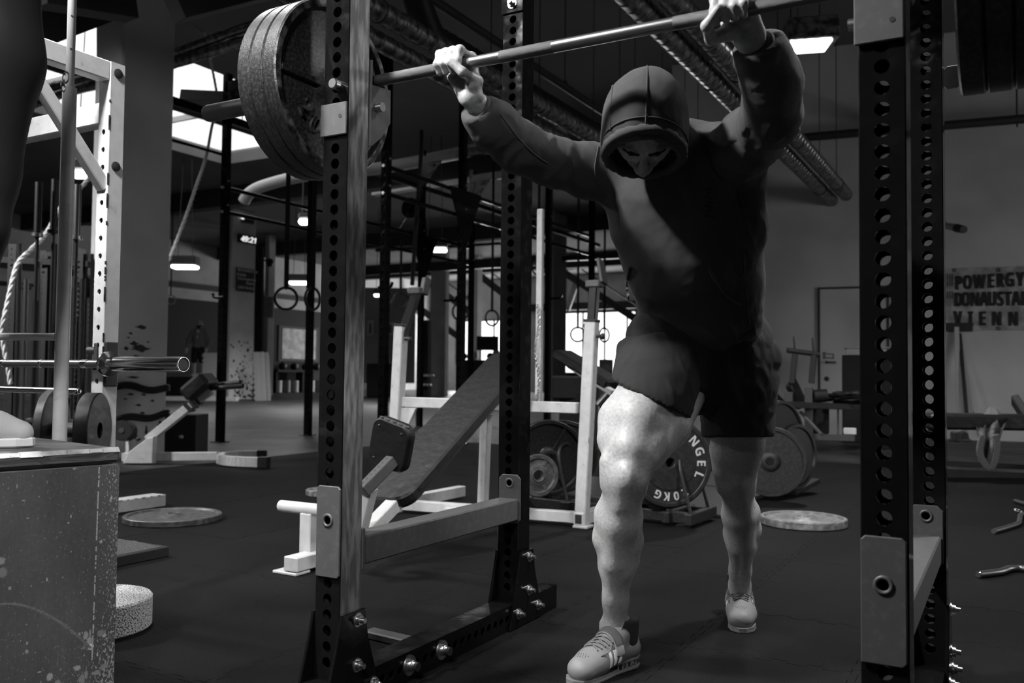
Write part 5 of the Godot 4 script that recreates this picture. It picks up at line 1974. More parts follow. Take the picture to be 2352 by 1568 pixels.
	g.box(Transform3D(rb, at(1952, 990, 9.6)), Vector3(0.13, 0.07, 0.1), 0.008)
	tag(put(g, M.paper_white, "pale_box"), "small pale box low beside the near right rack post, behind the plates", "box")
	# ---- bench with a towel at the right edge ----
	d = 7.4
	t = thing("flat_bench", "long dark padded bench cut by the right edge , a towel hanging on it", "bench", at(2260, 1040, d) * Vector3(1, 0, 1))
	g = G.new()
	g.bar(at(2120, 966, d), at(2420, 970, d), 0.3, 0.13, Vector3.UP, 0.02)
	put(g, M.vinyl, "pad", t)
	for x in [2140, 2392]:
		g = G.new()
		g.bar(at(x, 1000, d) * Vector3(1, 0, 1), at(x, 985, d), 0.06, 0.06, Vector3.BACK)
		put(g, M.dark_metal, "leg", t)
	g = G.new()
	g.bar(at(2130, 1062, d + 0.1), at(2400, 1074, d + 0.1), 0.05, 0.04)
	put(g, M.dark_metal, "base_beam", t)
	g = G.new()
	g.bar(at(2330, 916, d + 0.2), at(2362, 965, d), 0.12, 0.06, Vector3.RIGHT, 0.01)
	put(g, M.dark_metal, "arm", t)
	towel(d - 0.22)
	g = G.new()
	for i in 5:
		g.box(Transform3D(rb * Basis(Vector3.BACK, 0.2 * sin(i * 2.0)), at(2190 + i * 7, 1002 + 2.0 * sin(i * 1.7), d + 1.0)), Vector3(0.05, 0.09, 0.1), 0.01)
	g.box(Transform3D(rb, at(2205, 1011, d + 1.0)), Vector3(0.2, 0.02, 0.12), 0.004)
	tag(put(g, M.wall_dark, "shoe_pair"), "dark pair of shoes with pale soles under the bench right of the rack", "shoes")
	# ---- plates standing on a mat, right of the rear leg ----
	var mp := fl(1853, 1139)
	g = G.new()
	g.box(Transform3D(Basis(), mp + Vector3(-0.62, 0.015, -0.45)), Vector3(1.1, 0.03, 0.9), 0.003)
	tag(put(g, M.rubber_plate, "rubber_mat"), "dark rubber mat on the floor under the standing plates, right of the bare legs", "mat")
	var n := 0
	for q in [[1769, 1066, 5.95, 0.235, 0.06, -0.1, "smooth dark weight plate standing on the mat, beside the rear leg"], [1798, 1010, 6.25, 0.32, 0.055, 1.05, "large dark plate standing almost edge on, behind the smooth plate by the rear leg"], [1832, 1046, 6.35, 0.235, 0.05, 0.95, "dark plate with a bright rim standing edge on, rightmost on the mat by rear leg"]]:
		var cc := at(q[0], q[1], q[2])
		cc.y = q[3] + 0.03
		var out := (EYE - cc); out.y = 0
		out = out.normalized().rotated(Vector3.UP, q[5])
		iron_plate("weight_plate", q[6], cc, out, q[3], q[4], M.rubber_plate if n == 0 else M.iron, "", 0, n > 0)
		n += 1
	# ---- plate lying flat ----
	var fp := fl(1845, 1203)
	t = iron_plate("weight_plate", "pale grey weight plate lying flat on the floor to the right of the rear foot", fp + Vector3(0, 0.042, 0), Vector3.UP, 0.238, 0.042, M.iron_pale, "", 0)
	g = G.new()
	g.ball(fp + Vector3(-0.005, 0.035, 0), Vector3(0.012, 0.012, 0.012), 12)
	put(g, M.zinc, "bolt", t)
	# ---- bent bars on the floor ----
	var q1 := []
	for q in [[2248, 1319], [2296, 1313], [2318, 1306], [2345, 1305], [2380, 1311], [2420, 1312]]:
		q1.append(fl(q[0], q[1], 0.016))
	t = thing("curl_bar", "bent steel curl bar on the floor, nearest the bottom right corner", "bar", q1[0])
	g = G.new()
	g.tube(smooth(q1, 5), 0.0145, 16)
	put(g, M.bar_steel, "bar", t)
	g = G.new()
	g.cone(q1[0], q1[0] + (q1[0] - q1[1]).normalized() * 0.004, 0.0145, 0.012, 16)
	put(g, M.chrome, "end_cap", t)
	q1 = []
	for q in [[2282, 1220], [2336, 1203], [2342, 1192], [2349, 1180], [2400, 1184]]:
		q1.append(fl(q[0], q[1], 0.016))
	t = thing("pull_handle", "bent metal pulldown handle on the floor, behind the curl bar at the right edge", "handle", q1[0])
	g = G.new()
	g.tube(smooth(q1, 5), 0.0135, 14)
	put(g, M.bar_steel, "bar", t)
	g = G.new()
	g.ring(fl(2338, 1172, 0.02), Vector3(0.3, 1, 0.2), 0.02, 0.005, 18, 8)
	put(g, M.chrome, "ring", t)
	q1 = [fl(2331, 1150, 0.016), fl(2400, 1170, 0.016)]
	t = thing("short_bar", "short steel bar on the floor at the right edge, behind the pulldown handle", "bar", q1[0])
	g = G.new()
	g.cone(q1[0], q1[1], 0.013, 0.013, 14)
	put(g, M.bar_steel, "bar", t)

func lump(called: String, label: String, c: Vector3, r: Vector3, m: Material, seed_: int) -> void:
	var f := noise(3.2, 3, seed_)
	var g := G.new()
	var k := 28
	var pts := []
	for i in k + 1:
		var row := []
		for j in k + 1:
			var a := TAU * i / k
			var b := PI * j / k
			var d := Vector3(cos(a) * sin(b), cos(b), sin(a) * sin(b))
			var e := 1.0 + 0.45 * f.get_noise_3d(d.x * 1.0, d.y * 0.7, d.z)
			row.append(c + d * r * e)
		pts.append(row)
	for i in k:
		for j in k:
			var o: Vector3 = (pts[i][j] - c)
			g.flat(pts[i][j], pts[i + 1][j], pts[i + 1][j + 1], o); g.flat(pts[i][j], pts[i + 1][j + 1], pts[i][j + 1], o)
	tag(put(g, m, called), label, "jacket")

func towel(d: float) -> void:
	var t := thing("towel", "grey towel hanging over the dark bench at the right edge, ending in a loop", "towel", at(2275, 1000, d))
	var f := noise(2.2, 2, 17)
	var g := G.new()
	var k := 20; var kk := 26
	var P := []
	for i in k + 1:
		var row := []
		for j in kk + 1:
			var u := i / float(k); var v := j / float(kk)
			# over the pad and down the front, narrowing towards the hem
			var x := lerpf(2236, 2322, u)
			var y := 944.0 + 12.0 * sin(u * 9.0) * (1.0 - v)
			var mid := 2272.0
			x = lerpf(x, mid + (x - mid) * 0.62, v)
			y += v * (112.0 - 60.0 * pow(absf(u - 0.42) * 1.9, 2.0))
			var back := 0.22 * pow(1.0 - v, 3.0)
			row.append(at(x, y, d + back + 0.03 * sin(u * 16.0 + v * 3.0) * (0.4 + v) + 0.02 * f.get_noise_2d(u * 2.0, v * 2.0)))
		P.append(row)
	for i in k:
		for j in kk:
			g.flat(P[i][j], P[i + 1][j], P[i + 1][j + 1], view.z); g.flat(P[i][j], P[i + 1][j + 1], P[i][j + 1], view.z)
			var s := -view.z * 0.012
			g.flat(P[i][j] + s, P[i + 1][j] + s, P[i + 1][j + 1] + s, -view.z); g.flat(P[i][j] + s, P[i + 1][j + 1] + s, P[i][j + 1] + s, -view.z)
	put(g, M.towel, "cloth", t)
	g = G.new()
	var line := []
	for q in [[2258, 1000], [2250, 1030], [2256, 1056], [2272, 1074], [2284, 1060], [2290, 1020], [2286, 998]]:
		line.append(at(q[0], q[1], d - 0.04))
	var sm := smooth(line, 5)
	for i in sm.size() - 1:
		g.bar(sm[i], sm[i + 1] + (sm[i + 1] - sm[i]) * 0.1, 0.05, 0.02, view.z, 0.003)
	put(g, M.towel, "looped_end", t)

func rig() -> void:
	var t := thing("pull_up_rig", "pull up rig with two rows of posts and round bars, in middle of hall", "rig", Vector3(-7, 0, -10))
	var n := 0
	var rows := {-8.15: [-7.45, -8.95, -11.5, -13.0], -5.75: [-7.45, -8.95, -11.25, -12.75]}
	for x in rows:
		for z in rows[x]:
			var p := Vector3(x, 0, z)
			var hs := []
			var y := 0.3
			while y < 4.2:
				hs.append(y); y += 0.1
			var g := G.new()
			var w := 0.08
			g.holed(Transform3D(Basis(), p + Vector3(0, 0, w * 0.5)), w, 4.4, 0.004, hs, 0.012, 0.05, 10)
			g.holed(Transform3D(Basis(Vector3.UP, PI * 0.5), p + Vector3(w * 0.5, 0, 0)), w, 4.4, 0.004, hs, 0.012, 0.05, 10)
			for s in [Vector3(-1, 0, 0), Vector3(0, 0, -1)]:
				var o: Vector3 = p + s * w * 0.5
				var xx: Vector3 = s.cross(Vector3.UP) * w * 0.5
				g.quad(o - xx, o + xx, o + xx + Vector3.UP * 4.4, o - xx + Vector3.UP * 4.4, s)
			g.box(Transform3D(Basis(), p + Vector3(0, 4.4, 0)), Vector3(w, 0.006, w), 0.0)
			put(g, M.rack_black, "post", t)
			g = G.new()
			g.box(Transform3D(Basis(), p + Vector3(0, 0.005, 0)), Vector3(0.16, 0.01, 0.16), 0.002)
			put(g, M.rack_black, "foot_plate", t)
			for yy in [3.03, 2.74]:
				g = G.new()
				g.cone(p + Vector3(0, yy, w * 0.5), p + Vector3(0, yy, w * 0.5 + 0.02), 0.022, 0.018, 10)
				g.cone(p + Vector3(w * 0.5, yy + 0.08, 0), p + Vector3(w * 0.5 + 0.015, yy + 0.08, 0), 0.016, 0.014, 10)
				put(g, M.zinc, "bolt", t)
	for x in rows:
		var zz: Array = rows[x]
		for i in 3:
			for yy in [3.03, 2.74]:
				var g := G.new()
				g.cone(Vector3(x, yy, zz[i]), Vector3(x, yy, zz[i + 1]), 0.024, 0.024, 14)
				put(g, M.rack_black, "round_bar", t)
	for q in [[-7.45, -7.45], [-11.5, -11.25], [-13.0, -12.75]]:
		var g := G.new()
		var a := Vector3(-8.15, 4.24, q[0]); var b := Vector3(-5.75, 4.24, q[1])
		g.bar(a, b, 0.08, 0.13)
		put(g, M.rack_black, "cross_beam", t)
		for s in [0, 1]:
			g = G.new()
			var o := a if s == 0 else b
			var d := 1.0 if s == 0 else -1.0
			g.prism(PackedVector2Array([Vector2(0, -0.06), Vector2(d * 0.4, -0.06), Vector2(d * 0.3, -0.16), Vector2(d * 0.1, -0.42), Vector2(0, -0.42)]), Transform3D(Basis(), o + Vector3(0, 0, 0.04)), 0.008, 0.0)
			hexbolt(g, o + Vector3(d * 0.25, -0.11, 0.048), Vector3.BACK, 0.02, 0.02)
			put(g, M.rack_black, "gusset", t)
	for q in [[-5.75, -8.95, 2.6], [-8.15, -11.5, 2.55]]:
		var g := G.new()
		g.prism(PackedVector2Array([Vector2(-0.36, 0.45), Vector2(0.36, 0.45), Vector2(0.05, -0.2), Vector2(-0.05, -0.2)]), Transform3D(Basis(Vector3(0, 0, -1), Vector3.UP, Vector3(1, 0, 0)), Vector3(q[0] + 0.042, q[2], q[1])), 0.008, 0.0)
		put(g, M.rack_black, "gusset", t)
	var g0 := G.new()
	g0.bar(Vector3(-8.15, 3.86, -4.6), Vector3(-8.15, 3.86, -8.9), 0.08, 0.09)
	g0.cone(Vector3(-8.15, 3.42, -4.6), Vector3(-8.15, 3.42, -7.45), 0.018, 0.018, 10)
	put(g0, M.rack_black, "long_beam", t)
	# hooks on posts
	for q in [[1385, 680, -1], [1008, 655, 1]]:
		pass
	for q in [[1272, 685, 11.9], [1030, 690, 10.5], [880, 660, 9.15], [505, 683, 10.3]]:
		var g := G.new()
		var o := at(q[0], q[1], q[2])
		var dx := 1.0 if q[0] != 505 else -1.0
		g.tube(smooth([o - Vector3(dx * 0.06, 0, 0), o + Vector3(dx * 0.05, 0, 0), o + Vector3(dx * 0.1, 0.01, 0), o + Vector3(dx * 0.12, 0.05, 0)], 4), 0.017, 8)
		put(g, M.rack_black, "hook", t)
	# black ball target hung on the rig
	var g1 := G.new()
	var bc := at(942, 478, 12.0)
	g1.lathe(Transform3D(Basis(Vector3.RIGHT, Vector3(0.35, 0, 1).normalized(), Vector3.DOWN), bc), [Vector2(0, -0.02), Vector2(0.14, -0.02), Vector2(0.145, 0.0), Vector2(0.14, 0.02), Vector2(0, 0.02)], 32)
	g1.bar(bc, Vector3(-8.15, bc.y, bc.z - 1.2), 0.03, 0.03)
	tag(put(g1, M.rack_black, "throw_target"), "round black throwing target fixed to the rig, left of the dark rope", "target")
	# ---- gym rings on straps ----
	n = 0
	var R := 0.122
	for q in [[657, 685, 9.95, 0.0, 0, "dark gymnastic ring, left one of the near pair seen below the barbell plates"], [718, 686, 9.9, 0.85, 0, "dark gymnastic ring turned sideways, right one of near pair, at near left rack post"],
			[888, 684, 14.5, 0.75, 0, "small dark gymnastic ring against bright wall, left of its pair by white chrome topped post"], [920, 690, 14.2, 0.4, 0, "small dark gymnastic ring against bright wall, right of its pair, by white chrome topped post"],
			[1057, 716, 12.6, 0.5, 0, "dark gymnastic ring half hidden behind a rig post, left of the rear rack post"], [1130, 730, 14.0, 0.6, 0, "dark gymnastic ring just left of the rear left rack post"],
			[1237, 614, 14.8, 0.3, 1, "grey gymnastic ring just right of the rear left rack post, highest of them"], [1327, 768, 15.2, 0.0, 1, "dark gymnastic ring in front of bright far window, left of white post with faded letters"],
			[1388, 769, 15.6, 0.8, 1, "dark gymnastic ring in front of bright far window, right of white post with faded letters"], [392, 688, 24.0, 0.0, 1, "tiny pale gymnastic ring at the right edge of the scuffed pillar"]]:
		var c := at(q[0], q[1], q[2])
		var rt := thing("gymnastic_ring", q[5], "gym ring", c - Vector3(0, R, 0))
		var ax := (EYE - c); ax.y = 0
		ax = ax.normalized().rotated(Vector3.UP, q[3])
		var g := G.new()
		g.ring(c, ax, R, 0.016, 40, 10)
		put(g, M.ring_wood if n != 9 else M.ring_grey, "ring", rt)
		g = G.new()
		var top := [3.8, 3.8, 3.02, 3.02, 4.3, 4.2, 4.2, 4.2, 4.2, 5.6][n] as float
		var sx := Vector3(view.x.x, 0, view.x.z).normalized()
		var side: Vector3 = ax.cross(Vector3.UP)
		var w := 0.055 if n < 2 else 0.04
		g.bar(c + Vector3(0, R - 0.02, 0), Vector3(c.x, top, c.z), w, 0.006, -view.z)
		g.ring(c + Vector3(0, R, 0), side, 0.024, 0.006, 14, 6)
		put(g, M.strap, "strap", rt)
		sx = sx
		n += 1
	# dark climbing rope
	var rp := []
	for q in [[968, 300, 11.6], [966, 372, 11.5], [958, 480, 11.5], [951, 590, 11.5], [947, 650, 11.5]]:
		rp.append(at(q[0], q[1], q[2]))
	var line := smooth(rp, 8)
	var rt := thing("climbing_rope", "dark climbing rope with a edge hanging along a rig post, above the chrome topped post", "rope", line[line.size() - 1])
	for s in 3:
		var p := PackedVector3Array()
		for i in line.size() * 6:
			var f := i / 6.0
			var k := mini(int(f), line.size() - 2)
			var b := line[k].lerp(line[k + 1], f - k)
			var a := i * 0.5 + TAU * s / 3.0
			p.append(b + Vector3(cos(a), 0, sin(a)) * 0.014)
		var g := G.new()
		g.tube(p, 0.016, 7)
		put(g, M.rope_dark, "strand", rt)

func lamps() -> void:
	# pendant lamps of the hall: dark housing, white face, two wires
	var n := 0
	for q in [[425, 610, 20.0, 0.34, 0, "small dark pendant lamp between the scuffed pillar and the pale pillar with the clock"], [687, 647, 23.0, 0.3, 0, "small dark pendant lamp behind the near pair of gymnastic rings"],
			[706, 505, 12.8, 0.15, 1, "white square pendant lamp on a looped cable, left of the near left rack post"], [999, 570, 18.0, 0.3, 0, "glowing pendant lamp hung among the rig posts, in the middle of the hall"],
			[872, 676, 26.0, 0.2, 0, "tiny glowing pendant lamp behind the rig, over the white squat stand"], [200, 395, 11.5, 0.26, 1, "bright pendant lamp just left of the white cage post"]]:
		var c := at(q[0], q[1], q[2])
		var t := thing("pendant_lamp", q[5], "lamp", c)
		var w: float = q[3]
		var b := Basis(Vector3.UP, 0.5)
		var g := G.new()
		g.box(Transform3D(b, c + Vector3(0, w * 0.32, 0)), Vector3(w * 1.7, w * 0.62, w), 0.03)
		put(g, M.dark_metal if q[4] == 0 else M.paint_white, "housing", t)
		g = G.new()
		g.box(Transform3D(b, c - Vector3(0, 0.03, 0)), Vector3(w * 1.6, 0.08, w * 0.9), 0.03)
		put(g, M.lamp_white, "lamp_face", t)
		g = G.new()
		for s in [-1, 1]:
			g.cone(c + b * Vector3(s * w * 0.5, w * 0.5, 0), Vector3(c.x + s * w * 0.4, 5.7, c.z), 0.008, 0.008, 5)
		put(g, M.pipe if q[4] == 0 else M.paint_white, "wire", t)
		var l := SpotLight3D.new()
		l.name = "lamp_light"
		l.position = c - Vector3(0, 0.1, 0)
		l.rotation = Vector3(-PI / 2, 0, 0)
		l.spot_angle = 78.0; l.spot_range = 40.0; l.spot_attenuation = 2.0
		l.light_size = w * 0.5
		l.light_energy = 5.0 if q[2] < 14.0 else 16.0
		l.shadow_enabled = true
		add_child(l)
		n += 1
	# the bright lamp at the upper right
	var c := at(1856, 107, 7.9)
	var t := thing("pendant_lamp", "glaring flat ceiling lamp at the upper right, beside the raised arm of the hooded person", "lamp", c)
	var bb := Basis(Vector3.UP, 0.42) * Basis(Vector3.BACK, 0.05)
	var g := G.new()
	g.box(Transform3D(bb, c + Vector3(0.02, 0.12, 0)), Vector3(0.44, 0.2, 0.3), 0.012)
	put(g, M.duct, "housing", t)
	g = G.new()
	g.box(Transform3D(bb, c), Vector3(0.36, 0.025, 0.28), 0.006)
	put(g, M.lamp_white, "lamp_face", t)
	g = G.new()
	for s in [-0.15, 0.1]:
		g.cone(c + Vector3(s, 0.2, 0), c + Vector3(s, 1.6, 0), 0.006, 0.006, 6)
	put(g, M.pipe, "wire", t)
	var l := SpotLight3D.new()
	l.name = "lamp_light"
	l.position = c - Vector3(0, 0.05, 0)
	l.rotation = Vector3(-PI / 2, 0, 0)
	l.spot_angle = 68.0; l.spot_angle_attenuation = 0.8; l.spot_range = 40.0; l.spot_attenuation = 2.0
	l.light_size = 0.14
	l.light_energy = 14.0
	l.shadow_enabled = true
	add_child(l)
	# ---- ducts and pipes under the ceiling ----
	var k := 0
	for q in [[-2.24, 3.42, 0.085, -13.4, 0, "spiral duct running to the rear wall, lower of the pair right of the hood"], [-2.02, 3.46, 0.085, -13.3, 0, "spiral duct running to the rear wall, upper of the pair right of the hood"], [-3.95, 3.45, 0.08, -14.5, 0, "spiral duct left of the hood, upper of the far pair"], [-4.15, 3.35, 0.07, -14.5, 0, "spiral duct left of the hood, lower of the far pair"], [-4.5, 3.85, 0.13, -11.0, 1, "thick dark duct with a bend, above the left hand on the barbell"]]:
		var a := Vector3(q[0], q[1], 2.0)
		var b := Vector3(q[0], q[1], q[3])
		if k == 4:
			a.z = -6.6
		var dt := thing("duct", q[5], "duct", b)
		var r: float = q[2]
		g = G.new()
		var prof := [Vector2(r, 0.0)]
		var y := 0.0
		var ln := a.distance_to(b)
		while y < ln:
			prof.append_array([Vector2(r, y + 0.11), Vector2(r + 0.005, y + 0.116), Vector2(r + 0.005, y + 0.126), Vector2(r, y + 0.132)])
			y += 0.132
		g.lathe(Transform3D(Basis(Vector3.RIGHT, Vector3.FORWARD, Vector3.UP), a), prof, 20)
		put(g, M.duct if q[4] == 0 else M.dark_metal, "pipe", dt)
		if k == 4:
			g = G.new()
			g.tube(smooth([a, a + Vector3(0, 0.05, 0.2), a + Vector3(0.0, 0.5, 0.45), a + Vector3(0, 1.9, 0.5)], 8), r, 20)
			put(g, M.dark_metal, "bend", dt)
		g = G.new()
		for z in [-5.0, -7.5, -10.0, -12.5]:
			g.cone(Vector3(q[0], q[1] + r, z), Vector3(q[0], 5.7, z), 0.006, 0.006, 5)
			g.ring(Vector3(q[0], q[1], z), Vector3.BACK, r + 0.004, 0.006, 20, 5)
		put(g, M.pipe, "hanger", dt)
		k += 1
	# pale duct across the hall with a bend, and small pipes
	var p0 := Vector3(-13.6, 4.35, -13.8)
	var dt := thing("duct", "pale smooth duct crossing the hall behind the rig, bent down at its left end", "duct", p0)
	g = G.new()
	g.tube(smooth([at(560, 462, 17.0), at(575, 442, 16.9), at(610, 425, 16.8), at(700, 404, 16.6), at(880, 385, 16.2), at(1110, 340, 15.4), at(1300, 300, 15.0)], 6), 0.11, 16)
	put(g, M.duct_pale, "pipe", dt)
	k = 0
	for q in [[-4.9, 4.5, 0.05, -20.0], [-6.9, 4.9, 0.04, -24.0], [-1.2, 4.4, 0.04, -13.2], [-10.6, 4.7, 0.06, -24.0]]:
		var pt := thing("ceiling_pipe", ["dark pipe under the ceiling along the hall, above the rig's near posts", "thin dark pipe under the ceiling along the hall, farther left", "thin dark pipe under the ceiling along the hall, right of the spiral ducts", "dark pipe under the ceiling along the hall, beside the roof light"][k], "pipe", Vector3(q[0], q[1], -10))
		g = G.new()
		g.cone(Vector3(q[0], q[1], 3), Vector3(q[0], q[1], q[3]), q[2], q[2], 12)
		put(g, M.pipe, "pipe", pt)
		g = G.new()
		for z in [-4.0, -7.0, -10.0, -13.0]:
			g.cone(Vector3(q[0], q[1], z), Vector3(q[0], 5.7, z), 0.008, 0.008, 5)
			g.box(Transform3D(Basis(), Vector3(q[0], q[1] + q[2], z)), Vector3(0.06, 0.05, 0.04), 0.005)
		put(g, M.pipe, "hanger", pt)
		k += 1
	k = 0
	for q in [[860, 447, 1110, 408, 19.0], [865, 575, 1150, 560, 30.0], [840, 622, 1240, 598, 32.0], [1290, 595, 1480, 585, 26.0]]:
		var pt := thing("ceiling_tray", ["thin pale cable tray crossing the hall behind the rig", "dark cable tray crossing the far hall, upper one behind the rig", "dark cable tray crossing the far hall, lower one behind the rig", "dark cable tray crossing the far hall, right of the rear rack post"][k], "cable tray", at(q[0], q[1], q[4]))
		g = G.new()
		g.bar(at(q[0], q[1], q[4] + 0.8), at(q[2], q[3], q[4] - 0.8), 0.2, [0.06, 0.1, 0.34, 0.14][k])
		put(g, M.duct_pale if k == 0 else M.pipe, "tray", pt)
		k += 1
	# wrapped pipe bundles in front of the roof light, and dark beams at the upper left
	k = 0
	for q in [[95, 230, 210, 195, 560, 95, 9.9, 0.10], [95, 205, 205, 180, 560, 66, 9.9, 0.09]]:
		var pt := thing("wrapped_pipe", ["crinkled foil wrapped pipe crossing in front of the roof light, lower of two", "crinkled foil wrapped pipe crossing in front of the roof light, upper of two"][k], "pipe", at(q[2], q[3], q[6]))
		var line := smooth([at(40, q[1] + 18, 10.4), at(q[0], q[1], 10.3), at(q[2], q[3], 10.1), at(405, lerpf(q[3], q[5], 0.52), 9.8), at(q[4], q[5], 9.5), at(760, q[5] - 55, 9.2)], 12)
		var rr := PackedFloat32Array()
		var f := noise(0.35, 2, 5 + k)
		for i in line.size():
			rr.append(q[7] * (0.62 + 0.16 * f.get_noise_1d(i * 3.0)))
		g = G.new()
		g.tube(line, rr, 14)
		put(g, M.duct, "pipe", pt)
		k += 1
	k = 0
	for q in [[90, -12, 300, 24, 6.5, 0.16], [400, 18, 640, -40, 6.5, 0.2], [60, 42, 212, -10, 7.5, 0.5]]:
		g = G.new()
		g.bar(at(q[0], q[1], q[4]), at(q[2], q[3], q[4] + 0.6), 0.2, q[5])
		tag(put(g, M.beam, "ceiling_beam"), ["dark beam under the ceiling, over the top of the scuffed pillar", "dark beam under the ceiling, right of the scuffed pillar's top", "dark beam under the ceiling at the upper left, beside the white tube stand"][k], "beam")
		k += 1
	g = G.new()
	var fp := at(480, 228, 11.5)
	g.bar(at(440, 226, 11.6), at(560, 232, 11.2), 0.4, 0.13, Vector3.UP)
	tag(put(g, M.dark_metal, "flap_board"), "dark board hung flat in front of the bright roof light, left of the barbell plates", "board")
	fp = fp

func far_hall() -> void:
	# ---- rear wall of the hall with tall windows ----
	var Z := -39.0
	var holes := []
	for q in [[1288, 716, 1460, 905], [1046, 735, 1162, 835], [927, 640, 960, 850], [846, 468, 862, 520]]:
		var a := onz(q[0], q[1], Z); var b := onz(q[2], q[3], Z)
		holes.append([a.x, maxf(b.y, 0.3), b.x, a.y])
	holes.sort_custom(func(p, q): return p[0] < q[0])
	var g := G.new()
	var x := -30.0
	for h in holes:
		g.box(Transform3D(Basis(), Vector3((x + h[0]) * 0.5, 2.85, Z - 0.15)), Vector3(h[0] - x, 5.7, 0.3), 0.0)
		g.box(Transform3D(Basis(), Vector3((h[2] + h[0]) * 0.5, h[1] * 0.5, Z - 0.15)), Vector3(h[2] - h[0], h[1], 0.3), 0.0)
		g.box(Transform3D(Basis(), Vector3((h[2] + h[0]) * 0.5, (h[3] + 5.7) * 0.5, Z - 0.15)), Vector3(h[2] - h[0], 5.7 - h[3], 0.3), 0.0)
		x = h[2]
	g.box(Transform3D(Basis(), Vector3((x + 6.0) * 0.5, 2.85, Z - 0.15)), Vector3(6.0 - x, 5.7, 0.3), 0.0)
	var wb := struct(g, M.wall_white, "wall_back")
	var n := 2
	for h in holes:
		g = G.new()
		for e in [[h[0], h[1], h[2], h[1] + 0.08], [h[0], h[3] - 0.08, h[2], h[3]], [h[0], h[1], h[0] + 0.08, h[3]], [h[2] - 0.08, h[1], h[2], h[3]]]:
			g.box(Transform3D(Basis(), Vector3((e[0] + e[2]) * 0.5, (e[1] + e[3]) * 0.5, Z - 0.12)), Vector3(e[2] - e[0], e[3] - e[1], 0.1), 0.01)
		var k := 1
		while h[0] + k * 1.15 < h[2] - 0.4:
			g.box(Transform3D(Basis(), Vector3(h[0] + k * 1.15, (h[1] + h[3]) * 0.5, Z - 0.12)), Vector3(0.07, h[3] - h[1], 0.08), 0.01)
			k += 1
		var w := struct(g, M.beam, "window_%d" % n)
		g = G.new()
		g.box(Transform3D(Basis(), Vector3((h[0] + h[2]) * 0.5, (h[1] + h[3]) * 0.5, Z - 0.13)), Vector3(h[2] - h[0], h[3] - h[1], 0.01), 0.0)
		struct(g, M.glass, "pane", w)
		area("window_light", Transform3D(Basis(Vector3.UP, PI), Vector3((h[0] + h[2]) * 0.5, (h[1] + h[3]) * 0.5, Z + 0.1)), Vector2(h[2] - h[0], h[3] - h[1]), 60.0)
		n += 1
	# dark transom over the windows
	g = G.new()
	var ta := onz(1180, 705, Z + 1.0); var tb := onz(1470, 703, Z + 1.0)
	g.bar(Vector3(ta.x, ta.y, Z + 0.2), Vector3(tb.x, ta.y, Z + 0.2), 0.3, 0.35)
	struct(g, M.wall_band, "trim_3", wb)
	# pillars of the far hall
	pillar("pillar", 526, 503, 582, 26.0, "bright pillar carrying the clock and the black notice board, left of near left rack post", 1)
	pillar("pillar", 1021, 986, 1030, 33.0, "far grey pillar with dark scuffs, behind the white squat stand", 1)
	pillar("pillar", 1268, 1258, 1300, 26.0, "dark grey pillar right of the rear left rack post", 1)
	pillar("pillar", 1094, 1084, 1106, 36.0, "slim far pale pillar between the rig posts, left of the rear rack post", 1)
	pillar("pillar", 612, 603, 628, 31.0, "pale pillar with a faded notice, left of the near pair of gymnastic rings", 1)
	# scuffs on pillar A lower half and on the grey one
	var e := at(526, 860, 26.0)
	var rng := RandomNumberGenerator.new()
	rng.seed = 9
	g = G.new()
	for i in 90:
		var px := rng.randf_range(530, 580)
		var py := 912.0 - 130.0 * pow(rng.randf(), 1.5)
		var c := onx(px, py, e.x + 0.003)
		var r := rng.randf_range(0.015, 0.05)
		g.cone(c, c + Vector3(0.001, 0, 0), r, r, 7)
	put(g, M.iron_grey, "scuff_marks", get_node("pillar_001")).set_meta("kind", "stuff")
	# clock
	var x0 := e.x + 0.06
	var ca := onx(547, 541, x0); var cb := onx(592, 560, x0)
	var cc := (ca + cb) * 0.5
	var cl := thing("wall_clock", "black digital clock with glowing digits 49:21, high on the bright pillar", "clock", cc)
	var bx := Basis(Vector3.FORWARD, Vector3.UP, Vector3.RIGHT)
	var cw := absf(ca.z - cb.z)
	g = G.new()
	g.box(Transform3D(bx, cc), Vector3(cw, 0.25, 0.07), 0.012)
	put(g, M.board_black, "case", cl)
	letters("49:21", 0.165, 0.006, Transform3D(bx * Basis(Vector3(1, 0, 0), Vector3(0.18, 1, 0), Vector3(0, 0, 1)), cc + Vector3(0.04, 0, 0)), M.clock_glow, "digits", cl, cw / 0.72)
	# emergency lamp
	var em := onx(569, 508, x0)
	g = G.new()
	g.box(Transform3D(bx, em), Vector3(0.5, 0.12, 0.08), 0.02)
	var el := thing("emergency_light", "small dark emergency light above the digital clock on the bright pillar", "lamp", em)
	put(g, M.dark_metal, "housing", el)
	g = G.new()
	g.ball(em + Vector3(0.02, 0.06, 0.22), Vector3.ONE * 0.05, 10)
	put(g, M.clock_glow, "bulb", el)
	# notice board
	var sa := onx(543, 614, x0); var sb := onx(583, 672, x0)
	var sc := (sa + sb) * 0.5
	var nb := thing("notice_board", "black notice board with white handwriting on the bright pillar, below the clock", "board", sc)
	g = G.new()
	g.box(Transform3D(bx, sc), Vector3(absf(sa.z - sb.z), absf(sa.y - sb.y), 0.03), 0.006)
	put(g, M.board_black, "board", nb)
	n = 0
	for w in [["BUNICH", 569, 622, 0.075], ["150", 554, 631, 0.085], ["lumpen", 567, 641, 0.07], ["3et", 574, 651, 0.08], ["(RFAK)", 565, 661, 0.075]]:
		letters(w[0], w[3], 0.004, Transform3D(bx, onx(w[1], w[2], x0 + 0.018)), M.chalk, "handwriting", nb, 2.0)
		n += 1
	# dark screen panel behind pillar A, loudspeaker, faded notice
	g = G.new()
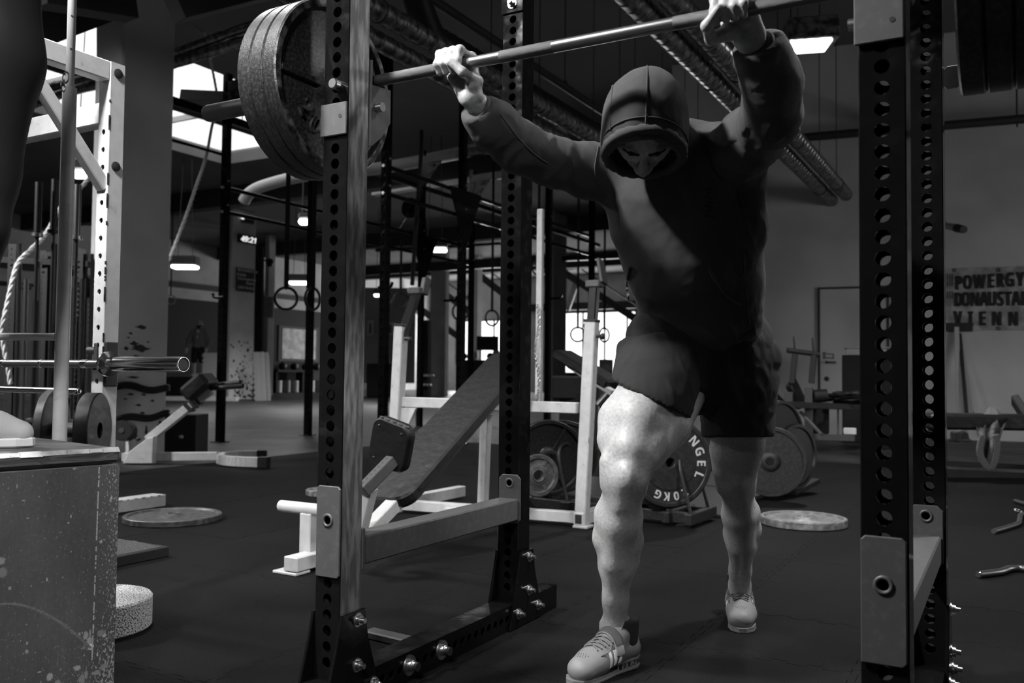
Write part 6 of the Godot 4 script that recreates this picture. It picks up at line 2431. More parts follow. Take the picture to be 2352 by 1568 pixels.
	g.bar(at(594, 915, 28.5) * Vector3(1, 0, 1), at(596, 566, 28.5), 0.34, 0.1, Vector3.BACK)
	tag(put(g, M.wall_band, "dark_panel"), "tall dark panel between the bright pillar and the pale one with the faded notice", "panel")
	var lp := at(620, 603, 30.2)
	var ls := thing("loudspeaker", "small black round loudspeaker high on the pale pillar, left of the gymnastic rings", "speaker", lp)
	g = G.new()
	g.ball(lp, Vector3(0.13, 0.15, 0.13), 16)
	put(g, M.rubber_black, "body", ls)
	g = G.new()
	g.cone(lp, at(607, 597, 30.4), 0.03, 0.03, 8)
	put(g, M.rubber_black, "bracket", ls)
	var pf := at(615, 705, 30.3)
	g = G.new()
	g.box(Transform3D(bx * Basis(), pf), Vector3(0.5, 0.75, 0.015), 0.0)
	var nt := thing("faded_notice", "faded grey printed notice on the pale pillar beside the gymnastic rings", "notice", pf)
	put(g, M.wall_grey, "sheet", nt)
	g = G.new()
	for i in 8:
		g.box(Transform3D(bx, pf + Vector3(0.012, 0.3 - i * 0.085, 0.04 * sin(i * 2.1))), Vector3(0.36, 0.03, 0.004), 0.0)
	put(g, M.iron_grey, "printed_line", nt)
	# whiteboard with its frame on the left wall, shelf with balls and plate stacks below
	var wa := onx(640, 746, -26.94); var wc := onx(730, 832, -26.94)
	var ww := absf(wa.z - wc.z)
	var wm := (wa + wc) * 0.5
	var bt := thing("whiteboard", "grey writing board in a dark frame on far left wall, behind rack post and rings", "board", wm)
	g = G.new()
	g.box(Transform3D(bx, wm), Vector3(ww, absf(wa.y - wc.y), 0.05), 0.01)
	put(g, M.wall_band, "frame", bt)
	g = G.new()
	g.box(Transform3D(bx, wm + Vector3(0.03, 0, 0)), Vector3(ww * 0.84, absf(wa.y - wc.y) * 0.84, 0.02), 0.004)
	put(g, M.paper_white, "writing_surface", bt)
	var s0 := onx(628, 851, -26.5); var s1 := onx(745, 853, -26.5)
	var sh := thing("weights_shelf", "long low black shelf along the far left wall under the grey writing board", "shelf", (s0 + s1) * 0.5 * Vector3(1, 0, 1))
	g = G.new()
	g.bar(s0, s1, 0.5, 0.09)
	put(g, M.wall_dark, "board", sh)
	for f in [0.0, 0.5, 1.0]:
		g = G.new()
		var p := s0.lerp(s1, f)
		g.bar(p * Vector3(1, 0, 1), p, 0.4, 0.06, Vector3.BACK)
		put(g, M.wall_dark, "support", sh)
	for i in 4:
		var p := s0.lerp(s1, 0.17 + 0.22 * i) + Vector3(0, 0.2, 0)
		g = G.new()
		g.ball(p, Vector3.ONE * 0.17, 14)
		tag(put(g, M.rubber_black, "medicine_ball"), "black medicine ball on the low shelf under the grey writing board", "ball", "medicine balls on the far shelf")
	for i in 6:
		var p := s0.lerp(s1, 0.08 + 0.16 * i)
		p.y = 0.0
		var st := thing("plate_stack", "stack of grey discs on the floor under the far low shelf", "discs", p, "disc stacks under the far shelf")
		g = G.new()
		for j in 5:
			g.lathe(Transform3D(Basis(), p + Vector3(0, 0.1 * j, 0)), [Vector2(0, 0), Vector2(0.17, 0), Vector2(0.18, 0.02), Vector2(0.18, 0.07), Vector2(0.17, 0.09), Vector2(0, 0.09)], 16)
		put(g, M.iron_pale if i % 2 else M.duct_pale, "discs", st).set_meta("kind", "stuff")
	# platform in front of the dark wall, with a pale front strip
	var pa := at(330, 905, 27.6); var pb := at(508, 905, 26.4)
	var ht := 0.66
	var pt := thing("stage_block", "low black platform at the left behind the far person's feet, beside the bright pillar", "platform", (pa + pb) * 0.5 * Vector3(1, 0, 1))
	g = G.new()
	g.bar(Vector3(pa.x, ht * 0.5 + 0.01, pa.z), Vector3(pb.x, ht * 0.5 + 0.01, pb.z), 1.6, ht)
	put(g, M.wall_dark, "block", pt)
	g = G.new()
	var q0 := fl(350, 919); var q1 := fl(545, 921)
	g.bar(q0 + Vector3(0, 0.06, 0), q1 + Vector3(0, 0.06, 0), 0.25, 0.12)
	tag(put(g, M.paint_white, "white_kerb"), "long white kerb on the floor in front of the black platform", "kerb")
	# foam mats leaning on the pillar
	n = 0
	for q in [[468, 498, 810, 895, 25.2, "pale foam mat with a toothed edge, leaning left of the bright pillar"], [582, 592, 808, 916, 25.5, "foam mat with a toothed edge leaning right of the bright pillar, left of three"], [592, 605, 808, 916, 25.6, "foam mat leaning right of the bright pillar, middle of three"], [603, 616, 809, 916, 25.8, "foam mat with a toothed edge leaning right of the bright pillar, right of three"]]:
		var a := at(q[0], q[2], q[4]); var b := at(q[1], q[3], q[4])
		var w := Vector3(a.x - b.x, 0, a.z - b.z).length()
		var base := at((q[0] + q[1]) * 0.5 + (0.0 if n == 0 else 5.0), q[3], q[4]); base.y = 0
		var tp := at((q[0] + q[1]) * 0.5, q[2], q[4] + 0.05)
		var mt := thing("foam_mat", q[5], "foam mat", base)
		g = G.new()
		g.bar(base, tp, w, 0.04, -view.z)
		put(g, M.mat_foam, "mat", mt)
		g = G.new()
		var dirx := view.x
		for i in 9:
			var f := (i + 0.5) / 9.0
			g.box(Transform3D(Basis(), base.lerp(tp, f) + dirx * (-w * 0.5 - 0.01)), Vector3(0.06, 0.07, 0.05), 0.01)
		put(g, M.mat_foam, "teeth", mt)
		n += 1
	# ---- staircase with dark stringers against the bright end wall ----
	var st := thing("staircase", "far steep staircase with dark stringers and thin rails, in front of the bright end wall", "staircase", onz(1150, 860, -36.5) * Vector3(1, 0, 1))
	for q in [[905, 590, 1105, 735], [1060, 600, 1210, 716], [1195, 560, 1475, 742], [870, 640, 1060, 778]]:
		g = G.new()
		g.bar(onz(q[0], q[1], -36.8), onz(q[2], q[3], -36.8), 0.12, 0.32)
		put(g, M.wall_band, "stringer", st)
	for q in [[905, 560, 1105, 705], [1060, 570, 1210, 690], [1200, 530, 1480, 712]]:
		g = G.new()
		g.cone(onz(q[0], q[1], -36.8), onz(q[2], q[3], -36.8), 0.035, 0.035, 8)
		put(g, M.wall_band, "hand_rail", st)
	for q in [[1325, 645, 1302, 712], [1105, 620, 1075, 690], [975, 640, 950, 690]]:
		g = G.new()
		g.bar(onz(q[0], q[1], -36.9), onz(q[2], q[3], -36.9), 0.1, 0.28)
		put(g, M.wall_grey, "strut", st)
	# framed pictures, dark board and odds and ends in front of the windows
	n = 0
	for q in [[843, 858, 736, 772], [884, 908, 740, 770]]:
		var a := at(q[0], q[2], 33.0); var b := at(q[1], q[3], 33.0)
		var m := (a + b) * 0.5
		var pt2 := thing("framed_picture", ["white framed picture on far wall, left of white stand's chrome post, nearer rack post", "white framed picture with a dark shape on far wall, right beside white stand's left post"][n], "picture", m)
		var bb := Basis(Vector3.UP, deg_to_rad(29.4))
		g = G.new()
		g.box(Transform3D(bb, m), Vector3((b - a).dot(view.x), a.y - b.y, 0.04), 0.01)
		put(g, M.paper_white, "frame", pt2)
		g = G.new()
		g.box(Transform3D(bb, m - view.z * -0.03), Vector3((b - a).dot(view.x) * 0.3, (a.y - b.y) * 0.66, 0.01), 0.002)
		put(g, M.iron_grey, "print", pt2)
		n += 1
	var wpl := G.new()
	wpl.box(Transform3D(Basis(Vector3.UP, deg_to_rad(29.4)), at(884, 770, 33.4)), Vector3(2.3, 3.6, 0.1), 0.0)
	tag(put(wpl, M.wall_grey, "partition_panel"), "grey partition carrying the framed pictures, between the rig posts and the white stand", "partition")
	var db := at(1120, 788, 30.0)
	var dt := thing("screen", "dark flat screen on a stand in front of bright window, left of rear rack post", "screen", db)
	g = G.new()
	g.box(Transform3D(Basis(Vector3.UP, deg_to_rad(29.4)), db), Vector3(0.74, 0.48, 0.06), 0.012)
	put(g, M.wall_dark, "panel", dt)
	g = G.new()
	for s in [1104, 1143]:
		g.cone(at(s, 800, 30.0), at(s, 888, 30.0) * Vector3(1, 0, 1), 0.025, 0.025, 8)
	put(g, M.wall_dark, "leg", dt)
	# counter of dark kit under the windows
	n = 0
	for q in [[1052, 1160, 826, 905, 31.0, "dark counter with kit in front of the bright window, left of the rear rack post"], [1293, 1400, 855, 905, 29.0, "dark counter below the bright window, behind the white post with faded letters"], [845, 905, 835, 895, 31.5, "dark heap of kit on a low shelf behind the white squat stand"]]:
		var a := at(q[0], q[2], q[4]); var b := at(q[1], q[3], q[4])
		g = G.new()
		var c := (a + b) * 0.5
		g.box(Transform3D(Basis(Vector3.UP, deg_to_rad(29.4)), Vector3(c.x, a.y * 0.5, c.z)), Vector3((b - a).dot(view.x), a.y, 0.6), 0.03)
		tag(put(g, M.wall_dark, "counter"), q[5], "counter")
		n += 1
	var k := 0
	for q in [[1066, 818, 0.12], [1088, 815, 0.16], [1126, 818, 0.13], [1140, 812, 0.14]]:
		g = G.new()
		g.ball(at(q[0], q[1], 31.0), Vector3.ONE * q[2], 12)
		tag(put(g, M.duct_pale if k % 2 else M.wall_dark, "kit_ball"), "round object on dark counter in front of bright window, left of rear rack post", "ball", "round things on the far counter")
		k += 1
	k = 0
	for q in [[973, 862], [981, 862], [973, 884], [981, 884], [987, 862]]:
		var c := at(q[0], q[1], 30.5)
		g = G.new()
		g.cone(c - view.x * 0.1, c + view.x * 0.1, 0.02, 0.02, 8)
		g.ball(c - view.x * 0.1, Vector3.ONE * 0.055, 10)
		g.ball(c + view.x * 0.1, Vector3.ONE * 0.055, 10)
		tag(put(g, M.zinc, "dumbbell"), "small shiny dumbbell in a tower rack beside the far grey pillar", "dumbbell", "dumbbells in the far tower rack")
		k += 1
	g = G.new()
	g.bar(at(980, 910, 30.8) * Vector3(1, 0, 1), at(980, 735, 30.8), 0.24, 0.2, Vector3.BACK)
	tag(put(g, M.wall_dark, "tower_rack"), "tall dark tower rack of small dumbbells beside the far grey pillar", "rack")
	# posters near the bright window
	g = G.new()
	var pp := at(1392, 850, 27.0)
	g.box(Transform3D(Basis(Vector3.UP, deg_to_rad(29.4)), pp), Vector3(0.42, 0.66, 0.03), 0.004)
	var po := thing("poster_board", "grey display board with a emblem below the bright window, right of the lettered white post", "poster", pp)
	put(g, M.mat_foam, "board", po)
	g = G.new()
	var oct := PackedVector2Array([Vector2(-0.09, -0.1), Vector2(0.09, -0.1), Vector2(0.15, 0.0), Vector2(0.08, 0.16), Vector2(-0.08, 0.16), Vector2(-0.15, 0.0)])
	g.prism(oct, Transform3D(Basis(Vector3.UP, deg_to_rad(29.4)), pp + view.z * 0.02 + Vector3(0, 0.04, 0)), 0.006)
	put(g, M.paper_white, "emblem", po)
	letters("CF", 0.11, 0.004, Transform3D(Basis(Vector3.UP, deg_to_rad(29.4)), pp + view.z * 0.03 - Vector3(0, 0.12, 0)), M.paper_white, "printed_letter", po)
	# inclined bench seen behind the lettered post
	var ib := thing("incline_bench", "dark inclined bench behind the white post with faded letters, sloping down to the right", "bench", at(1350, 960, 8.0) * Vector3(1, 0, 1))
	g = G.new()
	g.bar(at(1288, 812, 8.2), at(1412, 884, 7.8), 0.26, 0.09, Vector3.UP, 0.02)
	put(g, M.vinyl, "back_pad", ib)
	g = G.new()
	g.bar(at(1308, 838, 8.1), at(1408, 902, 7.7), 0.06, 0.05)
	put(g, M.paint_white, "frame_tube", ib)
	g = G.new()
	g.cone(at(1372, 930, 7.6), at(1395, 905, 7.6), 0.03, 0.03, 12)
	put(g, M.bar_steel, "handle", ib)
	g = G.new()
	g.box(Transform3D(Basis(Vector3.UP, 0.4), at(1325, 890, 9.0)), Vector3(0.5, 0.24, 0.3), 0.02)
	g.bar(at(1330, 900, 9.0) * Vector3(1, 0, 1), at(1330, 900, 9.0), 0.3, 0.3, Vector3.BACK)
	put(g, M.wall_dark, "base_block", ib)
	g = G.new()
	g.bar(at(1385, 930, 7.8) * Vector3(1, 0, 1), at(1388, 895, 7.8), 0.06, 0.06, Vector3.BACK)
	put(g, M.dark_metal, "leg", ib)

func people() -> void:
	lifter()
	onlooker()
	far_person()

func at4(q: Array) -> Vector3:
	return at(q[0], q[1], q[2])

func path_on(b: Blob, pts: Array, t0: float, t1: float, lift := 0.0, per := 5) -> PackedVector3Array:   # sightings carried on to the surface of a body
	var c := Curve2D.new()
	for i in pts.size():
		var p := Vector2(pts[i][0], pts[i][1])
		var tan := (Vector2(pts[mini(i + 1, pts.size() - 1)][0], pts[mini(i + 1, pts.size() - 1)][1]) - Vector2(pts[maxi(i - 1, 0)][0], pts[maxi(i - 1, 0)][1])) / 6.0
		c.add_point(p, -tan, tan)
	var out := PackedVector3Array()
	for i in pts.size() - 1:
		for j in per:
			var p := c.sample(i, float(j) / per)
			var d := ray(p.x, p.y)
			out.append(b.hit(EYE, d, t0, t1) - d.normalized() * lift)
	return out

func put_mesh(m: ArrayMesh, called: String, parent: Node3D) -> MeshInstance3D:
	var o := MeshInstance3D.new()
	o.mesh = m
	o.name = called
	parent.add_child(o, true)
	if parent.get_parent() == self:
		o.position = -parent.position
	return o

func hand(b: Blob, centre: Vector3, wrist: Vector3, side: float, rot := 0.0) -> void:
	# a fist closed over the bar from behind; side 1: thumb towards +x
	var P := func(dx: float, ang: float, r: float) -> Vector3:
		var a := deg_to_rad(ang + rot)
		return centre + Vector3(side * dx, sin(a) * r, cos(a) * r)
	var fx := [0.034, 0.0115, -0.0105, -0.031]
	var fr := [0.0092, 0.0094, 0.0088, 0.0078]
	var fl_ := [1.0, 1.06, 1.0, 0.88]
	for i in 4:
		var k: float = fl_[i]
		var mcp: Vector3 = P.call(fx[i], 142.0 + i * 5.0, 0.042)
		var pip: Vector3 = P.call(fx[i] * 0.98, 60.0 + i * 3.0, 0.0315 + 0.003 * k)
		var dip: Vector3 = P.call(fx[i] * 0.95, -2.0 + i * 2.0, 0.0255 + 0.001 * k)
		var tip: Vector3 = P.call(fx[i] * 0.92, -58.0 + i * 3.0, 0.0235)
		b.chain([mcp, pip, dip, tip], [fr[i] * 1.2, fr[i] * 1.06, fr[i] * 0.98, fr[i] * 0.86])
		b.cap(pip, pip, fr[i] * 1.13, fr[i] * 1.13)
		var w := wrist + Vector3(side * fx[i] * 0.55, 0, 0)
		b.cap(mcp, w, fr[i] * 1.45, 0.0155)
		b.cap(mcp, mcp, fr[i] * 1.42, fr[i] * 1.42)
	# thumb from the side of the palm, across the front of the fingers
	var cmc := wrist + (centre - wrist) * 0.35 + Vector3(side * 0.026, 0, 0.004)
	var tm: Vector3 = P.call(0.055, -128.0, 0.047)
	var ti: Vector3 = P.call(0.048, -48.0, 0.041)
	var tt: Vector3 = P.call(0.020, -8.0, 0.0405)
	b.chain([cmc, tm, ti, tt], [0.0175, 0.0135, 0.0112, 0.0098])
	b.cap(cmc, P.call(0.03, 165.0, 0.042), 0.016, 0.011)
	# heel of the hand
	b.cap(wrist + Vector3(-side * 0.016, 0.012, 0.002), P.call(-0.028, 190.0, 0.044), 0.018, 0.014)

func lifter() -> void:
	var t := thing("person", "person in dark hooded top and shorts, head bowed, gripping the racked barbell", "person", Vector3(-0.92, 0, -2.6))
	var sk := Blob.new()
	sk.K = 120.0
	var front := Vector3(0, 0, 1)
	# ---------- joints ----------
	var rh := Vector3(-1.197, 1.597, -1.809)     # where the hands close on the bar
	var lh := Vector3(-0.497, 1.597, -1.809)
	var rw := at(1081, 224, 2.205); var lw := at(1722, 92, 1.895)
	var re := at(1192, 338, 2.34); var le := at(1768, 262, 2.03)
	var rs := at(1402, 402, 2.47); var ls := at(1690, 350, 2.30)
	var neck := at(1545, 385, 2.39)
	var chest := at(1560, 480, 2.43); var belly := at(1592, 660, 2.52); var pelvis := at(1600, 800, 2.60)
	# torso and arms under the clothes
	sk.chain([chest, belly, pelvis], [0.13, 0.115, 0.125], front, 1.4)
	sk.chain([rs, re, rw], [0.05, 0.042, 0.028]); sk.chain([ls, le, lw], [0.05, 0.042, 0.028])
	sk.cap(rs, chest, 0.06, 0.09); sk.cap(ls, chest, 0.06, 0.09)
	# ---------- front leg (his right) ----------
	var A := func(x: float, y: float, d: float) -> Vector3: return at(x, y, d)
	sk.chain([A.call(1535, 800, 2.58), A.call(1490, 950, 2.45), A.call(1450, 1040, 2.375), A.call(1437, 1090, 2.345)], [0.094, 0.083, 0.062, 0.054])
	sk.chain([A.call(1462, 880, 2.50), A.call(1432, 965, 2.43), A.call(1420, 1010, 2.40), A.call(1424, 1058, 2.365)], [0.04, 0.066, 0.052, 0.03])       # outer thigh
	sk.chain([A.call(1490, 880, 2.47), A.call(1462, 960, 2.385), A.call(1444, 1030, 2.335), A.call(1440, 1062, 2.325)], [0.05, 0.062, 0.04, 0.025])     # front of thigh
	sk.chain([A.call(1528, 940, 2.46), A.call(1494, 1010, 2.385), A.call(1474, 1045, 2.355), A.call(1462, 1075, 2.345)], [0.05, 0.052, 0.042, 0.026])      # inner drop
	sk.chain([A.call(1572, 880, 2.55), A.call(1536, 980, 2.46), A.call(1500, 1050, 2.39)], [0.075, 0.056, 0.03])
	sk.oval(A.call(1438, 1092, 2.292), Basis(), Vector3(0.024, 0.031, 0.02))
	sk.chain([A.call(1400, 1062, 2.35), A.call(1398, 1110, 2.36)], [0.026, 0.022]); sk.chain([A.call(1466, 1075, 2.345), A.call(1462, 1120, 2.355)], [0.026, 0.024])
	sk.chain([A.call(1437, 1100, 2.345), A.call(1424, 1200, 2.41), A.call(1418, 1300, 2.47), A.call(1414, 1380, 2.515), A.call(1413, 1436, 2.545)], [0.052, 0.05, 0.041, 0.033, 0.034])
	sk.chain([A.call(1412, 1120, 2.39), A.call(1399, 1180, 2.43), A.call(1395, 1235, 2.455), A.call(1402, 1300, 2.485), A.call(1410, 1350, 2.51)], [0.025, 0.036, 0.037, 0.026, 0.014])
	sk.chain([A.call(1440, 1125, 2.40), A.call(1441, 1180, 2.435), A.call(1443, 1240, 2.465), A.call(1440, 1285, 2.495), A.call(1426, 1345, 2.52)], [0.026, 0.037, 0.038, 0.030, 0.014])
	sk.chain([A.call(1430, 1120, 2.335), A.call(1420, 1200, 2.375), A.call(1410, 1290, 2.43), A.call(1409, 1370, 2.485), A.call(1411, 1425, 2.52)], [0.018, 0.027, 0.025, 0.020, 0.012])
	sk.cap(A.call(1432, 1122, 2.315), A.call(1427, 1160, 2.33), 0.016, 0.012)
	sk.chain([A.call(1440, 1430, 2.55), A.call(1440, 1440, 2.55)], [0.014, 0.012]); sk.chain([A.call(1390, 1435, 2.55), A.call(1390, 1445, 2.55)], [0.014, 0.012])
	# foot inside the shoe
	sk.chain([A.call(1413, 1440, 2.545), A.call(1400, 1500, 2.54), A.call(1340, 1535, 2.46)], [0.034, 0.03, 0.025])
	# ---------- rear leg (his left) ----------
	sk.chain([A.call(1668, 810, 2.58), A.call(1694, 940, 2.66), A.call(1692, 1040, 2.73), A.call(1688, 1095, 2.765)], [0.092, 0.078, 0.063, 0.055])
	sk.chain([A.call(1720, 950, 2.64), A.call(1718, 1020, 2.69), A.call(1712, 1060, 2.72), A.call(1704, 1090, 2.745)], [0.042, 0.046, 0.036, 0.024])
	sk.chain([A.call(1676, 950, 2.64), A.call(1670, 1035, 2.70), A.call(1670, 1070, 2.725), A.call(1678, 1100, 2.75)], [0.048, 0.047, 0.038, 0.024])
	sk.oval(A.call(1690, 1098, 2.712), Basis(), Vector3(0.024, 0.03, 0.02))
	sk.chain([A.call(1660, 1085, 2.75), A.call(1664, 1120, 2.77)], [0.026, 0.022]); sk.chain([A.call(1718, 1085, 2.75), A.call(1718, 1122, 2.775)], [0.024, 0.022])
	sk.chain([A.call(1689, 1105, 2.765), A.call(1699, 1180, 2.855), A.call(1702, 1250, 2.93), A.call(1700, 1310, 3.0), A.call(1699, 1345, 3.035)], [0.05, 0.048, 0.041, 0.034, 0.034])
	sk.chain([A.call(1688, 1130, 2.83), A.call(1685, 1180, 2.89), A.call(1688, 1225, 2.945), A.call(1694, 1275, 2.995)], [0.024, 0.034, 0.033, 0.016])
	sk.chain([A.call(1706, 1130, 2.83), A.call(1718, 1175, 2.89), A.call(1722, 1215, 2.935), A.call(1716, 1255, 2.97), A.call(1706, 1290, 3.0)], [0.026, 0.034, 0.034, 0.026, 0.014])
	sk.chain([A.call(1700, 1130, 2.755), A.call(1708, 1190, 2.82), A.call(1706, 1260, 2.90)], [0.017, 0.02, 0.013])
	sk.chain([A.call(1699, 1345, 3.035), A.call(1701, 1395, 3.03), A.call(1703, 1420, 2.94)], [0.034, 0.03, 0.025])
	var body := sk.build(0.0085)
	# ---------- hands ----------
	var hb := Blob.new()
	hb.K = 330.0
	hand(hb, rh, rw, 1.0)
	hb.cap(rw, rw.lerp(re, 0.3), 0.027, 0.03, (re - rw).cross(Vector3.UP).normalized(), 1.0)
	hand(hb, lh, lw, -1.0)
	hb.cap(lw, lw.lerp(le, 0.3), 0.027, 0.03)
	var hands := hb.build(0.0032)
	# ---------- head ----------
	var hc := at(1481, 288, 2.19)
	var face := (Vector3(view.z.x, 0, view.z.z).normalized().rotated(Vector3.UP, deg_to_rad(-14)) * 0.24 + Vector3(0, -0.97, 0)).normalized()
	var sid := Vector3.UP.cross(face).normalized()     # his left
	var crown := face.cross(sid).normalized()
	var roll := Basis(face, deg_to_rad(-7))
	sid = roll * sid; crown = roll * crown
	var hbas := Basis(sid, crown, face)
	var H := func(s: float, u: float, f: float) -> Vector3: return hc + sid * s + crown * u + face * f
	var hd := Blob.new()
	hd.K = 260.0
	hd.oval(H.call(0, 0.022, -0.012), hbas, Vector3(0.070, 0.088, 0.088))
	hd.chain([H.call(0, 0.02, 0.035), H.call(0, -0.065, 0.04)], [0.052, 0.038])
	hd.chain([H.call(0.035, -0.02, 0.035), H.call(0.022, -0.085, 0.05)], [0.03, 0.018]); hd.chain([H.call(-0.035, -0.02, 0.035), H.call(-0.022, -0.085, 0.05)], [0.03, 0.018])
	hd.chain([H.call(0, 0.008, 0.083), H.call(0, -0.018, 0.101), H.call(0, -0.034, 0.112)], [0.0075, 0.009, 0.0115])      # nose
	hd.cap(H.call(0.012, -0.037, 0.1), H.call(0.011, -0.036, 0.092), 0.007, 0.007); hd.cap(H.call(-0.012, -0.037, 0.1), H.call(-0.011, -0.036, 0.092), 0.007, 0.007)
	for s in [-1.0, 1.0]:
		hd.chain([H.call(s * 0.012, 0.018, 0.082), H.call(s * 0.03, 0.024, 0.081), H.call(s * 0.05, 0.016, 0.064)], [0.0085, 0.0095, 0.008])
		hd.oval(H.call(s * 0.031, 0.001, 0.071), hbas, Vector3(0.0145, 0.011, 0.011))    # closed lids
		hd.cap(H.call(s * 0.036, -0.024, 0.066), H.call(s * 0.052, -0.012, 0.05), 0.017, 0.015)
		hd.oval(H.call(s * 0.073, -0.008, -0.008), hbas * Basis(Vector3.UP, s * 0.3), Vector3(0.009, 0.03, 0.018))
	hd.cap(H.call(-0.019, -0.062, 0.083), H.call(0.019, -0.062, 0.083), 0.0062, 0.0062)
	hd.cap(H.call(-0.016, -0.072, 0.083), H.call(0.016, -0.072, 0.083), 0.0068, 0.0068)
	hd.oval(H.call(0, -0.098, 0.07), hbas, Vector3(0.022, 0.017, 0.018))
	hd.chain([H.call(0, -0.04, -0.03), neck], [0.056, 0.062])
	var head := hd.build(0.0045)
	put_mesh(skin_mesh([body, hands, head], M.skin), "body", t)
	# brows and beard shadow stay on the face as hair
	var hg := Blob.new()
	hg.K = 300.0
	for s in [-1.0, 1.0]:
		hg.chain([H.call(s * 0.014, 0.021, 0.0925), H.call(s * 0.032, 0.027, 0.0915), H.call(s * 0.05, 0.019, 0.076)], [0.004, 0.0042, 0.003])
	put_mesh(skin_mesh([hg.build(0.0022)], M.hair), "eyebrows", t)
	# thumb nails
	# ---------- hooded top ----------
	var hz := front
	var top := Blob.new()
	top.K = 75.0
	top.chain([at(1552, 425, 2.40), at(1572, 560, 2.46), at(1596, 690, 2.55), at(1608, 790, 2.61)], [0.178, 0.172, 0.160, 0.158], hz, 1.45)
	top.chain([at(1440, 420, 2.46), at(1470, 520, 2.47), at(1520, 640, 2.50)], [0.072, 0.075, 0.085])
	top.chain([at(1694, 395, 2.34), at(1698, 520, 2.40), at(1692, 640, 2.46), at(1700, 745, 2.52)], [0.07, 0.066, 0.066, 0.062])
	# sleeves
	top.chain([at(1425, 402, 2.47), at(1350, 392, 2.445), at(1270, 372, 2.39), at(1192, 338, 2.33), at(1130, 285, 2.265), at(1088, 245, 2.22)], [0.082, 0.07, 0.061, 0.062, 0.056, 0.043])
	top.chain([at(1672, 368, 2.33), at(1722, 322, 2.19), at(1772, 268, 2.035), at(1774, 190, 1.96), at(1752, 130, 1.925), at(1730, 103, 1.90)], [0.09, 0.073, 0.062, 0.058, 0.053, 0.044])
	# shoulders and nape up into the hood
	top.chain([at(1440, 392, 2.46), at(1548, 395, 2.43), at(1660, 360, 2.36)], [0.075, 0.085, 0.08])
	top.cap(at(1548, 380, 2.42), hc - face * 0.03 - crown * 0.03, 0.085, 0.08)
	var hem_n := Vector3(-0.1, -1.0, 0.35).normalized()
	top.cuts.append([at(1606, 823, 2.46), hem_n])
	top.cuts.append([at(1088, 245, 2.22), (rw - re).normalized()])
	top.cuts.append([at(1730, 103, 1.90), (lw - le).normalized()])
	var fold := noise(7.0, 3, 101)
	var fold2 := noise(17.0, 2, 102)
	var arm_r := (re - rw).normalized()
	var arm_l := (le - lw).normalized()
	var wrinkle := func(p: Vector3, n: Vector3) -> float:
		var d := 0.0
		var along := 0.0
		var k := 0.0
		if p.x < rs.x - 0.02 and p.y > 1.2:
			along = (p - rs).dot((re - rs).normalized())
			k = 1.0
		elif p.y > ls.y - 0.02 and p.x > ls.x - 0.04:
			along = (p - ls).dot((le - ls).normalized()) if p.y < le.y + 0.02 else (p - le).dot((lw - le).normalized())
			k = 1.0
		if k > 0.0:
			var w := sin(along * 88.0 + 7.0 * fold.get_noise_3d(p.x * 0.8, p.y * 0.8, p.z * 0.8))
			d += 0.0042 * (pow(maxf(w, 0.0), 1.4) - 0.35) * (0.45 + 0.8 * absf(fold.get_noise_3d(p.x * 0.5 + 3.0, p.y * 0.5, p.z * 0.5)))
		else:
			# long drag folds from the armpits to the hip on his left side
			var r1 := fold.get_noise_3d((p.x * 1.0 + p.y * 0.35) * 1.3, p.y * 0.28, p.z * 0.9)
			d += 0.011 * (0.35 - pow(absf(r1), 0.7)) * smoothstep(-0.86, -0.62, p.x) + 0.005 * r1
		d += 0.0016 * fold2.get_noise_3d(p.x, p.y, p.z)
		# bottom band drawn in
		return d
	var hood_top := put_mesh(skin_mesh([top.build(0.008, wrinkle)], M.hoodie), "hooded_top", t)
	# hood: a shell round the head, open towards the face
	var ho := Blob.new()
	ho.K = 140.0
	ho.oval(H.call(0, 0.016, -0.004), hbas, Vector3(0.107, 0.128, 0.128))
	ho.oval(H.call(0, -0.012, 0.045), hbas, Vector3(0.104, 0.118, 0.085))
	ho.hollow = 0.012
	var brim_f := 0.086
	ho.cuts.append([H.call(0, 0.02, brim_f), (face * 0.97 - crown * 0.10).normalized()])
	var hood_fold := func(p: Vector3, n: Vector3) -> float:
		return 0.0045 * fold.get_noise_3d(p.x * 1.4, p.y * 1.2, p.z * 1.4) + 0.001 * fold2.get_noise_3d(p.x, p.y, p.z)
	var hood := put_mesh(skin_mesh([ho.build(0.0055, hood_fold)], M.hoodie), "hood", hood_top)
	# stitched hem round the face opening
	var solid := Blob.new()
	solid.K = ho.K
	solid.balls = ho.balls
	var rim := PackedVector3Array()
	var rim2 := PackedVector3Array()
	var rr := PackedFloat32Array()
	for i in 73:
		var a := TAU * i / 72.0
		var dir := sid * cos(a) + crown * sin(a)
		for w in 2:
			var o: Vector3 = H.call(0, 0.0, brim_f - 0.012 - w * 0.022) + dir * 0.22
			var p := solid.hit(o, -dir, 0.0, 0.3)
			if w == 0:
				rim.append(p - dir * 0.004)
				rr.append(0.0118 + 0.0018 * sin(i * 2.1) + 0.0012 * sin(i * 5.3))
			else:
				rim2.append(p - dir * 0.0005)
	var g := G.new()
	g.tube(rim, rr, 10, false)
	put(g, M.hoodie, "hood_hem", hood_top)
	g = G.new()
	g.tube(rim2, 0.0022, 6, false)
	# two seams over the crown
	for s in [-0.082, 0.0]:
		var line := PackedVector3Array()
		for i in 30:
			var a := deg_to_rad(54.0 + i * 3.6)
			var dir := (face * cos(a) + crown * sin(a)) .normalized()
			line.append(solid.hit(H.call(s, 0, 0) + dir * 0.25, -dir, 0.0, 0.35) + dir * 0.0005)
		g.tube(line, 0.0021, 6, false)
	put(g, M.hoodie_seam, "hood_seam", hood_top).set_meta("kind", "stuff")
	# seams on body and sleeves
	g = G.new()
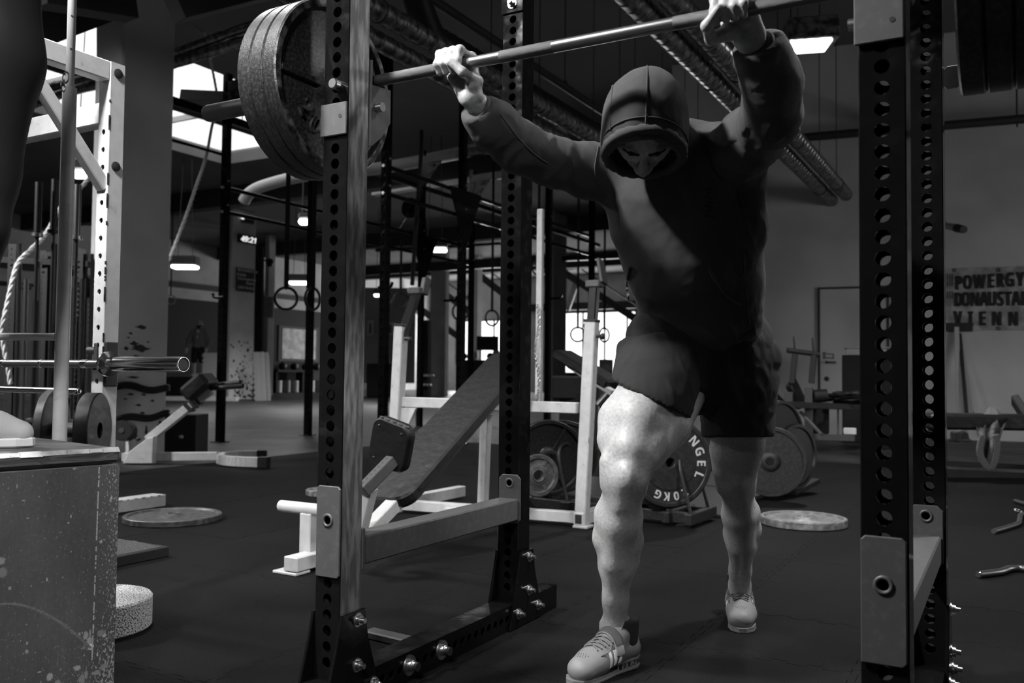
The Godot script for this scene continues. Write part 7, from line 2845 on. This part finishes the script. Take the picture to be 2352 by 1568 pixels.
	for q in [[[1700, 425], [1706, 500], [1708, 600], [1716, 690], [1722, 752]], [[1150, 262], [1185, 310], [1225, 352], [1262, 378]], [[1375, 335], [1366, 390], [1378, 440]], [[1606, 300], [1622, 345], [1640, 395], [1668, 420]], [[1458, 775], [1520, 800], [1600, 815], [1680, 790], [1748, 745]]]:
		g.tube(path_on(top, q, 1.6, 2.9, 0.001), 0.0019, 6, false)
	put(g, M.hoodie_seam, "seam", hood_top).set_meta("kind", "stuff")
	# pocket with its slanted opening
	g = G.new()
	var edge := path_on(top, [[1627, 604], [1640, 640], [1665, 677], [1703, 703]], 1.8, 2.9, 0.004, 8)
	g.tube(edge, 0.0045, 8)
	edge = path_on(top, [[1446, 612], [1440, 650], [1444, 690]], 1.8, 2.9, 0.004, 8)
	g.tube(edge, 0.0045, 8)
	put(g, M.hoodie, "pocket_edge", hood_top).set_meta("kind", "stuff")
	# scale print on the chest: little hooked arcs in rows
	g = G.new()
	for row in 9:
		for col in 7:
			var x := 1622.0 + col * 13.0 + (6.0 if row % 2 else 0.0)
			var y := 428.0 + row * 10.5 + col * 2.0
			if x + (row - 4) * 5.0 > 1702.0 or (row > 6 and col < 2):
				continue
			var pts := []
			for i in 6:
				var a := 0.3 + i * 0.62
				pts.append([x + cos(a) * 6.0, y + sin(a) * 5.5])
			g.tube(path_on(top, pts, 1.8, 2.9, 0.0006, 1), 0.0014, 5, false)
	put(g, M.hoodie_print, "chest_print", hood_top).set_meta("kind", "stuff")
	# cuffs
	for s in [[at(1088, 245, 2.22), at(1130, 285, 2.265)], [at(1730, 103, 1.90), at(1752, 130, 1.925)]]:
		g = G.new()
		var a: Vector3 = s[0]
		var d: Vector3 = ((s[1] as Vector3) - a).normalized()
		g.ring(a + d * 0.012, d, 0.038, 0.006, 36, 8)
		put(g, M.hoodie, "cuff", hood_top)
	# ---------- shorts ----------
	var sh := Blob.new()
	sh.K = 80.0
	sh.chain([at(1540, 790, 2.58), at(1508, 880, 2.50), at(1492, 930, 2.46)], [0.112, 0.112, 0.115])
	sh.chain([at(1444, 805, 2.55), at(1462, 850, 2.51)], [0.035, 0.06])
	var hr := at(1500, 918, 2.44)
	sh.cuts.append([hr, Vector3(-0.40, -0.90, 0.16).normalized()])
	var sfold := noise(9.0, 3, 111)
	var sw := func(p: Vector3, n: Vector3) -> float:
		return 0.007 * (0.3 - absf(sfold.get_noise_3d(p.x * 1.6 + p.y * 0.8, p.y * 0.5 - p.x * 0.5, p.z)))
	var s1 := sh.build(0.0075, sw)
	var s2b := Blob.new()
	s2b.K = 80.0
	s2b.chain([at(1672, 790, 2.58), at(1690, 880, 2.62), at(1694, 990, 2.68)], [0.115, 0.108, 0.107])
	s2b.chain([at(1752, 815, 2.58), at(1742, 860, 2.6), at(1735, 960, 2.64)], [0.045, 0.045, 0.04])
	s2b.cap(at(1770, 822, 2.57), at(1758, 800, 2.57), 0.018, 0.02)
	s2b.cuts.append([at(1692, 1003, 2.58), Vector3(0.05, -0.96, 0.05).normalized()])
	var s2 := s2b.build(0.0075, sw)
	var s3b := Blob.new()
	s3b.K = 80.0
	s3b.chain([at(1530, 790, 2.58), at(1680, 790, 2.6)], [0.12, 0.12])
	s3b.chain([at(1560, 860, 2.55), at(1610, 880, 2.6), at(1650, 870, 2.62)], [0.1, 0.085, 0.1])
	put_mesh(skin_mesh([s1, s2, s3b.build(0.009, sw)], M.shorts), "shorts", t)
	# ---------- shoes ----------
	shoe(t, at(1462, 1530, 2.5), fl(1459, 1522), fl(1309, 1575), 1.0)
	var toe := fl(1704, 1452)
	var back := Vector3(at(1699, 1345, 3.035).x, 0, at(1699, 1345, 3.035).z)
	var dirn := (toe - back); dirn.y = 0; dirn = dirn.normalized()
	shoe(t, back, toe - dirn * 0.275, toe + dirn * 0.012, -1.0)

func shoe(t: Node3D, _p: Vector3, heel: Vector3, toe: Vector3, lateral: float) -> void:
	heel.y = 0; toe.y = 0
	var f := (toe - heel).normalized()
	var L := (toe - heel).length()
	var k := L / 0.29
	var z := f.cross(Vector3.UP).normalized()     # to the right of the shoe as it points
	var P := func(x: float, y: float, s: float) -> Vector3: return heel + f * (x * k) + Vector3.UP * (y * k) + z * (s * k)
	var b := Blob.new()
	b.K = 150.0
	var flat := Vector3.UP
	b.chain([P.call(0.036, 0.06, 0), P.call(0.036, 0.085, 0)], [0.036 * k, 0.031 * k])
	b.chain([P.call(0.045, 0.055, 0), P.call(0.12, 0.056, 0.0), P.call(0.19, 0.045, lateral * 0.002), P.call(0.243, 0.036, -lateral * 0.004)], [0.037 * k, 0.04 * k, 0.046 * k, 0.041 * k], flat, 1.2)
	b.chain([P.call(0.205, 0.038, lateral * 0.018), P.call(0.235, 0.036, lateral * 0.008)], [0.03 * k, 0.03 * k], flat, 1.2)
	b.chain([P.call(0.065, 0.105, 0), P.call(0.115, 0.085, 0), P.call(0.16, 0.066, 0)], [0.035 * k, 0.035 * k, 0.034 * k])
	b.cuts.append([P.call(0, 0.012, 0), Vector3.DOWN])
	b.cuts.append([P.call(0.03, 0.108, 0), (Vector3.UP * 0.95 + f * -0.28).normalized()])
	var up := put_mesh(skin_mesh([b.build(0.0045)], M.shoe_upper), "shoe", t)
	# ankle opening and sock
	var sb := Blob.new()
	sb.K = 200.0
	var ax := P.call(0.052, 0.085, 0) as Vector3
	sb.chain([ax, P.call(0.05, 0.135, 0)], [0.040 * k, 0.042 * k])
	sb.cuts.append([P.call(0.05, 0.142, 0), Vector3.UP])
	put_mesh(skin_mesh([sb.build(0.005)], M.sock), "sock", t)
	# collar roll and tongue
	var g := G.new()
	var col := PackedVector3Array()
	for i in 25:
		var a := TAU * i / 24.0
		col.append(P.call(0.05 + 0.04 * cos(a), 0.109 + 0.013 * cos(a) + 0.010 * maxf(0.0, -cos(a)), 0.034 * sin(a)))
	g.tube(col, 0.0055 * k, 8, false)
	put(g, M.shoe_dark, "collar", up)
	g = G.new()
	g.bar(P.call(0.098, 0.118, 0), P.call(0.082, 0.142, 0), 0.05 * k, 0.008 * k, f, 0.003)
	put(g, M.shoe_upper, "tongue", up)
	# sole: thin tread, raised heel on little pillars
	var out := PackedVector2Array()
	for q in [[0.0, 0.0], [0.004, 0.022], [0.03, 0.036], [0.08, 0.034], [0.13, 0.034], [0.18, 0.046], [0.22, 0.05], [0.262, 0.04], [0.288, 0.015], [0.29, -0.01], [0.27, -0.034], [0.23, -0.043], [0.18, -0.04], [0.12, -0.032], [0.07, -0.034], [0.03, -0.035], [0.004, -0.022]]:
		out.append(Vector2(q[0] * k, q[1] * k * lateral))
	var bs := Basis(f, z, Vector3.UP)
	g = G.new()
	g.prism(out, Transform3D(bs, heel + Vector3(0, 0.0005, 0)), 0.007 * k, 0.001)
	var so := put(g, M.shoe_sole, "sole", up)
	g = G.new()
	var fore := PackedVector2Array()
	for q in out:
		if q.x > 0.12 * k:
			fore.append(q * Vector2(1, 0.985))
	g.prism(fore, Transform3D(bs, heel + Vector3(0, 0.0075, 0)), 0.008 * k, 0.002)
	put(g, M.shoe_sole, "midsole", so)
	g = G.new()
	var hl := PackedVector2Array()
	for q in out:
		if q.x < 0.135 * k:
			hl.append(q)
	g.prism(hl, Transform3D(bs, heel + Vector3(0, 0.0255 * k, 0)), 0.008 * k, 0.002)
	put(g, M.shoe_sole, "heel_plate", so)
	for s in [-1.0, 1.0]:
		for i in 6:
			g = G.new()
			var x := 0.012 + i * 0.0205
			var w := 0.029 if i > 0 else 0.016
			g.bar(P.call(x, 0.006, s * w), P.call(x + 0.007, 0.027, s * w), 0.0075 * k, 0.005 * k, f, 0.001)
			put(g, M.shoe_sole, "heel_pillar", so)
	# instep strap
	var wrap := func(x0: float, x1: float, lift: float, s0: float, s1: float) -> G:   # a band over the instep between two lines
		var gg := G.new()
		var n := 18
		var rows := []
		for w in 3:
			var row := []
			for i in n + 1:
				var a := lerpf(s0, s1, float(i) / n)
				var x := lerpf(x0, x1, w / 2.0)
				var dir := (Vector3.UP * cos(a) + z * sin(a) + f * 0.25).normalized()
				var o: Vector3 = P.call(x, 0.055, 0)
				row.append([b.hit(o + dir * 0.14, -dir, 0.0, 0.14) + dir * lift * k, dir])
			rows.append(row)
		for w in 2:
			for i in n:
				gg.tri(rows[w][i][0], rows[w + 1][i][0], rows[w + 1][i + 1][0], rows[w][i][1], rows[w + 1][i][1], rows[w + 1][i + 1][1])
				gg.tri(rows[w][i][0], rows[w + 1][i + 1][0], rows[w][i + 1][0], rows[w][i][1], rows[w + 1][i + 1][1], rows[w][i + 1][1])
		for w in [0, 2]:
			var line := PackedVector3Array()
			for i in n + 1:
				line.append(rows[w][i][0] - rows[w][i][1] * lift * k * 0.5)
			gg.tube(line, lift * k * 0.6, 6)
		return gg
	put(wrap.call(0.098, 0.128, 0.0045, -1.45, 1.45), M.shoe_upper, "instep_strap", up)
	put(wrap.call(0.101, 0.125, 0.0056, -0.9, 0.9), M.shoe_dark, "strap_patch", up)
	# three pale stripes on either side
	for s in [-1.0, 1.0]:
		for i in 3:
			var x := 0.105 + i * 0.021
			var a0: float = s * 1.05; var a1: float = s * 2.0
			put(wrap.call(x + 0.004, x + 0.014, 0.0012, a0, a1), M.shoe_white, "stripe", up)
	# laces: crossings over the tongue and a bow
	g = G.new()
	for i in 4:
		for s in [-1.0, 1.0]:
			var x := 0.137 + i * 0.0145
			var line := PackedVector3Array()
			for j in 9:
				var v := lerpf(-1.0, 1.0, j / 8.0)
				var dir := (Vector3.UP * cos(v * 0.62) + z * sin(v * 0.62) + f * 0.3).normalized()
				var o: Vector3 = P.call(x + s * v * 0.008, 0.05, 0)
				line.append(b.hit(o + dir * 0.12, -dir, 0.0, 0.12) + dir * (0.0032 if s > 0 else 0.0016))
			g.tube(line, 0.0024 * k, 6)
	for q in [[0.02, 0.03], [-0.022, 0.034], [0.028, 0.05], [-0.03, 0.052]]:
		var o: Vector3 = P.call(0.137, 0.088, 0)
		g.tube(smooth([o, P.call(0.15, 0.094, q[0]), P.call(0.137 + q[1] * 0.7, 0.082, q[0] * 1.5), P.call(0.15 + q[1], 0.07, q[0] * 1.2)], 5), 0.0022 * k, 6)
	put(g, M.shoe_lace, "lace", up).set_meta("kind", "stuff")
	# toe vents
	g = G.new()
	for r in 3:
		for c in 5 - r:
			var dir := (Vector3.UP + f * 0.35).normalized()
			var o: Vector3 = P.call(0.218 + r * 0.008, 0.03, (c - (4 - r) * 0.5) * 0.0085)
			var h := b.hit(o + dir * 0.1, -dir, 0.0, 0.1)
			g.cone(h - dir * 0.001, h + dir * 0.0004, 0.0016, 0.0016, 8)
	put(g, M.chip, "vent_hole", up).set_meta("kind", "stuff")

func onlooker() -> void:
	# someone standing on the painted box at the left edge, seen from thigh to shoe
	var t := thing("person", "person on the painted box, dark leg and pale shoe cut by the left edge", "person", at(-60, 1010, 2.15))
	var d := 2.05
	var hip := at(-52, -120, d); var knee := at(-64, 520, d - 0.02); var ank := at(-84, 930, d + 0.1)
	var dl := Vector3(-0.26, 0, 0.12)
	var b := Blob.new()
	b.K = 70.0
	for o in [Vector3.ZERO, dl]:
		b.chain([hip + o, at(-42, 130, d) + o, at(-67, 400, d) + o, knee + o], [0.13, 0.125, 0.095, 0.07])
		b.chain([knee + o, at(-84, 700, d + 0.04) + o, ank + o], [0.066, 0.06, 0.04])
	b.chain([hip + dl * 0.5 + Vector3(0, 0.05, 0), hip + dl * 0.5 + Vector3(0, 0.45, 0)], [0.17, 0.17], Vector3(0.4, 0, 0.9).normalized(), 1.3)
	# one body: torso, arms, neck and head above the frame
	var c := hip + dl * 0.5
	var side := dl.normalized()
	var body := Blob.new()
	body.K = 70.0
	body.chain([c, c + Vector3(0, 0.35, 0), c + Vector3(0, 0.5, 0)], [0.12, 0.14, 0.1])
	body.chain([c + Vector3(0, 0.5, 0), c + Vector3(0, 0.6, 0)], [0.06, 0.055])
	body.oval(c + Vector3(0, 0.72, 0.02), Basis(), Vector3(0.075, 0.115, 0.095))
	body.cap(c + Vector3(0, 0.71, 0.1), c + Vector3(0, 0.69, 0.12), 0.012, 0.014)
	for s in [-1.0, 1.0]:
		var sh: Vector3 = c + Vector3(0, 0.48, 0) + side * s * 0.18
		body.chain([sh, sh + side * s * 0.06 + Vector3(0, -0.28, 0), sh + side * s * 0.05 + Vector3(0, -0.5, 0.08)], [0.055, 0.045, 0.03])
		body.chain([sh + side * s * 0.05 + Vector3(0, -0.5, 0.08), sh + side * s * 0.05 + Vector3(0, -0.6, 0.1)], [0.035, 0.03])
	for o in [Vector3.ZERO, dl]:
		body.chain([hip + o, knee + o, ank + o, ank + o + Vector3(0, -0.06, 0)], [0.1, 0.05, 0.033, 0.03])
	put_mesh(skin_mesh([body.build(0.014)], M.skin), "body", t)
	put_mesh(skin_mesh([b.build(0.011)], M.leggings), "leggings", t)
	# shoes
	for o in [Vector3.ZERO, dl]:
		var toe: Vector3 = fl(78, 1026, 0.64) + o
		var f := Vector3(view.x.x, 0, view.x.z).normalized().rotated(Vector3.UP, 0.35)
		var z := f.cross(Vector3.UP)
		var heel: Vector3 = toe - f * 0.285
		var P := func(x: float, y: float, s: float) -> Vector3: return heel + f * x + Vector3.UP * (y + 0.0) + z * s
		var s := Blob.new()
		s.K = 140.0
		s.chain([P.call(0.04, 0.05, 0), P.call(0.12, 0.05, 0), P.call(0.20, 0.045, 0), P.call(0.252, 0.035, 0)], [0.037, 0.04, 0.042, 0.032])
		s.chain([P.call(0.05, 0.06, 0), P.call(0.06, 0.11, 0)], [0.038, 0.038])
		s.chain([P.call(0.09, 0.085, 0), P.call(0.17, 0.06, 0)], [0.034, 0.036])
		s.cuts.append([P.call(0, 0.018, 0), Vector3.DOWN])
		var sm := put_mesh(skin_mesh([s.build(0.006)], M.paint_white), "shoe", t)
		var g := G.new()
		var out := PackedVector2Array()
		for q in [[0.0, 0.0], [0.004, 0.024], [0.03, 0.038], [0.12, 0.036], [0.19, 0.046], [0.25, 0.038], [0.284, 0.016], [0.286, -0.014], [0.25, -0.038], [0.18, -0.042], [0.1, -0.034], [0.03, -0.037], [0.004, -0.022]]:
			out.append(Vector2(q[0], q[1]))
		g.prism(out, Transform3D(Basis(f, z, Vector3.UP), heel + Vector3(0, 0.001, 0)), 0.024, 0.004)
		put(g, M.shoe_white, "sole", sm)
		g = G.new()
		for i in 5:
			var x := 0.12 + i * 0.018
			g.tube(smooth([P.call(x, 0.075 - i * 0.004, -0.032), P.call(x + 0.004, 0.098 - i * 0.005, 0.0), P.call(x, 0.075 - i * 0.004, 0.032)], 4), 0.0026, 6)
		g.tube(smooth([P.call(0.13, 0.098, 0.0), P.call(0.16, 0.12, 0.03), P.call(0.21, 0.085, 0.05)], 5), 0.0022, 6)
		put(g, M.print_dark, "lace", sm).set_meta("kind", "stuff")

func far_person() -> void:
	var d := 27.0
	var A := func(x: float, y: float) -> Vector3: return at(x, y, d)
	var foot: Vector3 = A.call(455, 866)
	var t := thing("person", "distant bald bearded person in a pale long sleeved shirt on the black platform", "person", Vector3(foot.x, 0.67, foot.z))
	var r := Vector3(view.x.x, 0, view.x.z).normalized()
	var fw := Vector3(view.z.x, 0, view.z.z).normalized()
	var yb := 0.67
	var o := Vector3(foot.x, yb, foot.z)
	var P := func(x: float, y: float, z: float) -> Vector3: return o + r * x + Vector3.UP * y + fw * z
	var b := Blob.new()
	b.K = 60.0
	for s in [-1.0, 1.0]:
		b.chain([P.call(s * 0.1, 0.88, 0), P.call(s * 0.12, 0.48, 0.03), P.call(s * 0.13, 0.09, 0.0)], [0.09, 0.06, 0.042])
		b.chain([P.call(s * 0.13, 0.05, 0.0), P.call(s * 0.15, 0.04, 0.16)], [0.045, 0.04])
	b.chain([P.call(0, 0.9, 0), P.call(0, 1.2, 0), P.call(0, 1.38, 0)], [0.13, 0.15, 0.12])
	b.chain([P.call(0, 1.4, 0), P.call(0, 1.52, 0.02)], [0.065, 0.055])
	b.oval(P.call(0.02, 1.62, 0.03), Basis(), Vector3(0.08, 0.115, 0.095))
	b.cap(P.call(0.02, 1.61, 0.12), P.call(0.02, 1.585, 0.135), 0.014, 0.018)
	for s in [-1.0, 1.0]:
		b.oval(P.call(0.02 + s * 0.082, 1.61, 0.02), Basis(), Vector3(0.014, 0.03, 0.02))
		b.chain([P.call(s * 0.2, 1.36, 0), P.call(s * 0.29, 1.08, 0.02), P.call(s * 0.3 - 0.04, 0.84, 0.1)], [0.06, 0.045, 0.035])
		b.cap(P.call(s * 0.3 - 0.04, 0.84, 0.1), P.call(s * 0.3 - 0.04, 0.74, 0.13), 0.035, 0.03)
	put_mesh(skin_mesh([b.build(0.02)], M.skin), "body", t)
	b = Blob.new()
	b.K = 55.0
	b.chain([P.call(0, 0.88, 0), P.call(0, 1.2, 0.0), P.call(0, 1.38, 0)], [0.19, 0.195, 0.15], fw, 1.3)
	for s in [-1.0, 1.0]:
		b.chain([P.call(s * 0.17, 1.37, 0), P.call(s * 0.3, 1.08, 0.02), P.call(s * 0.3 - 0.03, 0.9, 0.08)], [0.09, 0.075, 0.055])
	b.cuts.append([P.call(0, 0.82, 0), Vector3.DOWN])
	put_mesh(skin_mesh([b.build(0.02)], M.shirt_grey), "shirt", t)
	b = Blob.new()
	b.K = 60.0
	b.cap(P.call(-0.05, 0.85, 0), P.call(0.05, 0.85, 0), 0.15, 0.15)
	for s in [-1.0, 1.0]:
		b.chain([P.call(s * 0.1, 0.8, 0), P.call(s * 0.12, 0.5, 0.03)], [0.12, 0.1])
	put_mesh(skin_mesh([b.build(0.02)], M.sock), "shorts", t)
	b = Blob.new()
	b.K = 120.0
	b.cap(P.call(0.02, 1.55, 0.09), P.call(0.02, 1.52, 0.07), 0.05, 0.055)
	b.cap(P.call(-0.045, 1.56, 0.05), P.call(0.085, 1.56, 0.05), 0.03, 0.03)
	put_mesh(skin_mesh([b.build(0.014)], M.hair), "beard", t)
	for s in [-1.0, 1.0]:
		var g := G.new()
		g.ball(P.call(0.02 + s * 0.035, 1.63, 0.118), Vector3(0.014, 0.01, 0.01), 8)
		put(g, M.hair, "eye", t)
